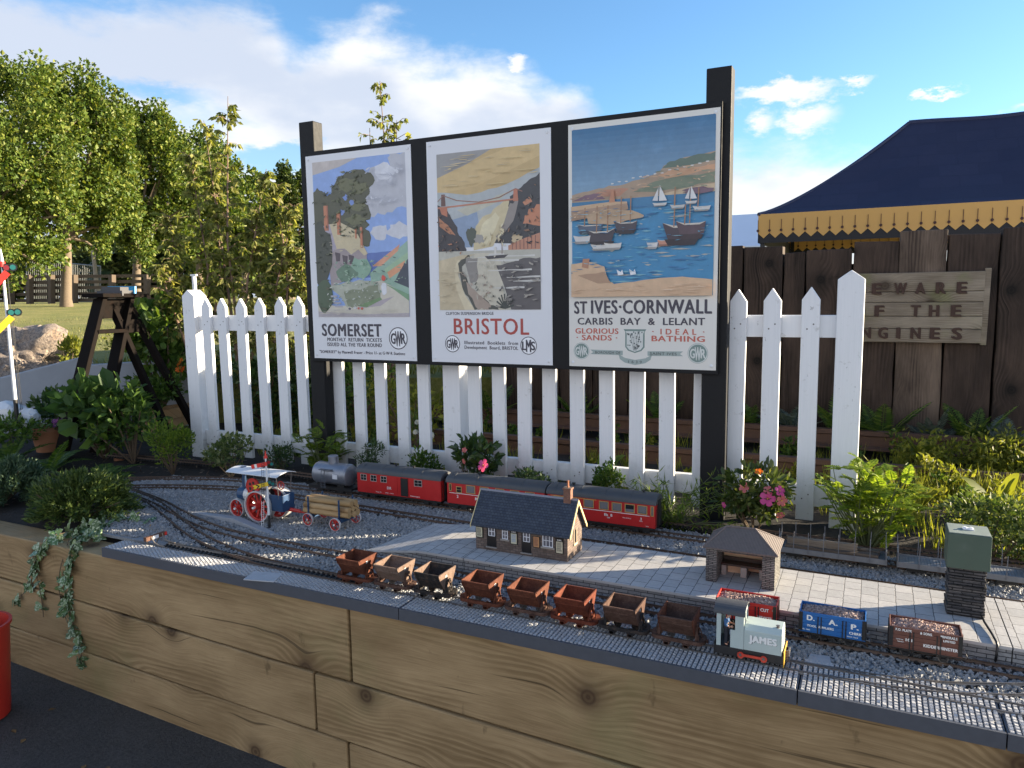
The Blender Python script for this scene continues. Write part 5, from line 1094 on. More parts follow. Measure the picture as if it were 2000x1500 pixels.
# ================================================================ coaches
CRED = paint('coach_red', (.46, .018, .018), .38, .12, 40); CRD = paint('coach_red_end', (.42, .02, .02), .4, .1, 40)
CROOF = paint('coach_roof', (.050, .055, .062), .55, .2, 35, dirt=((.09, .09, .09), .4)); GOLD = paint('gold_frame', (.45, .30, .11), .4, .1, 60); UND = paint('underframe_black', (.010, .010, .010), .6, .3, 60)
INT = paint('coach_interior', (.10, .075, .06), .7, .3, 30)
def coach(x0, x1, label, wins, texts, door=None, stripe=True, end_black=False, yellow=False, vents=(), frame=None):
    yc, hw = 2.777, .0455; z0, z1 = .640, .735
    t = thing('railway_coach', label, 'coach', ((x0+x1)/2, yc, ZRL), 'red railway coaches before the picket fence')
    b = MB()
    b.box(x0, x1, yc-hw, yc+hw, z0, z1); bo = b.build('body', CRED, t, bevel=.001)
    # roof: shallow arch with dropped ends
    b = MB(); n = 14; arc = [(yc+(hw+.0045)*math.cos(a), z1-.002+.036*math.sin(a)**.75) for a in [math.pi*k/n for k in range(n+1)]]
    N = 10; vs = []; xs_ = [x0-.004, x0, x0+.012]+[x0+.012+(x1-x0-.024)*k/N for k in range(1, N)]+[x1-.012, x1, x1+.004]
    for x in xs_:
        d = max(0, (x0+.012-x), (x-(x1-.012)))/.016
        for y, z in arc: vs.append((x, yc+(y-yc), z1-.002+(z-z1+.002)*(1-.16*d*d)))
    K = n+1; fs = [(i*K+k, (i+1)*K+k, (i+1)*K+k+1, i*K+k+1) for i in range(len(xs_)-1) for k in range(n)]+[tuple(range(K)), tuple(range((len(xs_)-1)*K, len(xs_)*K))[::-1]]
    fs += [(i*K, i*K+n, (i+1)*K+n, (i+1)*K) for i in range(len(xs_)-1)]
    b.add(vs, fs); rf = b.build('roof', CROOF, t, smooth='auto')
    b = MB()
    for f in (.08, .32, .55, .78): 
        x = x0+(x1-x0)*f; b.tube([(x, yc+(hw+.004)*math.cos(a), z1+.0345*math.sin(a)**.75) for a in [math.pi*(.06+.88*k/16) for k in range(17)]], .0007, 5)
    b.build('roof_ribs', CROOF, rf)
    for f in vents: b = MB(); x = x0+(x1-x0)*f; b.lathe([(.004, z1+.031), (.004, z1+.038), (.0075, z1+.0385), (.0075, z1+.042), (.002, z1+.0435)], (x, yc, 0), n=12); b.build('roof_vent', UND, rf)
    for (a, c, za, zb_, sty) in wins:
        xa_, xb_ = x0+a, x0+c
        p = MB().box(xa_, xb_, yc-hw-.0007, yc-hw+.001, za, zb_).build('window', GLASSD, bo)
        b = MB(); e = .0014; y0_, y1_ = yc-hw-.0020, yc-hw-.0008
        if sty == 'four': e = .0009
        for x in (xa_, xb_): b.box(x-e, x+e, y0_, y1_, za-e, zb_+e)
        for z in (za, zb_): b.box(xa_+e, xb_-e, y0_, y1_, z-e, z+e)
        if sty == 'bar': b.box(xa_+e, xb_-e, y0_, y1_, (za+zb_)/2-.0006, (za+zb_)/2+.0006)
        if sty == 'four': b.box(xa_+e, xb_-e, y0_, y1_, (za+zb_)/2-.0006, (za+zb_)/2+.0006); b.box((xa_+xb_)/2-.0005, (xa_+xb_)/2+.0005, y0_, y1_-.0003, za+e, zb_-e)
        b.build('frame', frame or GOLD, p)
        if sty == 'pale': MB().box(xa_+.0024, xb_-.0024, yc-hw-.00085, yc-hw-.0007, za+.0024, za+(zb_-za)*.93).build('blind', paint('grey_pane', (.17, .165, .17), .15, .15, 40), p)
        if sty == 'half': MB().box(xa_+.0016, xb_-.0016, yc-hw-.0010, yc-hw-.0007, za+.001, za+(zb_-za)*.42).build('lower_pane', paint('grey_pane', (.17, .165, .17), .15, .15, 40), p)
    if door:
        a, c, za, zb_ = door
        p = MB().box(x0+a, x0+c, yc-hw-.0006, yc-hw+.001, za, zb_).build('doorway', UND, bo)
        b = MB()
        for x in (x0+a-.018, x0+a, x0+c, x0+c+.0): b.box(x-.0006, x+.0006, yc-hw-.0012, yc-hw-.0001, z0+.002, z1-.004)
        b.build('door_rails', CRD, bo)
    if stripe: MB().box(x0+.012, x1-.022, yc-hw-.0010, yc-hw-.0001, .6865, .6888).build('stripe', LETTER, bo)
    if yellow: MB().box(x0+.015, x0+(x1-x0)*.47, yc-hw-.0010, yc-hw-.0001, .7265, .7295).build('first_class_band', paint('class_yellow', (.55, .25, .05), .5), bo)
    for tx, xx, zz, hh, ww in texts: text(tx, 'lettering', LETTER, bo, x0+xx, zz, yc-hw-.0004, hh, w=ww, bold=.02, depth=.0003)
    # ends: gangway and steps
    for s, x in ((-1, x0), (1, x1)):
        b = MB(); b.box(x+(-.0075 if s < 0 else .0004), x+(-.0004 if s < 0 else .0075), yc-.017, yc+.017, z0+.002, z1+.012); b.build('gangway', UND, t)
        b = MB(); 
        for e in (-1, 1): b.cyl((x+s*.0035, yc+e*.036, z0+.004), (x+s*.0035, yc+e*.036, .715), .0009, n=6)
        b.box(x+(-.02 if s < 0 else .0), x+(.0 if s < 0 else .02), yc-.006, yc+.006, .630, .6345); b.build('coupling', UND, t)
    b = MB(); b.box(x0+.004, x1-.004, yc-hw+.004, yc+hw-.004, .631, .6396)
    for u in (.17, .5, .83): b.box(x0+(x1-x0)*u-.025, x0+(x1-x0)*u+.025, yc-.03, yc+.03, .620, .631)
    for u in (.13, .87):
        for e in (-.022, .022): b.box(x0+(x1-x0)*u+e-.013, x0+(x1-x0)*u+e+.013, yc-.039, yc-.035, .618, .632)
    b.build('underframe', UND, t)
    for u in (.13, .87):
        for e in (-.022, .022): b = MB(); wheelset(b, x0+(x1-x0)*u+e, yc, ZRL, .0115, .03); b.build('wheelset', UND, t)
    return t
W4 = lambda xs_, za=.697, zb=.727, s='four': [(a, c, za, zb, s) for a, c in xs_]
coach(-2.145, -1.690, 'red coach with an open doorway, lettered DR, behind the silver tank wagon', W4([(.022, .054), (.078, .110), (.135, .167), (.318, .358)], .698, .726), [('DR', .18, .668, .0125, .024), ('Pwg 25', .12, .6475, .0045, .03), ('970 - 412', .18, .6475, .0045, .045), ('Meiningen', .32, .6475, .0045, .05)], door=(.243, .283, .644, .727), stripe=False, vents=(.42, .63), frame=paint('pale_frame', (.42, .40, .36), .4, .1, 60))
coach(-1.657, -1.192, 'middle red coach with a plain red rounded end, half hidden by the station roof', [(.012, .022, .697, .727, ''), (.048, .073, .692, .718, 'bar'), (.098, .14, .695, .728, 'pale'), (.165, .205, .695, .728, ''), (.24, .28, .695, .728, ''), (.31, .35, .695, .728, ''), (.38, .42, .695, .728, '')], [('2', .053, .668, .013, .009), ('RhB', .16, .667, .012, .04)], vents=(.3,), yellow=False)
coach(-1.178, -.728, 'rightmost red coach, sunlit, lettered RhB with white stripe', [(.03, .07, .695, .727, 'pale'), (.09, .13, .695, .727, 'pale'), (.16, .20, .695, .727, 'pale'), (.225, .262, .694, .726, 'pale'), (.278, .316, .694, .726, 'pale'), (.331, .368, .694, .726, 'half'), (.382, .418, .694, .726, 'pale'), (.434, .444, .690, .727, 'pale')], [('Rh  B', .262, .668, .0115, .034), ('1220', .263, .660, .0055, .012), ('Chur-St.Moritz', .338, .668, .0042, .034), ('2', .395, .668, .0105, .007), ('Klasse', .395, .6625, .0035, .014), ('Landquart', .42, .645, .003, .012)], yellow=True, vents=(.22, .87))
# ---- tank wagon
SILV = paint('silver_paint', (.25, .265, .30), .38, .18, 30, metal=.55, dirt=((.13, .14, .17), .5))
tk = thing('tank_wagon', 'silver grey tank wagon at the left end of the red coaches', 'wagon', (-2.305, 2.777, ZRL)); yc = 2.777
x0, x1, zc, r_ = -2.425, -2.205, .699, .053
b = MB(); b.lathe([(.002, x0), (r_*.6, x0+.004), (r_*.93, x0+.011), (r_, x0+.018), (r_, x0+.02), (r_+.0012, x0+.021), (r_+.0012, x0+.026), (r_, x0+.027), (r_, x1-.027), (r_+.0012, x1-.026), (r_+.0012, x1-.021), (r_, x1-.02), (r_*.93, x1-.011), (r_*.6, x1-.004), (.002, x1)], (0, yc, zc), 'x', 32); tb_ = b.build('tank', SILV, tk, smooth='auto')
b = MB(); b.lathe([(.023, zc+r_-.006), (.023, zc+r_+.028), (.0245, zc+r_+.029), (.0245, zc+r_+.033), (.020, zc+r_+.037), (.002, zc+r_+.038)], (-2.32, yc, 0), n=20); b.cyl((-2.291, yc, zc+r_-.002), (-2.291, yc, zc+r_+.03), .003, n=8); b.build('dome', SILV, tb_, smooth='auto')
b = MB(); b.box(-2.36, -2.29, yc-r_-.012, yc-r_+.012, zc+.028, zc+.031)
for x in (-2.347, -2.323): b.tube([(x+.004*(1 if x < -2.335 else -1), yc-r_-.008, zc+.028), (x, yc-r_-.011, zc-.0), (x, yc-r_-.011, .642)], .0016, 6)
for k in range(5): b.cyl((-2.347, yc-r_-.011, .645+k*.014), (-2.323, yc-r_-.011, .645+k*.014), .0011, n=6)
b.build('ladder_platform', paint('dark_silver', (.14, .15, .17), .5, .2, 40, metal=.4), tb_)
MB().box(-2.285, -2.257, yc-r_-.0022, yc-r_+.004, zc-.012, zc+.010).build('label_plate', FRAME, tb_)
b = MB(); b.box(x0-.02, x1+.02, yc-.036, yc+.036, .634, .643); 
for u in (-2.375, -2.255): b.box(u-.02, u+.02, yc-.034, yc+.034, .643, .665); b.box(u-.017, u+.017, yc-.037, yc-.033, .619, .634)
b.box(x0-.02, x1+.02, yc-.04, yc-.036, .628, .642); b.build('underframe', UND, tk)
for u in (-2.375, -2.255): b = MB(); wheelset(b, u, yc, ZRL, .0115, .03); b.build('wheelset', UND, tk)
# ---- flat wagons with stakes
GRYP = paint('grey_wagon', (.16, .165, .175), .55, .25, 40, dirt=((.3, .3, .3), .35))
STK = paint('grey_stake', (.13, .135, .15), .55, .25, 40)
def flatwagon(x0, x1, label, n, ends):
    yc, hw = 2.732, .043; zd = .6425; t = thing('flat_wagon', label, 'wagon', ((x0+x1)/2, yc, ZRL), 'grey stake wagons by the fence')
    b = MB(); b.box(x0, x1, yc-hw, yc+hw, zd-.004, zd)
    for k in range(int((x1-x0)/.009)): b.box(x0+.0012+k*.009, x0+.0085+k*.009, yc-hw+.004, yc+hw-.004, zd, zd+.0018)
    b.build('deck', GRYP, t)
    MB().box(x0, x1, yc-hw-.0022, yc-hw-.0001, zd-.0125, zd+.006).build('side_sill', GRYP, t, bevel=.0006); MB().box(x0, x1, yc+hw+.0001, yc+hw+.0022, zd-.0125, zd+.006).build('side_sill', GRYP, t)
    for k in range(n):
        x = x0+.004+(x1-x0-.008)*k/(n-1)
        for s in (-1, 1):
            y = yc+s*(hw+.0034); MB().beam((x, y, zd-.008), (x+rnd.uniform(-.002, .002), y, zd+.070+rnd.uniform(-.003, .004)), .0022, .0042, (0, 1, 0)).build('stake', STK, t)
    for x in ends:
        b = MB(); b.box(x-.0015, x+.0015, yc-hw, yc+hw, zd+.002, zd+.035); b.build('end_board', GRYP, t)
    b = MB(); b.box(x0+.004, x1-.004, yc-hw+.006, yc+hw-.006, .629, zd-.0045)
    for u in (.16, .84): b.box(x0+(x1-x0)*u-.028, x0+(x1-x0)*u+.028, yc-.036, yc-.031, .617, .631)
    b.build('underframe', UND, t)
    for u in (.11, .21, .79, .89): b = MB(); wheelset(b, x0+(x1-x0)*u, yc, ZRL, .0105, .03); b.build('wheelset', UND, t)
flatwagon(-.275, .072, 'grey stake wagon loaded with rough timber baulks behind the shelter', 8, (-.272, .069)); flatwagon(.100, .47, 'empty grey stake wagon standing behind the water tower', 7, (.103, .467))
RAW = timber_mat('rough_timber', (.09, .07, .055), (.26, .215, .165), gs=2., rough=.9); LOGM = timber_mat('log_wood', (.30, .19, .085), (.50, .34, .18), gs=2.2, kn=.5)
for (x0, x1, y, z, w, h, lb) in ((-.245, -.02, 2.722, .659, .02, .028, 'pale bark-faced timber baulk on top of the grey stake wagon'), (-.25, .045, 2.712, .651, .03, .012, 'long brown timber plank under the baulk on the grey stake wagon'), (-.245, .05, 2.75, .652, .03, .014, 'timber baulk lying at the back of the grey stake wagon')):
    b = MB(); N = 10; vs = []
    for k in range(N+1):
        x = x0+(x1-x0)*k/N; j = lambda: rnd.uniform(-.0022, .0022)
        vs += [(x, y-w/2+j(), z-.0075+.0*j()), (x, y+w/2+j(), z-.0075), (x, y+w/2+j(), z-.0075+h+j()), (x, y-w/2+j(), z-.0075+h+j())]
    b.add(vs, [(0, 1, 2, 3), (4*N+3, 4*N+2, 4*N+1, 4*N)]+[(4*k+e, 4*k+4+e, 4*k+4+(e+1) % 4, 4*k+(e+1) % 4) for k in range(N) for e in range(4)]); tag(b.build('timber_baulk', RAW, smooth=False), lb, 'timber', 'timbers on the stake wagon')

# ================================================================ traction engine, trailer, logs
TBLUE = paint('engine_blue', (.018, .055, .13), .4, .15, 50); TRED = paint('engine_red', (.46, .028, .02), .45, .12, 50); TYRE = paint('bright_steel', (.58, .58, .58), .4, .12, 60, metal=.25); BRASS = paint('brass', (.52, .40, .20), .25, .1, 60, metal=.9)
CAN = paint('white_canopy', (.62, .64, .66), .45, .05, 40)
def spoked(b, b2, c, r, w, ns, ax='y'):
    """red centre into b, steel tyre into b2"""
    cx, cy, cz = c
    b2.lathe([(r*.93, cy-w/2), (r, cy-w/2), (r, cy+w/2), (r*.93, cy+w/2)], (cx, 0, cz), 'y', 36, ring=True)
    n = 36
    b.lathe([(r*.80, cy-w*.30), (r*.925, cy-w*.34), (r*.925, cy+w*.34), (r*.80, cy+w*.30)], (cx, 0, cz), 'y', 36, ring=True); b.lathe([(.003, cy-w*.7), (r*.13, cy-w*.65), (r*.2, cy-w*.2), (r*.2, cy+w*.3), (.003, cy+w*.4)], (cx, 0, cz), 'y', 16)
    for k in range(ns):
        t = 2*math.pi*k/ns; b.beam((cx+r*.15*math.cos(t), cy, cz+r*.15*math.sin(t)), (cx+r*.86*math.cos(t), cy, cz+r*.86*math.sin(t)), w*.2, r*.14, (0, 1, 0) if abs(math.sin(t)) < 2 else (1, 0, 0))
def lathe_ring_fix(o): return o
te_ = thing('traction_engine', 'blue and red steam traction engine with white canopy standing on the gravel', 'traction engine', (-2.30, 2.325, .602))
yc = 2.325
for (x, y, r, w, ns, nm) in ((-2.318, 2.290, .0675, .044, 10, 'rear_wheel'), (-2.318+.0, 2.368, .0675, .044, 10, 'rear_wheel'), (-2.458, 2.304, .04, .026, 8, 'front_wheel'), (-2.458, 2.350, .04, .026, 8, 'front_wheel')):
    if nm == 'rear_wheel' and y > 2.3: x = -2.285
    b, b2 = MB(), MB(); spoked(b, b2, (x, y, .602+r), r, w, ns); o = b.build(nm, TRED, te_); b2.build('tyre', TYRE, o); MB().cyl((x, y-w*.95, .602+r), (x, y-w*.6, .602+r), .005, n=10).build('hub_cap', LETTER, o)
b = MB(); b.lathe([(.003, -2.462), (.029, -2.458), (.03, -2.42)], (0, yc, .702), 'x', 20); b.build('smokebox', TBLUE, te_); b = MB(); b.lathe([(.0295, -2.42), (.0295, -2.335), (.003, -2.335)], (0, yc, .702), 'x', 20); b.build('boiler', TYRE, te_)
b = MB()
for x in (-2.395, -2.365): b.lathe([(.0305, x), (.0305, x+.004)], (0, yc, .702), 'x', 20)
b.build('boiler_band', BRASS, te_)
b = MB(); b.lathe([(.010, .725), (.009, .735), (.0085, .785), (.0115, .79), (.0125, .800), (.009, .803), (.004, .803)], (-2.437, yc, 0), n=16); b.build('chimney', TBLUE, te_)
b = MB(); b.box(-2.35, -2.20, yc-.033, yc+.033, .655, .69); b.box(-2.345, -2.30, yc-.036, yc+.036, .66, .735); b.build('firebox', UND, te_, bevel=.002)
b = MB(); b.box(-2.265, -2.19, yc-.036, yc-.033, .66, .725); b.box(-2.265, -2.19, yc+.033, yc+.036, .66, .725); b.box(-2.193, -2.19, yc-.036, yc+.036, .66, .725); b.box(-2.265, -2.19, yc-.036, yc+.036, .655, .66); b.build('tender', TBLUE, te_, bevel=.002)
MB().box(-2.458-.006, -2.42, yc-.014, yc+.014, .64, .665).build('front_axle', TBLUE, te_); MB().box(-2.42, -2.3, yc-.02, yc+.02, .648, .655).build('belly', UND, te_)
b = MB(); b.lathe([(.034, yc-.046), (.036, yc-.046), (.036, yc-.038), (.034, yc-.038)], (-2.345, 0, .752), 'y', 32, ring=True); b.lathe([(.002, yc-.044), (.0345, yc-.044), (.0345, yc-.040), (.002, yc-.040)], (-2.345, 0, .752), 'y', 32); fw = b.build('flywheel', TRED, te_)
b = MB()
for k in range(5): t = 2*math.pi*k/5; b.disc((-2.345+.017*math.cos(t), yc-.0446, .752+.017*math.sin(t)), .007, n=10)
b.build('flywheel_holes', UND, fw)
b = MB(); b.tube([(-2.232+.017*math.cos(t), yc+.004, .757+.017*math.sin(t)) for t in [2*math.pi*k/20 for k in range(21)]], .0022, 6)
for k in range(3): t = math.pi*k/3; b.cyl((-2.232-.017*math.cos(t), yc+.004, .757-.017*math.sin(t)), (-2.232+.017*math.cos(t), yc+.004, .757+.017*math.sin(t)), .0014, n=6)
b.build('steering_wheel', TRED, te_)
b = MB(); b.cyl((-2.40, yc-.02, .735), (-2.36, yc-.02, .742), .007, n=10); b.box(-2.40, -2.30, yc-.025, yc+.02, .728, .742); b.tube([(-2.39, yc-.03, .72), (-2.34, yc-.035, .74), (-2.3, yc-.034, .73)], .002, 6); b.build('motion', STEEL, te_)
b = MB(); N = 10; top_, bot_ = [], []
for i in range(N+1):
    y = yc-.058+.116*i/N; c = .012*(1-((i-N/2)/(N/2))**2)
    top_.append((y, .808+c)); bot_.append((y, .8055+c))
b.prism(top_+bot_[::-1], -2.482, -2.195, 'x'); cn = b.build('canopy', CAN, te_)
MB().lathe([(.013, .817), (.013, .8215), (.002, .822)], (-2.437, yc, 0), n=14).build('chimney_cap', TBLUE, cn)
b = MB()
for x in (-2.335, -2.21): 
    for s in (-1, 1): b.cyl((x, yc+s*.034, .70), (x, yc+s*.045, .8085), .0016, n=6)
b.cyl((-2.437, yc, .80), (-2.437, yc, .819), .008, n=10); b.build('canopy_post', STEEL, te_)
# trailer
tr = thing('log_trailer', 'blue and red pole trailer with spoked wheels hitched to the traction engine', 'trailer', (-2.0, 2.36, .602))
for x, y in ((-2.088, 2.323), (-1.935, 2.31), (-2.098, 2.435), (-1.925, 2.43)):
    b, b2 = MB(), MB(); spoked(b, b2, (x, y, .6285), .0265, .009, 6); o = b.build('wheel', TRED, tr); b2.build('tyre', TYRE, o); MB().cyl((x, y-.009, .6285), (x, y-.005, .6285), .004, n=8).build('hub_cap', LETTER, o)
for x in (-2.09, -1.93):
    b = MB(); b.box(x-.012, x+.012, 2.325, 2.42, .636, .648); b.cyl((x, 2.31, .6285), (x, 2.435, .6285), .003, n=8); b.box(x-.006, x+.006, 2.33, 2.415, .6285, .636); bl = b.build('bolster', TBLUE if x < -2 else TBLUE, tr)
    b = MB()
    for y in (2.331, 2.414): b.beam((x, y, .645), (x+.004, y+(-.004 if y < 2.35 else .004), .726), .004, .007, (0, 1, 0))
    b.build('stake', TBLUE, bl)
MB().box(-1.944, -1.916, 2.3135, 2.318, .6345, .644).build('red_beam', TRED, tr)
b = MB(); b.beam((-2.20, 2.325, .655), (-2.10, 2.372, .638), .007, .007); b.beam((-2.1, 2.372, .64), (-1.93, 2.372, .64), .006, .006); b.cyl((-2.19, 2.33, .658), (-2.15, 2.35, .648), .008, n=8); b.build('drawbar', TRED, tr)
LL = ['log at the front bottom of the stack on the trailer', 'middle log in the bottom layer of the trailer stack', 'back log in the bottom layer of the trailer stack', 'front log in the middle layer of the trailer stack', 'middle log in the second layer of the trailer stack', 'back log in the second layer of the trailer stack', 'front log on the top of the trailer stack', 'back log on the top of the trailer stack']
k = 0
for lay, ys in enumerate(((2.345, 2.372, 2.399), (2.345, 2.372, 2.4), (2.358, 2.386))):
    for y in ys:
        r_ = .0125+rnd.uniform(-.001, .001); zc = .6615+lay*.0222; e = rnd.uniform(-.008, .008)
        P_ = [(-2.122+e+.232*i/8, y+rnd.uniform(-.001, .001), zc+rnd.uniform(-.001, .001)) for i in range(9)]
        b = MB(); b.tube(P_, [r_*(1+rnd.uniform(-.06, .06)) for _ in P_], 14); tag(b.build('log', LOGM, smooth='auto'), LL[k], 'log', 'logs stacked on the trailer'); k += 1

# ================================================================ signals, buffer stop
WPOST = paint('white_post', (.66, .67, .68), .45, .06, 40); SRED = paint('signal_red', (.62, .03, .02), .45, .1, 40); SYEL = paint('signal_yellow', (.68, .46, .02), .45, .1, 40); LENR = paint('red_lens', (.2, .01, .015), .08); LENG = paint('green_lens', (.01, .13, .12), .08)
def signal(name, label, base, H, r, ladder, scale, arms, lean=(0, 0), rot=0.):
    x, y, z = base; t = thing(name, label, 'signal', base)
    tp = (x+lean[0], y+lean[1], z+H)
    P = lambda f, dx=0, dy=0, dz=0: (x+lean[0]*f+dx, y+lean[1]*f+dy, z+H*f+dz)
    b = MB(); b.tube([P(.16), P(.93)], [r, r*.72], 12); po = b.build('post', WPOST, t, smooth='auto')
    b = MB(); b.tube([P(0), P(.16)], [r*1.25, r*1.15], 12); b.box(x-r*2.4, x+r*2.4, y-r*2.2, y+r*2.2, z-.004, z+r*.5); b.build('base', BLACK, t)
    b = MB(); b.tube([P(.9), P(.93)], [r*1.7, r*1.5], 12); b.build('collar', SRED, t); b = MB(); b.tube([P(.93), P(.95), P(1.)], [r*1.0, r*.8, r*.15], 10); b.build('finial', WPOST if scale > 1.5 else SRED, t)
    for f, kind, ang in arms:
        L, h = r*13 if scale < 2 else r*12, r*3.6; sh = 0 if scale < 2 else r*2.4; piv = Vector(P(f, 0, -r*1.3)); ca, sa = math.cos(ang), math.sin(ang)
        R_ = lambda u, v: (piv.x-u*ca-v*sa, piv.y, piv.z-u*sa+v*ca)
        b = MB(); 
        if kind == 'red': outl = [(-r*1.2-sh, -h/2), (L, -h/2*1.05), (L, h/2*1.05), (-r*1.2-sh, h/2)]
        else: outl = [(-r*1.2-sh, -h/2), (L, -h/2), (L-h*.45, 0), (L, h/2), (-r*1.2-sh, h/2)]
        n = len(outl); v0 = [R_(*p) for p in outl]; v1 = [(a, b_-r*.35, c) for a, b_, c in v0]
        b.add(v0+v1, [tuple(range(n)), tuple(range(n, 2*n))[::-1]]+[(i, (i+1) % n, n+(i+1) % n, n+i) for i in range(n)]); ar = b.build('arm', SRED if kind == 'red' else SYEL, t)
        b = MB(); yy = v1[0][1]-r*.06
        if kind == 'red': q_ = [(L*.62, -h/2), (L*.78, -h/2), (L*.78, h/2), (L*.62, h/2)]
        else: q_ = [(L*.66, -h/2), (L*.78, -h/2), (L*.62, 0), (L*.78, h/2), (L*.66, h/2), (L*.50, 0)]
        b.add([(R_(*p)[0], yy, R_(*p)[2]) for p in q_], [tuple(range(len(q_)))]); b.build('arm_stripe', LETTER if kind == 'red' else BLACK, ar)
        b = MB(); b.disc(R_(-r*2.9-sh, r*1.0+sh*.4), r*2.3, n=16); b.disc(R_(-r*5.2-sh, -r*1.2+sh*.4), r*2.3, n=16); b.v = [(p[0], p[1]-r*.2, p[2]) for p in b.v]; sp = b.build('spectacle', BLACK, t)
        for u, v, mm in ((-r*2.9-sh, r*1.0+sh*.4, LENR if kind == 'red' else LENG), (-r*5.2-sh, -r*1.2+sh*.4, LENG)): c = R_(u, v); MB().disc((c[0], c[1]-r*.4, c[2]), r*1.5, n=16).build('lens', mm, sp)
    b = MB(); b.cyl(P(.1, r*2.2, r*.5), P(.86, r*2.0, r*.5), r*.16, n=5); b.cyl(P(.1, r*3.0, r*.5), P(.6, r*2.6, r*.5), r*.16, n=5); b.build('pull_rod', BLACK, t)
    if ladder:
        for nm, f0, f1, mm in (('ladder_upper', .36, .87, paint('ladder_black', (.02, .02, .025), .5)), ('ladder_lower', .005, .36, WPOST)):
            b = MB(); A = lambda f: Vector(P(f, -.024+.016*f, -.012*(1-f)-.006))
            for s in (-1, 1): b.cyl(A(f0)+Vector((s*.0045, 0, 0)), A(f1)+Vector((s*.0045, 0, 0)), .0009, n=5)
            k = f0
            while k < f1: b.cyl(A(k)+Vector((-.0045, 0, 0)), A(k)+Vector((.0045, 0, 0)), .0007, n=5); k += .03
            b.build(nm, mm, t)
    t.rotation_euler.z = rot
    return t
signal('semaphore_signal', 'small model signal with red and yellow arms and a ladder by the traction engine', (-2.226, 2.245, .6), .325, .0045, True, 1, [(.83, 'red', .18), (.57, 'yellow', .22)], rot=rad(32))
bs = atz(27, 838, .58); p0 = aty(35, 835, 2.75); 
signal('semaphore_signal', 'tall white garden signal with red and yellow arms at the left edge', (p0.x, p0.y, p0.z), aty(3, 492, 2.75).z-p0.z+.02, .0105, False, 2, [(.845, 'red', .85), (.60, 'yellow', .8)], rot=rad(52))
b0 = Vector((-2.475, 1.90, .6)); bt = thing('buffer_stop', 'small buffer stop with brown wooden beam at the end of the siding', 'buffer stop', (-2.475, 1.90, .6))
BB = timber_mat('buffer_wood', (.09, .045, .03), (.20, .105, .07), gs=3., axis=1)
MB().box(-2.485, -2.470, 1.853, 1.947, .626, .642).build('beam', BB, bt, bevel=.0015); MB().box(-2.4698, -2.4688, 1.882, 1.908, .6275, .6405).build('white_patch', FRAME, bt); MB().box(-2.4698, -2.4690, 1.936, 1.946, .6275, .6405).build('red_patch', SRED, bt)
b = MB()
for y in (1.876, 1.924):
    b.tube([(-2.40, y, .611), (-2.43, y, .612), (-2.452, y, .618), (-2.466, y, .630), (-2.469, y, .64)], .0022, 8); b.tube([(-2.505, y, .598), (-2.495, y, .612), (-2.486, y, .632)], .0022, 8)
b.build('bent_rail', paint('rail_tan', (.22, .19, .16), .5, .2, 60, metal=.4), bt)
# ================================================================ dark sleeper fence and its sign
DARKW = timber_mat('tarred_timber', (.021, .014, .0105), (.085, .056, .042), knot=(.005, .004, .003), axis=2, rough=.75, gs=.9)
DARKW2 = timber_mat('weathered_timber', (.05, .035, .027), (.19, .14, .105), knot=(.012, .009, .008), axis=2, rough=.85, gs=1.2)
dw = thing('sleeper_fence', 'tall dark fence of upright tarred railway sleepers behind the ferns', 'fence', (-.3, 5.0, .45))
edges = [-2.55, -2.29, -2.03, -1.78, -1.52, -1.27, -1.02, -.763, -.523, -.389, -.131, .117, .366, .618, .87, 1.12, 1.37, 1.62]
tops = {-.763: 475, -.523: 490, -.389: 486, -.131: 473, .117: 457, .366: 466, .618: 459}
for a, c in zip(edges, edges[1:]):
    if a == -.523: a, c = -.523, -.393
    xm = (a+c)/2; ty = tops.get(a)
    z1 = aty((1590 if ty else 1500), ty, 4.95).z if ty else 1.84+rnd.uniform(-.03, .03)
    if ty: z1 = EYE+(560-ty)/1450*4.95*.93
    b = MB(); N = 9; vs = []; y0, y1 = 4.95+rnd.uniform(-.008, .008), 5.07
    for k in range(N+1):
        z = .42+(z1-.42)*k/N; e, e2 = rnd.uniform(-.004, .004), rnd.uniform(-.004, .004)
        vs += [(a+.004+e, y0, z), (c-.004+e2, y0, z+(rnd.uniform(-.008, .008) if k == N else 0)), (c-.004+e2, y1, z), (a+.004+e, y1, z)]
    b.add(vs, [(3, 2, 1, 0), (4*N, 4*N+1, 4*N+2, 4*N+3)]+[(4*k+e, 4*k+(e+1) % 4, 4*k+4+(e+1) % 4, 4*k+4+e) for k in range(N) for e in range(4)])
    b.build('plank', DARKW2 if abs(a-.117) < .01 else DARKW, dw, bevel=.006)
MB().box(-2.55, 1.62, 5.072, 5.085, .42, 1.70).build('gap_light_block', DARKW, dw)  # added board that stops light coming through the gaps between planks
SGW = timber_mat('sign_timber', (.14, .11, .08), (.34, .29, .225), knot=(.05, .035, .025), green=.6, gs=1.6, rough=.85)
RLET = paint('rusty_letters', (.055, .028, .020), .8, .3, 60)
sg = thing('warning_sign', 'weathered plank sign with rusty letters BEWARE OF THE ENGINES on the dark fence', 'sign', (.19, 4.91, 1.22))
xl, xr = aty(1650, 600, 4.9).x, aty(1921, 600, 4.9).x; zt, zb = 1.636, 1.232
for k, (f0, f1) in enumerate(((0, .27), (.275, .42), (.425, .62), (.625, .80), (.805, 1))):
    MB().box(xl+rnd.uniform(-.01, .004), xr+rnd.uniform(-.004, .004), 4.905+.002*(k % 2), 4.935, zt-(zt-zb)*f1, zt-(zt-zb)*f0).build('board', SGW, sg, bevel=.004)
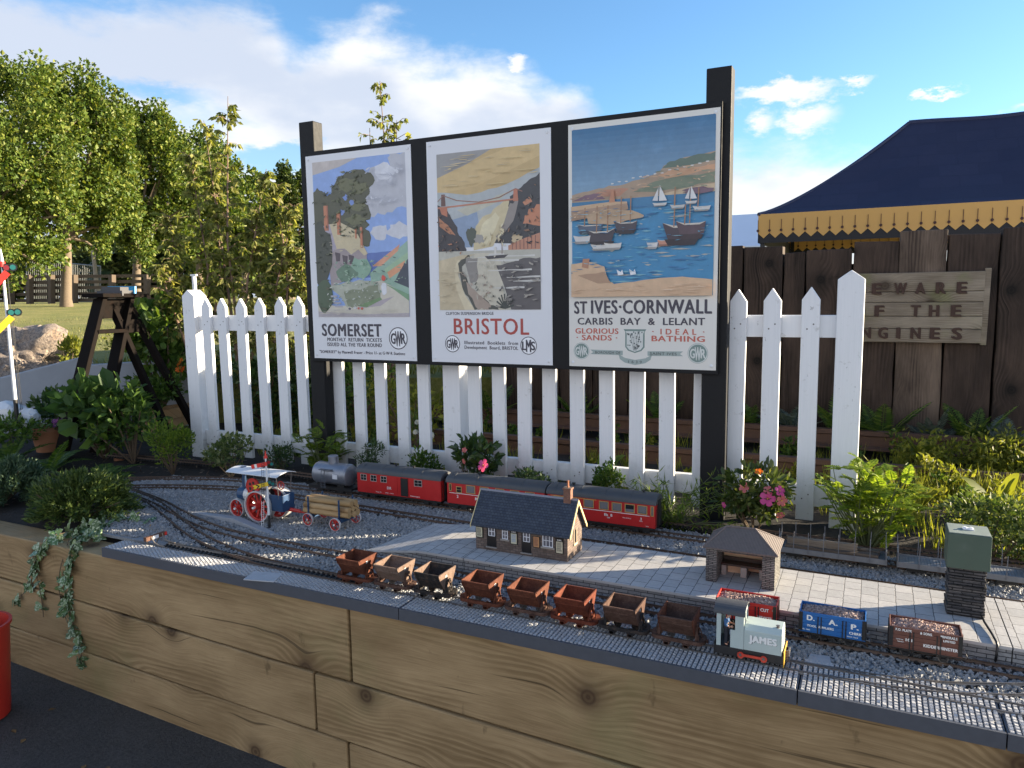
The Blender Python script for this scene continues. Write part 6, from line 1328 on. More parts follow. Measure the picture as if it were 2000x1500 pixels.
MB().beam((aty(1925, 600, 4.9).x, 4.92, 1.222), (aty(1927, 600, 4.9).x, 4.92, 1.652), .03, .02, (0, 1, 0)).build('end_batten', SGW, sg, bevel=.003)
for line, zc in ((((('B', 1664), ('E', 1711), ('W', 1757), ('A', 1796), ('R', 1836), ('E', 1877))), 1.548), ((('O', 1680), ('F', 1718), ('T', 1789), ('H', 1825), ('E', 1868)), 1.418), ((('E', 1660), ('N', 1694), ('G', 1727), ('I', 1757), ('N', 1791), ('E', 1829), ('S', 1872)), 1.289)):
    for ch, px in line: text(ch, 'letter', RLET, sg, aty(px, 600, 4.9).x, zc-.034, 4.904, .066, w=.068 if ch == 'W' else (.024 if ch == 'I' else .054), bold=.05, depth=.006)

# ================================================================ old rails behind the fence
OLDR = paint('rusted_rail', (.085, .045, .03), .75, .35, 30, dirt=((.15, .09, .06), .5), b=.3)
def bigrail(y0, z, x0, x1, label):
    pr_ = [(-.045, 0), (.045, 0), (.045, .010), (.008, .022), (.008, .075), (.024, .082), (.024, .108), (-.024, .108), (-.024, .082), (-.008, .075), (-.008, .022), (-.045, .010)]
    b = MB(); b.prism([(y0+y, z-.108+h) for y, h in pr_], x0, x1, 'x'); tag(b.build('rusty_rail', OLDR), label, 'rail', 'old rails laid behind the picket fence')
bigrail(4.12, .668, -3.0, 2.2, 'rusty brown rail nearest the back of the picket fence, low among weeds')
bigrail(4.68, .735, -3.0, 2.2, 'rusty brown rail farther back, at the foot of the ferns')

# ================================================================ gazebo
NAVYC = brick_mat('navy_canvas', (.021, .026, .058), (.025, .030, .065), (.020, .025, .056), .34, .13, ax='xz', msize=.006, bmp=.15, nvar=.25)
VAL = paint('ochre_canvas', (.56, .315, .09), .7, .08, 6); TRIM = paint('black_trim', (.012, .011, .013), .7); DOT = paint('brown_dot', (.06, .02, .015), .7)
gx0, gx1, gy0, gy1, ge, gh = -1.05, 4.95, 7.66, 10.66, 2.275, .275
gp = thing('gazebo', 'navy canopy gazebo with a pointed ochre valance beyond the dark fence', 'gazebo', (2, 9.1, 1))
pk = aty(1775, 240, 9.16); zr = pk.z; rx0, rx1 = pk.x, 3.45
b = MB(); ns = 22; nx = 60
def roofpt(side, u, s):
    prof = (s**1.28); cy = 9.16
    if side == 'f': y = gy0+(cy-gy0)*s; x0, x1 = gx0+(rx0-gx0)*s, gx1+(rx1-gx1)*s
    elif side == 'b': y = gy1+(cy-gy1)*s; x0, x1 = gx0+(rx0-gx0)*s, gx1+(rx1-gx1)*s
    elif side == 'l':
        x = gx0+(rx0-gx0)*s; y = (gy0+(cy-gy0)*s)+((gy1+(cy-gy1)*s)-(gy0+(cy-gy0)*s))*u; return (x, y, ge+(zr-ge)*prof)
    else:
        x = gx1+(rx1-gx1)*s; y = (gy0+(cy-gy0)*s)+((gy1+(cy-gy1)*s)-(gy0+(cy-gy0)*s))*u; return (x, y, ge+(zr-ge)*prof)
    sag = -.10*math.sin(math.pi*u)*s*(1-s)*1.5-.05*s*math.sin(2*math.pi*u)**2*.6+.02*math.sin(u*31+s*5)*s*(1-s)*3+.012*math.sin(u*57-s*9)*s*(1-s)*3
    return (x0+(x1-x0)*u, y, ge+(zr-ge)*prof+sag*(.0 if s < .02 else 1))
for sd_ in 'fblr':
    o = len(b.v); b.v += [roofpt(sd_, i/nx, k/ns) for k in range(ns+1) for i in range(nx+1)]
    for k in range(ns):
        for i in range(nx): b.f.append((o+k*(nx+1)+i, o+k*(nx+1)+i+1, o+(k+1)*(nx+1)+i+1, o+(k+1)*(nx+1)+i)); b.mi.append(0)
ro_ = b.build('canopy', NAVYC, gp, smooth='auto', recalc=False)
b = MB(); b.tube([roofpt('l', 0, k/ns) for k in range(ns+1)], .018, 6); b.tube([(x, y, z+.004) for x, y, z in [roofpt('f', i/nx, 1) for i in range(nx+1)]], .022, 6); b.build('seam_edge', paint('navy_edge', (.018, .025, .07), .6, .1, 10), ro_)
def valance(P0, P1, nrm, name):
    P0, P1, nrm = Vector(P0), Vector(P1), Vector(nrm); L = (P1-P0).length; d = (P1-P0)/L; n = round(L/.108); w = L/n
    b = MB(); b2 = MB(); b3 = MB(); b4 = MB()
    for i in range(n):
        A = P0+d*(w*i); B_ = P0+d*(w*(i+.5)); C_ = P0+d*(w*(i+1)); D = Vector((0, 0, -1))
        wave = nrm*0
        b.add([A, C_, C_+D*(gh-.095)+wave, B_+D*(gh-.045)+wave, A+D*(gh-.095)+wave], [(0, 1, 2, 3, 4)])
        q0 = -nrm*.006; b2.add([A+q0+D*.12, C_+q0+D*.12, C_+q0+D*gh+wave, A+q0+D*gh+wave], [(0, 1, 2, 3)])
        q1 = nrm*.004; b3.beam(A+q1+D*.055, A+q1+D*(gh-.1)+wave, .004, .004, tuple(nrm)); b4.disc(A+nrm*.009+D*(gh-.118)+wave, .013, tuple(nrm), 10)
    v = b.build(name, VAL, gp, recalc=False); b2.build('black_edging', TRIM, v, recalc=False); b3.build('stitched_lines', DOT, v); b4.build('dots', DOT, v)
valance((gx0, gy0, ge), (gx1, gy0, ge), (0, -1, 0), 'valance'); valance((gx0, gy1, ge), (gx0, gy0, ge), (-1, 0, 0), 'valance'); valance((gx1, gy1, ge), (gx0, gy1, ge), (0, -1, 0), 'valance')
for x in (gx0+.04, 1.95, gx1-.04):
    for y in (gy0+.05, gy1-.05): MB().box(x-.02, x+.02, y-.02, y+.02, .9, ge-.02).build('leg', BLACK, gp)
# pale marquee further back
mq = thing('marquee', 'pale white marquee roof showing between the black post and the navy gazebo', 'marquee', tuple(atd(1440, 560, 12.5)))
c = atd(1470, 418, 12.5); b = MB(); zt_ = c.z; b.prism([(c.y-1.6, zt_-.62), (c.y, zt_), (c.y+1.6, zt_-.62), (c.y+1.6, zt_-2.2), (c.y+1.57, zt_-2.2), (c.y+1.57, zt_-.62), (c.y, zt_-.04), (c.y-1.57, zt_-.62), (c.y-1.57, zt_-2.2), (c.y-1.6, zt_-2.2)], c.x-5, c.x+.45, 'x')
b.build('roof', paint('marquee_canvas', (.55, .62, .72), .6, .06, 3), mq); MB().box(c.x+.40, c.x+.47, c.y-1.62, c.y-1.56, .9, zt_-.6).build('leg', WHITE, mq)

# ================================================================ step ladder, boulder, planters at the left
LADD = paint('black_brown_wood', (.010, .008, .007), .8, .5, 22, dirt=((.035, .016, .010), .3), b=.3, spec=.04)
def down(a, c, z=.57): a, c = Vector(a), Vector(c); return a+(c-a)*((z-a.z)/(c.z-a.z))
sl_ = thing('step_ladder', 'old black wooden step ladder standing behind the leafy shrubs', 'ladder', tuple(atd(240, 870, 4.95)))
tl, tr_ = atd(196, 583, 4.95), atd(250, 583, 5.15); fl, fr_ = down(tl, atd(139, 812, 4.62)), down(tr_, atd(206, 800, 4.85)); rl, rr_ = down(atd(219, 600, 5.05), atd(318, 823, 5.05)), down(atd(254, 600, 5.2), atd(366, 808, 5.25))
sd2 = (tr_-tl).normalized()
for a, c in ((fl, tl), (fr_, tr_)): MB().beam(a, c, .03, .105, tuple((tl-fl).cross(sd2))).build('front_rail', LADD, sl_, bevel=.003)
for a, c in ((rl, atd(219, 600, 5.05)), (rr_, atd(254, 600, 5.2))): MB().beam(a, c, .035, .05, tuple((tl-fl).cross(sd2))).build('rear_leg', LADD, sl_, bevel=.003)
for f in (.2, .45, .78):
    MB().beam(fl.lerp(tl, f), fr_.lerp(tr_, f), .12, .024).build('step', LADD, sl_, bevel=.003)
MB().beam(rl.lerp(atd(219, 600, 5.05), .86), rr_.lerp(atd(254, 600, 5.2), .86), .03, .09).build('rear_brace', LADD, sl_)
m_ = (tl+tr_)/2; MB().beam(tl-sd2*.06+Vector((0, 0, .02)), tr_+sd2*.09+Vector((0, 0, .02)), .20, .026).build('top_step', LADD, sl_, bevel=.003); MB().beam(tl+Vector((0, 0, -.07)), tr_+Vector((0, 0, -.07)), .028, .13).build('apron', LADD, sl_)
b = MB(); c = atd(226, 571, 5.05); b.beam(c+Vector((-.09, -.03, -.006)), c+Vector((.08, .03, -.006)), .12, .034); b.beam(c+Vector((-.07, -.02, .026)), c+Vector((.05, .03, .022)), .10, .026); b.build('x', paint('dark_slate', (.07, .07, .075), .8)); o = bpy.data.objects[-1] if False else None
bpy.data.objects['x'].name = 'flat_stones'; tag(bpy.data.objects['flat_stones'], 'two flat grey stones lying on top of the black step ladder', 'stones')
import mathutils
def rock(name, c, R, seed, mat, label, cat='rock', lumps=(), sub=4, amp=.22):
    bm = bmesh.new(); bmesh.ops.create_icosphere(bm, subdivisions=sub, radius=1)
    for v in bm.verts:
        p = v.co.copy(); n = mathutils.noise.fractal(p*1.1+Vector((seed, 0, 0)), 1., 2., 4)*amp; cell = mathutils.noise.cell(p*1.6+Vector((seed, 2, 0)))*.05
        r = 1+n+cell
        for d, s, w in lumps: r += s*max(0, p.normalized().dot(Vector(d).normalized()))**w
        v.co = Vector((p.x*R[0], p.y*R[1], p.z*R[2]))*r
    me = bpy.data.meshes.new(name); bm.to_mesh(me); bm.free(); me.materials.append(mat); me.polygons.foreach_set('use_smooth', [True]*len(me.polygons))
    try: me.set_sharp_from_angle(angle=rad(28))
    except Exception: pass
    o = bpy.data.objects.new(name, me); COL.objects.link(o); o.location = c; tag(o, label, cat); return o
m, q = newmat('granite'); n = q.noise(q.pos, 5, 8, .7); n2 = q.noise(q.pos, 60, 6, .75)
q.L(q.mix(q.smooth(n2, .4, .65), q.ramp(n, [(.35, (.22, .17, .13)), (.5, (.36, .30, .25)), (.62, (.42, .29, .19)), (.75, (.30, .27, .25))]), (.13, .105, .09)), q.bs.inputs['Base Color']); q.bs.inputs['Roughness'].default_value = .85; bump(q, q.m('ADD', n2, n), .8, .03); GRAN = m
rock('boulder', atd(34, 706, 6.1), (.37, .32, .25), 3.3, GRAN, 'large rough granite boulder at the edge of the lawn', lumps=(((.62, .25, .8), .5, 10), ((1, .35, .35), .35, 9), ((-.6, 0, .6), .2, 6)), amp=.5, sub=5)
WROCK = paint('white_quartz', (.62, .62, .62), .6, .12, 25, b=.6, bs=40)
rock('white_stone', atd(14, 812, 4.75), (.115, .09, .09), 8.1, WROCK, 'bright white stone at the foot of the tall signal', cat='stone', sub=3, amp=.35)
rock('white_stone', atd(52, 822, 4.7), (.075, .06, .085), 1.7, WROCK, 'greyer white stone just right of the tall signal', cat='stone', sub=3, amp=.35)
ZINC = paint('pale_slab', (.27, .29, .32), .7, .2, 7, b=.3, bs=30)
A0, A1 = atd(-120, 768, 5.3), atd(178, 692, 5.6); 
for (p, q_, lb) in ((A0, A1, 'long pale grey slab edging the lawn below the boulder'), (atd(150, 714, 5.55), atd(365, 700, 5.62), 'pale grey slab edging behind the step ladder, in the sun')):
    b = MB(); d = (q_-p); d.z = 0; d.normalize(); nn = Vector((-d.y, d.x, 0))*.07
    vs = [Vector((p.x, p.y, .5)), Vector((q_.x, q_.y, .5)), Vector((q_.x, q_.y, .5))+nn, Vector((p.x, p.y, .5))+nn, p, q_, q_+nn, p+nn]
    b.add(vs, [(3, 2, 1, 0), (4, 5, 6, 7), (0, 1, 5, 4), (1, 2, 6, 5), (2, 3, 7, 6), (3, 0, 4, 7)]); tag(b.build('slab_edging', ZINC, bevel=.01), lb, 'edging')
PLB = timber_mat('planter_wood', (.22, .13, .06), (.42, .28, .14), gs=1.2)
c0, c1 = atd(262, 812, 5.1), atd(352, 800, 5.4)
pb = thing('wooden_planter', 'tan wooden planter box under the step ladder', 'planter', tuple((c0+c1)/2-Vector((0, 0, .12))))
for k in range(2): MB().beam(c0+Vector((0, 0, -.02-.075*k)), c1+Vector((0, 0, -.02-.075*k)), .03, .073).build('plank', PLB, pb, bevel=.003)
off = Vector((-.1, .22, 0)); MB().beam(c0+off+Vector((0, 0, -.05)), c1+off+Vector((0, 0, -.05)), .03, .14).build('plank', PLB, pb); MB().beam(c0+Vector((0, 0, -.05)), c0+off+Vector((0, 0, -.05)), .03, .14).build('plank', PLB, pb); MB().beam(c1+Vector((0, 0, -.05)), c1+off+Vector((0, 0, -.05)), .03, .14).build('plank', PLB, pb)
TERR = paint('terracotta_pot', (.36, .16, .08), .8, .15, 30)
def pot(c, r, h, label):
    b = MB(); b.lathe([(r*.7, c.z-h), (r*.92, c.z-.03), (r*1.05, c.z-.03), (r*1.05, c.z), (r*.9, c.z), (r*.88, c.z-.02), (.002, c.z-.02)], (c.x, c.y, 0), n=24); o = b.build('terracotta_pot', TERR, smooth='auto'); tag(o, label, 'pot', 'terracotta pots among the plants')
pot(atd(92, 832, 4.75), .10, .16, 'wide terracotta pot among ferns right of the tall signal'); pot(atd(233, 893, 4.55), .03, .05, 'tiny terracotta pot lying low under the big leafed shrub')
# red bucket on the tarmac
BK = paint('red_plastic', (.42, .025, .015), .4, .1, 20); p = aty(25, 1203, 1.60); zr_ = p.z; R_ = .125; zg = gz(-3.1)+.002
bx_, by_ = p.x-R_*.5, 1.60-R_*.92
bk = thing('bucket', 'red plastic bucket on the tarmac by the sleeper wall', 'bucket', (bx_, by_, zg))
b = MB(); b.lathe([(R_*.78, zg), (R_*.97, zr_-.012), (R_*1.03, zr_-.012), (R_*1.03, zr_), (R_*.95, zr_), (R_*.88, zr_-.06), (.002, zr_-.06)], (bx_, by_, 0), n=36); b.build('pail', BK, bk, smooth='auto')
MB().lathe([(R_*.9, zr_-.055), (.002, zr_-.045)], (bx_, by_, 0), n=24).build('soil_fill', SOIL, bk)

# ================================================================ paddock beyond the lawn
PAD = paint('brown_fence_wood', (.09, .066, .046), .85, .35, 12); 
pf = thing('paddock_fence', 'brown post and rail paddock fence under the lawn trees', 'fence', tuple(atd(130, 592, 26)))
pxs = [-60, -20, 21, 58, 100, 145, 219, 287, 330]
for px in pxs:
    a = atd(px, 594, 26); MB().beam(a-Vector((0, 0, .2)), atd(px, 537, 26), .18, .16, (0, 1, 0)).build('post', PAD, pf)
for y in (541, 552, 563, 575, 587):
    MB().beam(atd(-80, y+1.2, 26.15), atd(340, y-3, 26.15), .03, .11).build('fence_rail', PAD, pf)
GAL = paint('galvanised', (.16, .17, .175), .6, .1, 10, metal=.3)
for (xa, xb, ya, yb, d0, d1, lb) in ((52, 130, 508, 514, 36, 34, 'left wire mesh panel behind the paddock fence'), (128, 196, 514, 520, 34, 32, 'right wire mesh panel behind the paddock fence')):
    t = thing('mesh_panel', lb, 'mesh panel', tuple(atd((xa+xb)/2, 588, 33)), 'wire mesh fence panels'); P00, P10 = atd(xa, 589, d0), atd(xb, 589, d1); P01, P11 = atd(xa, ya, d0), atd(xb, yb, d1)
    b = MB(); r = .035
    b.tube([P00, P01, P11, P10, P00], r, 6); b.build('frame', GAL, t); b = MB()
    for k in range(1, 20): f = k/20; b.beam(P00.lerp(P10, f), P01.lerp(P11, f), .009, .009, (0, 1, 0))
    for f in (.2, .4, .6, .8): b.beam(P00.lerp(P01, f), P10.lerp(P11, f), .009, .009)
    b.build('wire_mesh', GAL, t)
b = MB(); b.tube([atd(191, 575, 30), atd(181, 484, 30)], [.09, .07], 8); tag(b.build('pole', paint('pole_wood', (.26, .22, .17), .8), smooth='auto'), 'thin pale leaning pole beside the wire mesh panels', 'pole')
b = MB(); p, q_ = atd(210, 580, 24), atd(263, 578, 24); b.add([p, q_, atd(263, 559, 24), atd(210, 559, 24), p+Vector((0, .06, 0)), q_+Vector((0, .06, 0)), atd(263, 559, 24)+Vector((0, .06, 0)), atd(210, 559, 24)+Vector((0, .06, 0))], [(0, 1, 2, 3), (7, 6, 5, 4), (0, 4, 5, 1), (1, 5, 6, 2), (2, 6, 7, 3), (3, 7, 4, 0)])
tag(b.build('banner', paint('blue_banner', (.01, .24, .62), .5, .1, 3)), 'bright blue banner on the paddock fence behind the ladder top', 'banner')

# ================================================================ trees beyond the lawn
LIME = leafmat('lime_leaves', (.035, .070, .012), (.10, .15, .022), .32, (.215, .235, .048)); LIMED = leafmat('dark_leaves', (.022, .045, .012), (.06, .095, .02), .25, (.13, .15, .035)); WOODL = leafmat('wood_leaves', (.025, .042, .014), (.06, .085, .022), .2, (.12, .13, .04))
def tree(name, label, base, crown, R, n, L, mat, cl=115, trunk=.16, seed=0, group='trees beyond the lawn', cat='tree', up=.1):
    global rng
    rng = np.random.default_rng(seed); t = thing(name, label, cat, tuple(base), group); base = Vector(base); crown = Vector(crown)
    b = MB(); k = foliage(b, crown, R, n, L, L*.8, cl, .175, up, .6, shell=.3, fold=.2); cr = b.build('crown', mat, t, recalc=False)
    b = MB(); fork = base.lerp(crown, .5); fork.x = base.x+(crown.x-base.x)*.25; fork.y = base.y+(crown.y-base.y)*.25
    b.tube([base-Vector((0, 0, .2)), base+Vector((0, 0, .25)), base.lerp(fork, .5), fork], [trunk*1.35, trunk, trunk*.85, trunk*.7], 12)
    for p in k[::max(1, len(k)//16)]:
        p = Vector(p); mid = fork.lerp(p, .5)+Vector((rnd.uniform(-.3, .3), rnd.uniform(-.3, .3), rnd.uniform(.1, .5)))*R[0]*.12
        b.tube([fork-Vector((0, 0, rnd.uniform(0, .5))), mid, p], [trunk*.45, trunk*.25, trunk*.06], 6)
    b.build('trunk', BARK, t, smooth='auto'); return t
def pxtree(name, label, bpx, d, cpx, rpx, n, L, mat, seed, **k):
    s = d/1450; return tree(name, label, atd(bpx[0], bpx[1], d), atd(cpx[0], cpx[1], d), (rpx[0]*s, rpx[0]*s*.9, rpx[1]*s), n, L, mat, seed=seed, **k)
pxtree('lime_tree', 'biggest lime tree, at the left edge above the tall signal', (-25, 606), 19, (-5, 300), (172, 246), 42000, .11, LIME, 1)
pxtree('lime_tree', 'lime tree whose thick trunk stands on the lawn left of the ladder', (130, 600), 22, (158, 308), (126, 206), 36000, .12, LIME, 2)
pxtree('lime_tree', 'lime tree with a thinner trunk right above the ladder and blue banner', (267, 578), 27, (285, 358), (112, 165), 30000, .135, LIME, 3)
pxtree('lime_tree', 'lime tree fourth in the row, behind the birch saplings', (390, 577), 32, (395, 400), (92, 138), 15000, .175, LIME, 4)
pxtree('lime_tree', 'smallest and farthest lime tree, at the right end of the row', (478, 575), 38, (485, 425), (62, 112), 11000, .20, LIME, 5)
pxtree('dark_tree', 'darker green tree showing beside the left black post', (565, 575), 30, (575, 430), (48, 112), 10000, .15, LIMED, 6, group='trees beyond the lawn')
b = MB(); rng = np.random.default_rng(11)
for px in range(-160, 640, 26):
    d = rnd.uniform(55, 75); c = atd(px, 530+rnd.uniform(-12, 8), d); foliage(b, c, (1.6*d/60, 1.6*d/60, rnd.uniform(1.6, 3.2)*d/60), 700, .75, .6, 9, .4, .1, .6)
tag(b.build('woodland', WOODL, recalc=False), 'dark belt of woodland far behind the paddock fence', 'woodland', kind='stuff')
b = MB(); p = atd(379, 545, 5.35); b.box(p.x-.011, p.x+.011, p.y-.011, p.y+.011, .6, p.z+.02); b.box(p.x-.03, p.x+.03, p.y-.008, p.y+.008, p.z+.021, p.z+.034); tag(b.build('white_post', WHITE, bevel=.002), 'thin white post with a small cross piece behind the left fence post', 'post')
# long grass on the near part of the lawn
b = MB(); n = 15000; t = 5.75+rng.random(n)**1.6*9; u_ = rng.uniform(-.72, .1, n)*t*1.05; x = u_*cs-t*sn; y = u_*sn+t*cs; z = np.array([lawn_z(v) for v in t])-.01
h = .025+.06*rng.random(n)*(t < 6.9)+.02; leaves(b, np.stack([x, y, z], 1), rdir(n)*.45+np.array([0, 0, 1.]), rdir(n), h, h*.16, .05)
GRS = leafmat('grass_blades', (.07, .095, .018), (.16, .17, .035), .3, (.27, .24, .09)); tag(b.build('grass', GRS, recalc=False), 'dry green grass on the lawn behind the slabs', 'grass', kind='stuff')
# ================================================================ planting
rng = np.random.default_rng(21)
G_DK = leafmat('dark_green_leaf', (.018, .045, .014), (.045, .09, .022), .3, (.08, .13, .03), .35, .5)
G_MID = leafmat('mid_green_leaf', (.035, .075, .016), (.075, .14, .026), .42, (.14, .21, .04))
G_LT = leafmat('light_green_leaf', (.06, .11, .015), (.12, .19, .022), .45, (.22, .29, .04))
G_YEL = leafmat('yellow_green_leaf', (.10, .13, .02), (.20, .22, .03), .45, (.32, .32, .06))
G_BLUE = leafmat('blue_green_needle', (.03, .06, .036), (.065, .11, .06), .25, (.11, .16, .085))
G_JUN = leafmat('juniper_needle', (.028, .055, .016), (.07, .11, .025), .25, (.13, .17, .045))
G_OLIVE = leafmat('birch_leaf', (.08, .105, .025), (.19, .21, .055), .55, (.34, .33, .12))
FERNM = leafmat('fern_leaf', (.035, .075, .016), (.08, .145, .026), .45, (.15, .21, .04)); FERNS = leafmat('silver_fern', (.05, .075, .06), (.10, .13, .105), .3, (.14, .17, .14))
PINKP = leafmat('pink_petal', (.62, .06, .26), (.72, .12, .36), .4); SALM = leafmat('salmon_petal', (.62, .13, .16), (.66, .22, .22), .4); ORNG = leafmat('orange_petal', (.70, .12, .02), (.75, .2, .03), .4); WHT = leafmat('white_petal', (.62, .62, .58), (.72, .72, .70), .3); PURP = leafmat('purple_petal', (.10, .02, .12), (.2, .05, .22), .3)
def bush(name, label, base, size, n, L, w, mat, cl=14, cs=.45, cat='shrub', group=None, shape='diamond', stem=True, lift=.5, up=.35, smat=None, seed=None, nst=9, shell=.35):
    """base = ground point; size = (half width x, half depth y, height)"""
    global rng
    if seed is not None: rng = np.random.default_rng(seed)
    base = Vector(base); t = thing(name, label, cat, tuple(base), group); hx, hy, H = size; c = base+Vector((0, 0, H*lift))
    b = MB(); k = foliage(b, c, (hx, hy, H*(1-lift)), n, L, w, cl, cs, up, .8, shape, shell=shell); b.build('foliage', mat, t, recalc=False)
    if stem: b = MB(); stems(b, base-Vector((0, 0, .01)), k[:nst], max(.0025, H*.014), 6); b.build('stem', smat or TWIG, t)
    return t
def flower(t, c, r, mat, nrm=(-.2, -.9, .4), np_=5, name='flower'):
    q = Vector(nrm).normalized().to_track_quat('Z', 'Y'); b = MB()
    for k in range(np_):
        a = 2*math.pi*k/np_; ring = []
        for (u, v, h) in ((.05, 0, -.12), (.45, .34, .05), (.85, .40, .12), (1., .1, .04), (1.0, -.12, .02), (.82, -.36, .13), (.42, -.32, .05)):
            p = Vector((u*math.cos(a)-v*math.sin(a), u*math.sin(a)+v*math.cos(a), h+.03*(k % 2)))*r; ring.append(Vector(c)+q @ p)
        b.add(ring, [tuple(range(7))])
    o = b.build(name, mat, t, recalc=False); b = MB(); b.lathe([(.001, -r*.1), (r*.1, 0), (r*.08, r*.12), (.001, r*.15)], n=8); b.v = [tuple(Vector(c)+q @ Vector(p)) for p in b.v]; b.build('flower_centre', SYEL, o); return o
def fernplant(name, label, base, L, n, mat, w=.06, droop=.7, spread=1., lw=.35, group=None, nl=18, cat='fern', seed=1, tilt=(.35, 1.2)):
    global rng; rng = np.random.default_rng(seed); rr = random.Random(seed); t = thing(name, label, cat, tuple(base), group); b = MB()
    for k in range(n):
        a = 2*math.pi*k/n+rr.uniform(-.4, .4); e = rr.uniform(*tilt); d = (math.cos(a)*math.cos(e)*spread, math.sin(a)*math.cos(e)*spread, math.sin(e))
        frond(b, tuple(base), d, L*rr.uniform(.65, 1.05), w*rr.uniform(.8, 1.15), droop=droop*rr.uniform(.6, 1.2), n=nl, lw=lw)
    b.build('fronds', mat, t, recalc=False); return t
def gp_(px, py, y=None): return aty(px, py, y) if y else atz(px, py, .575)
def at_y(px, y, z=.575): v = aty(px, 900, y); return Vector((v.x, y, z))
def feathery(label, base, size, nf, L, w, mat, seed):
    """branching shrub that carries fern-like divided leaves"""
    global rng
    rng = np.random.default_rng(seed); rr = random.Random(seed); t = thing('feathery_shrub', label, 'shrub', tuple(base), FG); b, b2 = MB(), MB(); base = Vector(base); hx, hy, H = size; k = 0; tips = []
    while k < nf:
        u = rdir(1)[0]*rng.random()**.45; P = base+Vector((u[0]*hx, u[1]*hy, H*(.54+.46*u[2])))
        if abs(u[0]) > .35+.75*(.5+.5*u[2]): continue
        d = np.array([u[0]*1.1+rr.uniform(-.5, .5), u[1]+rr.uniform(-.5, .5), .35+rr.uniform(-.3, .5)]); frond(b, tuple(P-Vector(d)*.03), d, L*rr.uniform(.65, 1.15), w*rr.uniform(.7, 1.15), droop=rr.uniform(.3, .8), n=15, lw=.2); k += 1
        if k % 5 == 0: tips.append(P)
    b.build('foliage', mat, t, recalc=False); stems(b2, base, tips, .004, 5); b2.build('stem', STEM, t); return t
FG = 'shrubs planted along the picket fence'
# --- front of the picket fence, left to right
bush('variegated_shrub', 'round shrub with pale leaves and visible forked stems by the left fence post', at_y(450, 2.90), (.145, .12, .235), 900, .026, .017, leafmat('pale_leaf', (.04, .07, .02), (.11, .15, .05), .4, (.26, .28, .14)), 16, .4, group=FG, lift=.62, seed=1, smat=paint('pale_stem', (.26, .17, .09), .8))
bush('dark_shrub', 'low very dark green shrub behind the white canopy', at_y(548, 3.06), (.095, .08, .17), 800, .018, .010, G_DK, 12, .45, group=FG, seed=2)
feathery('soft light green feathery shrub above the silver tank wagon', at_y(632, 3.08, .60), (.155, .12, .26), 75, .10, .036, G_LT, 3)
bush('dwarf_conifer', 'small dark rounded conifer above the first red coach', at_y(727, 3.1, .60), (.085, .08, .19), 1500, .017, .005, G_DK, 16, .4, group=FG, seed=4, lift=.6)
bush('light_shrub', 'small upright light green shrub left of the pink flowers', at_y(834, 3.1, .60), (.095, .08, .20), 750, .021, .011, G_MID, 14, .42, group=FG, seed=5, lift=.55, up=.8)
t = bush('flowering_shrub', 'dark glossy shrub with a big pink flower before the middle fence post', at_y(928, 3.08, .60), (.13, .11, .265), 560, .040, .019, G_DK, 16, .38, group=FG, seed=6, lift=.58, shape='oval', cat='flowering shrub')
flower(t, aty(944, 909, 2.955), .031, PINKP); flower(t, aty(907, 879, 2.99), .013, SALM, (.4, -.8, .2)); flower(t, aty(906, 901, 2.98), .014, SALM, (-.4, -.8, -.1))
bush('cushion_shrub', 'low cushion shrub with bluish succulent rosettes behind the second coach', at_y(1046, 3.05, .60), (.125, .09, .15), 1500, .017, .009, leafmat('blue_rosette', (.03, .065, .03), (.07, .12, .045), .25, (.12, .17, .07)), 18, .36, group=FG, seed=7, lift=.6)
bush('box_shrub', 'upright dark box shrub above the rightmost coach roof', at_y(1186, 3.05, .60), (.082, .08, .22), 1700, .015, .010, G_MID, 18, .36, group=FG, seed=8, lift=.6)
# wispy plant of drooping narrow leaves
t = thing('wispy_shrub', 'bright green shrub of long drooping thread leaves left of the right black post', 'shrub', tuple(at_y(1318, 2.93, .58)), FG); b = MB(); b2 = MB(); base = at_y(1318, 2.95, .58)
for k in range(44):
    a = rnd.uniform(0, 6.28); e = rnd.uniform(.45, 1.4); L = rnd.uniform(.2, .37); d = Vector((math.cos(a)*math.cos(e), math.sin(a)*math.cos(e)*.6, math.sin(e)))
    pts = [base+d*L*f+Vector((d.x*.05*f*f, 0, -.055*L/.2*f*f)) for f in (0, .35, .7, 1)]; b2.tube(pts, [.0022, .0018, .0014, .0008], 4)
    n = 26; f = rng.random(n)**.7; P = np.array([pts[0].lerp(pts[1], x*3) if x < .33 else (pts[1].lerp(pts[2], x*3-1) if x < .66 else pts[2].lerp(pts[3], min(1, x*3-2))) for x in f]); D = np.array(d)[None]*.6+rdir(n)*.75+np.array([0, 0, -.55])
    leaves(b, P, D, rdir(n), .045*(.6+.7*rng.random(n)), .0045, .1)
b.build('foliage', G_LT, t, recalc=False); b2.build('stem', STEM, t)
t = bush('flowering_shrub', 'shrub with several pink and salmon flowers right of the right black post', at_y(1475, 2.98, .58), (.168, .125, .305), 920, .036, .019, leafmat('mandevilla_leaf', (.025, .05, .012), (.06, .09, .02), .3, (.15, .17, .045), .4, .4), 18, .4, group=FG, seed=10, lift=.62, shape='oval', cat='flowering shrub')
for px, py, r, mm, nn in ((1499, 974, .030, PINKP, (.1, -.9, .3)), (1523, 959, .022, PINKP, (.6, -.6, .5)), (1453, 952, .021, SALM, (-.3, -.9, .3)), (1527, 978, .022, SALM, (.5, -.8, 0)), (1500, 957, .018, SALM, (0, -.6, .7)), (1524, 1006, .016, SALM, (.2, -.9, -.4)), (1414, 986, .012, PINKP, (-.6, -.8, 0)), (1482, 921, .015, ORNG, (0, -.6, .8))): flower(t, aty(px, py, 2.86), r, mm, nn)
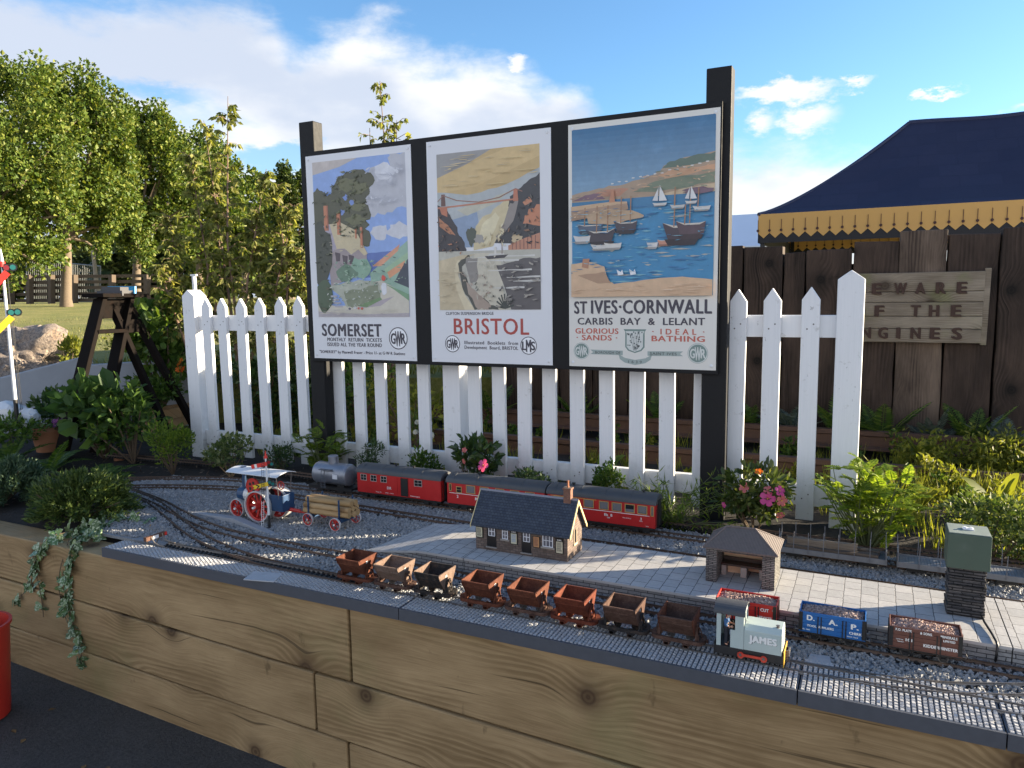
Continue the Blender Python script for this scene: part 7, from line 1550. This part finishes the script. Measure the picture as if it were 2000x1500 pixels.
feathery('bright sunlit feathery shrub before the right end post of the fence', at_y(1702, 2.95, .575), (.20, .15, .36), 230, .088, .034, leafmat('acacia_leaf', (.10, .17, .015), (.20, .29, .03), .5, (.33, .40, .06)), 12)
# --- right hand corner
RG = 'weeds and shrubs in the right corner'
bush('box_shrub', 'dense small-leaved shrub behind the water tower at the right edge', at_y(1955, 3.0), (.21, .16, .26), 2400, .022, .013, leafmat('corner_leaf', (.03, .06, .015), (.09, .13, .03), .35, (.20, .23, .07)), 22, .36, seed=13, lift=.55)
def dock(label, base, n, L, seed, mat=G_LT):
    rr = random.Random(seed); t = thing('broad_leaf_weed', label, 'weed', tuple(base), RG); b = MB()
    for k in range(n):
        a = rr.uniform(0, 6.28); e = rr.uniform(.6, 1.35); l = L*rr.uniform(.6, 1.1); d = Vector((math.cos(a)*math.cos(e), math.sin(a)*math.cos(e), math.sin(e))); s = d.cross(Vector((0, 0, 1))).normalized(); u = s.cross(d); w = l*.17
        rows_ = [(0, .15, 0), (.25, .75, .01), (.5, 1, .0), (.75, .8, -.05), (.92, .4, -.12), (1, .02, -.17)]; vs = []
        for f, ww, z in rows_:
            p = Vector(base)+d*l*f+Vector((0, 0, z*l)); vs += [p-s*w*ww+u*w*.25*ww, p, p+s*w*ww+u*w*.25*ww]
        b.add(vs, [(3*i+j, 3*i+j+1, 3*i+j+4, 3*i+j+3) for i in range(5) for j in (0, 1)])
    b.build('leaves', mat, t, smooth=True, recalc=False); return t
dock('big upright broad-leaved weed at the right edge above the corner shrub', at_y(1955, 3.55, .60), 6, .25, 2, G_YEL); dock('low broad-leaved weed on the far rail behind the right end post', at_y(1800, 4.35, .62), 12, .20, 3, G_YEL); dock('broad-leaved weed half hidden behind the box shrub', at_y(1172, 3.5, .62), 5, .26, 4, G_LT); dock('broad-leaved weed left of the corner shrub', at_y(1800, 3.6, .58), 8, .16, 5, G_YEL)
def grassclump(b, c, n, h, w, spread):
    P = np.array(c)+np.stack([rng.normal(0, spread, n), rng.normal(0, spread, n), np.zeros(n)], 1); leaves(b, P, rdir(n)*.4+np.array([0, 0, 1.]), rdir(n), h*(.5+.6*rng.random(n)), w, .05)
def herb(b, c, H, n, L, w):
    P = np.array(c)+np.stack([rng.normal(0, H*.10, n), rng.normal(0, H*.10, n), H*rng.random(n)], 1); leaves(b, P, rdir(n)*.8+np.array([0, 0, .5]), rdir(n)+np.array([0, 0, .7]), L*(.6+.7*rng.random(n)), w, .15)
b, b2 = MB(), MB(); rr = random.Random(5)
for k in range(330):
    x, y = rr.uniform(-3.9, 1.5), rr.uniform(3.36, 4.9)
    if abs(y-4.12) < .08 or abs(y-4.68) < .08: continue
    if y < 3.4 and x < -.1: continue
    big = 1.25 if x > -.1 else .85
    if rr.random() < .45: grassclump(b, (x, y, .565), 40, .13*big, .005, .035)
    else: herb(b2 if rr.random() < .5 else b, (x, y, .565), rr.uniform(.06, .16)*big, 60, .035, .016)
for k in range(75):
    x, y = rr.uniform(-.02, 1.2), rr.uniform(3.02, 4.05)
    if rr.random() < .4: grassclump(b, (x, y, .565), 45, .12, .005, .04)
    else: herb(b2 if rr.random() < .4 else b, (x, y, .565), rr.uniform(.05, .20), 70, .032, .014)
for k in range(50):
    x, y = rr.uniform(.1, 1.0), rr.uniform(4.2, 4.6); herb(b, (x, y, .6), rr.uniform(.1, .24), 70, .032, .013)
tag(b.build('ground_cover', G_YEL, recalc=False), 'yellow-green weeds and grass growing round the old rails', 'weeds', kind='stuff'); tag(b2.build('ground_cover', G_MID, recalc=False), 'darker green low weeds growing round the old rails', 'weeds', kind='stuff')
FW = 'ferns along the dark sleeper fence'
for px, y, L, mm, lb, n in ((1720, 4.8, .42, FERNM, 'green fern with upright fronds below the sign', 9), (1822, 4.78, .32, FERNS, 'silver-blue fern below the right half of the sign', 9), (1895, 4.8, .42, FERNM, 'tall green fern at the right below the end of the sign', 10), (1955, 4.75, .34, FERNS, 'silvery drooping fern at the right edge of the dark fence', 8), (1640, 4.8, .40, FERNM, 'dark fern seen just left of the right end post', 9), (1545, 4.8, .36, FERNS, 'pale silvery fern seen between the two right pickets', 10), (1450, 4.8, .36, FERNM, 'fern seen beside the right black post', 8), (1290, 4.8, .4, FERNM, 'fern seen between pickets under the third poster', 9), (1130, 4.8, .4, FERNM, 'fern seen between pickets under the gap of two posters', 9), (960, 4.7, .45, FERNM, 'big fern seen between pickets under the second poster', 10)):
    fernplant('fern', lb, at_y(px, y, .64), L, n, mm, w=.075, droop=.55, lw=.26, group=FW, nl=20, seed=px, tilt=(.6, 1.35))
# shrubs behind the left half of the picket fence
bush('leafy_shrub', 'tall leafy shrub seen through pickets under the first poster', at_y(700, 4.3, .56), (.5, .3, .75), 1500, .05, .028, G_MID, 26, .34, seed=31, group='shrubs behind the picket fence'); bush('leafy_shrub', 'shrub seen through pickets right of the left black post', at_y(790, 4.0, .56), (.3, .25, .55), 900, .04, .022, G_YEL, 20, .34, seed=32, group='shrubs behind the picket fence'); bush('leafy_shrub', 'dense dark shrub behind the left end of the picket fence', at_y(520, 4.2, .56), (.75, .3, .62), 2200, .05, .03, G_DK, 30, .3, seed=33, group='shrubs behind the picket fence')
t = bush('daisy_clump', 'clump of white daisies seen through pickets under the first poster', at_y(815, 3.55, .57), (.12, .1, .34), 260, .035, .01, G_MID, 10, .4, cat='daisies', seed=34)
for k in range(11): flower(t, aty(rnd.uniform(805, 862), rnd.uniform(815, 855), 3.5), .017, WHT, (rnd.uniform(-.4, .4), -.7, .6), 8, 'daisy')
# --- birch saplings behind the left end of the fence
def sapling(label, base, tips, n, L, seed, spread=.16, mat=G_OLIVE):
    rg = np.random.default_rng(seed); global rng; rng = rg; t = thing('birch_sapling', label, 'sapling', tuple(base), 'birch saplings behind the fence'); b, b2 = MB(), MB(); base = Vector(base)
    for tip, cnt, lo in tips:
        tip = Vector(tip); mid = base.lerp(tip, .5)+Vector((rnd.uniform(-.06, .06), rnd.uniform(-.06, .06), 0)); P = [base, base.lerp(mid, .5)+Vector((rnd.uniform(-.03, .03), 0, 0)), mid, mid.lerp(tip, .5), tip]; b2.tube(P, [.013, .011, .008, .005, .002], 6)
        S_ = catmull(P, 12)
        for k in range(int(cnt*1.5)):
            f = lo+(1-lo)*rnd.random()**.8; q0 = S_[min(len(S_)-1, int(f*(len(S_)-1)))]; tl_ = spread*(1.25-f*.75)*rnd.uniform(.5, 1.4); a = rnd.uniform(0, 6.28); d = Vector((math.cos(a), math.sin(a), rnd.uniform(.1, .9))).normalized()
            q1 = q0+d*tl_*.6; q2 = q0+d*tl_+Vector((0, 0, -.25*tl_)); b2.tube([q0, q1, q2], [.003, .002, .001], 4, False)
            m = n; f2 = rg.random(m); PP = np.array([q0.lerp(q1, x*2) if x < .5 else q1.lerp(q2, x*2-1) for x in f2]); leaves(b, PP, rdir(m)*.8+np.array([d.x*.4, d.y*.4, -.75]), rdir(m)+np.array([0, -.3, .3]), L*(.55+.7*rg.random(m)), L*.52*(.7+.5*rg.random(m)), .18)
    b.build('leaves', mat, t, recalc=False); b2.build('stems', paint('birch_twig', (.16, .10, .065), .7, .3, 50), t); return t
d = 5.6
sapling('tallest birch sapling with a bare arching tip left of the first poster', atd(470, 760, d), [(atd(445, 188, d), 40, .12), (atd(398, 235, d+.2), 12, .55), (atd(520, 330, d), 46, .1), (atd(575, 400, d), 46, .1)], 9, .062, 41)
sapling('bushy birch sapling overhanging the left fence post', atd(400, 760, d-.1), [(atd(370, 300, d), 54, .15), (atd(330, 420, d-.1), 60, .2), (atd(420, 330, d+.2), 50, .1), (atd(310, 520, d-.2), 40, .4)], 10, .06, 42)
sapling('birch sapling filling the gap left of the first poster', atd(560, 760, d), [(atd(490, 430, d), 50, .1), (atd(590, 480, d), 50, .1), (atd(540, 360, d+.1), 46, .15), (atd(640, 520, d+.1), 40, .1)], 10, .06, 43)
sapling('birch sapling whose thin tip rises above the board between two posters', atd(770, 800, 5.3), [(atd(742, 158, 5.3), 26, .45), (atd(775, 235, 5.35), 22, .5), (atd(722, 250, 5.3), 14, .55), (atd(690, 500, 5.3), 20, .2)], 8, .052, 44)
bush('low_hazel', 'shrub with darker round leaves low at the left of the fence post', atd(320, 790, 5.5), (.22, .2, .85), 700, .075, .055, G_MID, 20, .36, shape='oval', seed=45, lift=.6)
# --- left corner planting
LG = 'plants in the left corner of the bed'
def spray(mb, c, R, n, L, twigs=90):
    """flat juniper sprays"""
    c = np.array(c); R = np.array(R); u = rdir(twigs); u[:, 2] = np.abs(u[:, 2])*.9-.15; tips = c+u*R*(.75+.4*rng.random((twigs, 1)))
    for tp in tips:
        d = unit(tp-c+np.array([0, 0, R[2]*.3])); m = n; f = rng.random(m)**.7; P = c+(tp-c)*(.45+.55*f)[:, None]+rdir(m)*.018; leaves(mb, P, d*1.0+rdir(m)*.75, rdir(m), L*(.6+.7*rng.random(m)), L*.28, .2)
    return tips
for lb, base, R, tw_n, mm, seed, nm in (('broad spreading olive green juniper at the corner of the gravel', atz(150, 1015, .575), (.235, .19, .21), 150, G_JUN, 51, 'juniper'), ('bluish green conifer at the left edge above the sleeper wall', atz(0, 985, .575), (.19, .17, .20), 130, G_BLUE, 52, 'juniper')):
    rng = np.random.default_rng(seed); t = thing(nm, lb, 'conifer', tuple(base), LG); b = MB(); tips = spray(b, (base.x, base.y+.03, base.z+.055), R, 70, .030, tw_n); b.build('foliage', mm, t, recalc=False); b = MB(); stems(b, base, [tuple(p) for p in tips[::9]], .006, 6); b.build('stem', TWIG, t)
t = bush('big_leaf_shrub', 'shrub with large dull green leaves in front of the step ladder', atz(205, 895, .575), (.30, .24, .50), 330, .10, .075, leafmat('big_leaf', (.04, .09, .028), (.075, .14, .045), .5, (.12, .19, .06)), 22, .36, shape='oval', seed=53, lift=.55, group=LG, nst=14)
bush('leafy_shrub', 'bright leafy shrub with pointed leaves on the right of the big-leaved shrub', atz(262, 905, .575), (.24, .2, .47), 900, .055, .024, G_MID, 24, .34, seed=54, lift=.55, group=LG)
bush('leafy_shrub', 'fine-leaved light green shrub at the foot of the left fence post', atz(338, 925, .575), (.145, .13, .30), 1500, .026, .010, G_LT, 20, .36, seed=55, lift=.55, group=LG, up=.6)
bush('yellow_shrub', 'yellowish upright shrub beside the boulder', atd(142, 748, 5.75), (.10, .1, .36), 900, .035, .016, G_YEL, 16, .36, seed=56, lift=.5, up=.8)
fernplant('fern', 'fern with long feathery fronds below the tall signal', atz(95, 925, .575), .34, 15, FERNM, w=.065, droop=.8, lw=.25, group=LG, nl=24, seed=57, tilt=(.2, 1.1)); fernplant('fern', 'fern among the leaves under the step ladder', atz(205, 935, .575), .26, 12, FERNM, w=.055, droop=.8, lw=.25, group=LG, nl=20, seed=58, tilt=(.2, 1.0)); fernplant('fern', 'dark fern at the left edge above the bluish conifer', atz(15, 910, .575), .34, 13, FERNM, w=.065, droop=.8, lw=.25, group=LG, nl=22, seed=59, tilt=(.2, 1.1))
bush('leafy_shrub', 'dark leafy plants in the shade beside the slab edging', atd(135, 845, 5.0), (.30, .2, .30), 1100, .05, .026, G_DK, 24, .34, seed=60, group=LG); bush('leafy_shrub', 'green plants growing in the wooden planter', atd(305, 800, 5.35), (.26, .12, .28), 900, .045, .022, G_MID, 20, .34, seed=61, group=LG); bush('leafy_shrub', 'leafy ground plants at the left edge below the white stones', atd(20, 865, 4.6), (.32, .2, .16), 800, .04, .02, G_MID, 20, .34, seed=62, group=LG)
bush('leafy_shrub', 'low sunlit weeds along the lawn edge behind the ladder', atd(290, 705, 6.1), (.55, .2, .26), 1200, .045, .02, G_YEL, 26, .3, seed=63, group=LG)
t = bush('orange_flowers', 'small orange flowers beside the left fence post', atd(352, 745, 5.4), (.06, .06, .2), 160, .03, .015, G_MID, 8, .4, cat='flowers', seed=64)
for k in range(7): flower(t, atd(rnd.uniform(342, 360), rnd.uniform(700, 722), 5.36), .022, ORNG, (rnd.uniform(-.5, .5), -.8, .5))
t = bush('purple_flowers', 'small dark purple flowers beside the wide terracotta pot', atd(112, 838, 4.7), (.05, .05, .09), 110, .03, .015, G_DK, 8, .4, cat='flowers', seed=65)
for k in range(6): flower(t, atd(rnd.uniform(104, 122), rnd.uniform(818, 836), 4.62), .016, PURP, (rnd.uniform(-.5, .5), -.8, .5))
# --- ivy trailing over the wall
IVY = None
m, q = newmat('variegated_ivy'); r = q.n('ShaderNodeNewGeometry').outputs['Random Per Island']; n = q.noise(q.pos, 120, 2, .5)
q.L(q.mix(q.smooth(n, .5, .62), q.ramp(r, [(0, (.035, .075, .025)), (.6, (.08, .15, .05)), (1, (.16, .22, .06))]), (.30, .36, .24)), q.bs.inputs['Base Color']); q.bs.inputs['Roughness'].default_value = .4; IVY = m
rng = np.random.default_rng(71); iv = thing('trailing_ivy', 'variegated ivy spilling over the left end of the sleeper wall', 'ivy', tuple(atz(190, 1015, .58)))
b, b2 = MB(), MB()
def vine(P, n, L, drop, nrm):
    S_ = catmull(P, 10); b2.tube(S_, .0016, 4, False); n = max(n, 2); i = rng.integers(0, len(S_), n); PP = np.array([S_[k] for k in i])+rdir(n)*.010; leaves(b, PP, rdir(n)*.75+np.array([0, 0, -drop]), rdir(n)*.45+np.array(nrm), L*(.6+.7*rng.random(n)), L*.95*(.7+.5*rng.random(n)), .08, 'ivy')
gt = lambda px, py, z=.60: atz(px, py, z)
wl = lambda px, py, y=1.775: aty(px, py, y)
for P in ([gt(235, 1000), gt(200, 1015), gt(160, 1030), gt(120, 1042), gt(95, 1048)], [gt(240, 1015), gt(205, 1030), gt(175, 1045), gt(140, 1052)], [gt(190, 1000), gt(215, 1010), gt(245, 1018), gt(290, 1020)], [gt(250, 1005), gt(215, 1025), gt(185, 1035)]): vine(P, 34, .046, .1, (0, -.5, .9))
for P, n in (([gt(100, 1045, .59), wl(84, 1062), wl(72, 1090), wl(60, 1120), wl(52, 1145)], 34), ([wl(66, 1100), wl(75, 1140), wl(82, 1175), wl(85, 1205)], 12), ([wl(58, 1135), wl(45, 1160), wl(32, 1168), wl(27, 1180)], 7), ([gt(150, 1050, .59), wl(142, 1070), wl(136, 1100), wl(132, 1130), wl(130, 1165), wl(135, 1195)], 52), ([wl(130, 1165), wl(138, 1200), wl(146, 1230), wl(156, 1255), wl(160, 1295)], 40), ([gt(135, 1052, .59), wl(118, 1110), wl(115, 1150), wl(126, 1200), wl(134, 1220)], 5)): vine(P, n, .040, .7, (0, -1, .25))
b.build('leaves', IVY, iv, recalc=False); b2.build('stems', TWIG, iv)
# fallen leaves and litter on the tarmac, bark on the soil
b = MB(); n = 26; P = np.stack([rng.uniform(-3.3, -1.2, n), rng.uniform(.6, 1.7, n), np.zeros(n)], 1); P[:, 2] = [gz(x)+.004 for x in P[:, 0]]; leaves(b, P, rdir(n)*np.array([1, 1, .1]), rdir(n)*.3+np.array([0, 0, 1.]), .03, .018, .2)
tag(b.build('fallen_leaves', leafmat('dry_leaf', (.14, .08, .03), (.28, .17, .07), .1), recalc=False), 'few dry leaves scattered on the dark tarmac', 'leaves', kind='stuff')
b = MB(); n = 700; x = rng.uniform(-4.6, -2.6, n); y = rng.uniform(1.93, 3.2, n); ok = ~inpoly(x, y, GP); leaves(b, np.stack([x, y, np.full(n, .583)], 1)[ok], rdir(n)[ok]*np.array([1, 1, .25]), (rdir(n)*.4+np.array([0, 0, 1.]))[ok], .03, .008, .2)
tag(b.build('bark_litter', leafmat('bark_chip', (.03, .02, .013), (.09, .06, .04), .0, (.2, .15, .1)), recalc=False), 'bark chips and twigs on the black soil', 'bark chips', kind='stuff')
b = MB(); n = 46; x = rng.uniform(-1.75, .3, n); P = np.stack([x, rng.uniform(1.79, 1.87, n), np.full(n, .6105)], 1); leaves(b, P, rdir(n)*np.array([1, 1, .05]), rdir(n)*.2+np.array([0, 0, 1.]), .006+.012*rng.random(n)**2, .004, .2)
tag(b.build('petal_litter', leafmat('pale_litter', (.30, .26, .20), (.62, .60, .55), .1), recalc=False), 'tiny pale petals and leaf bits lying on the cobbles', 'litter', kind='stuff')
b = MB(); n = 130; x = rng.uniform(-3.2, .6, n); P = np.stack([x, rng.uniform(1.96, 2.9, n), np.full(n, .609)], 1); ok = ~((P[:, 0] > -1.75) & (P[:, 1] > 2.1) & (P[:, 1] < 2.5)); leaves(b, P[ok], rdir(ok.sum())*np.array([1, 1, .2]), rdir(ok.sum())*.3+np.array([0, 0, 1.]), .014, .006, .2)
tag(b.build('fallen_leaves', MATS['dry_leaf'], recalc=False), 'small dry leaf bits scattered over the gravel', 'leaves', kind='stuff')
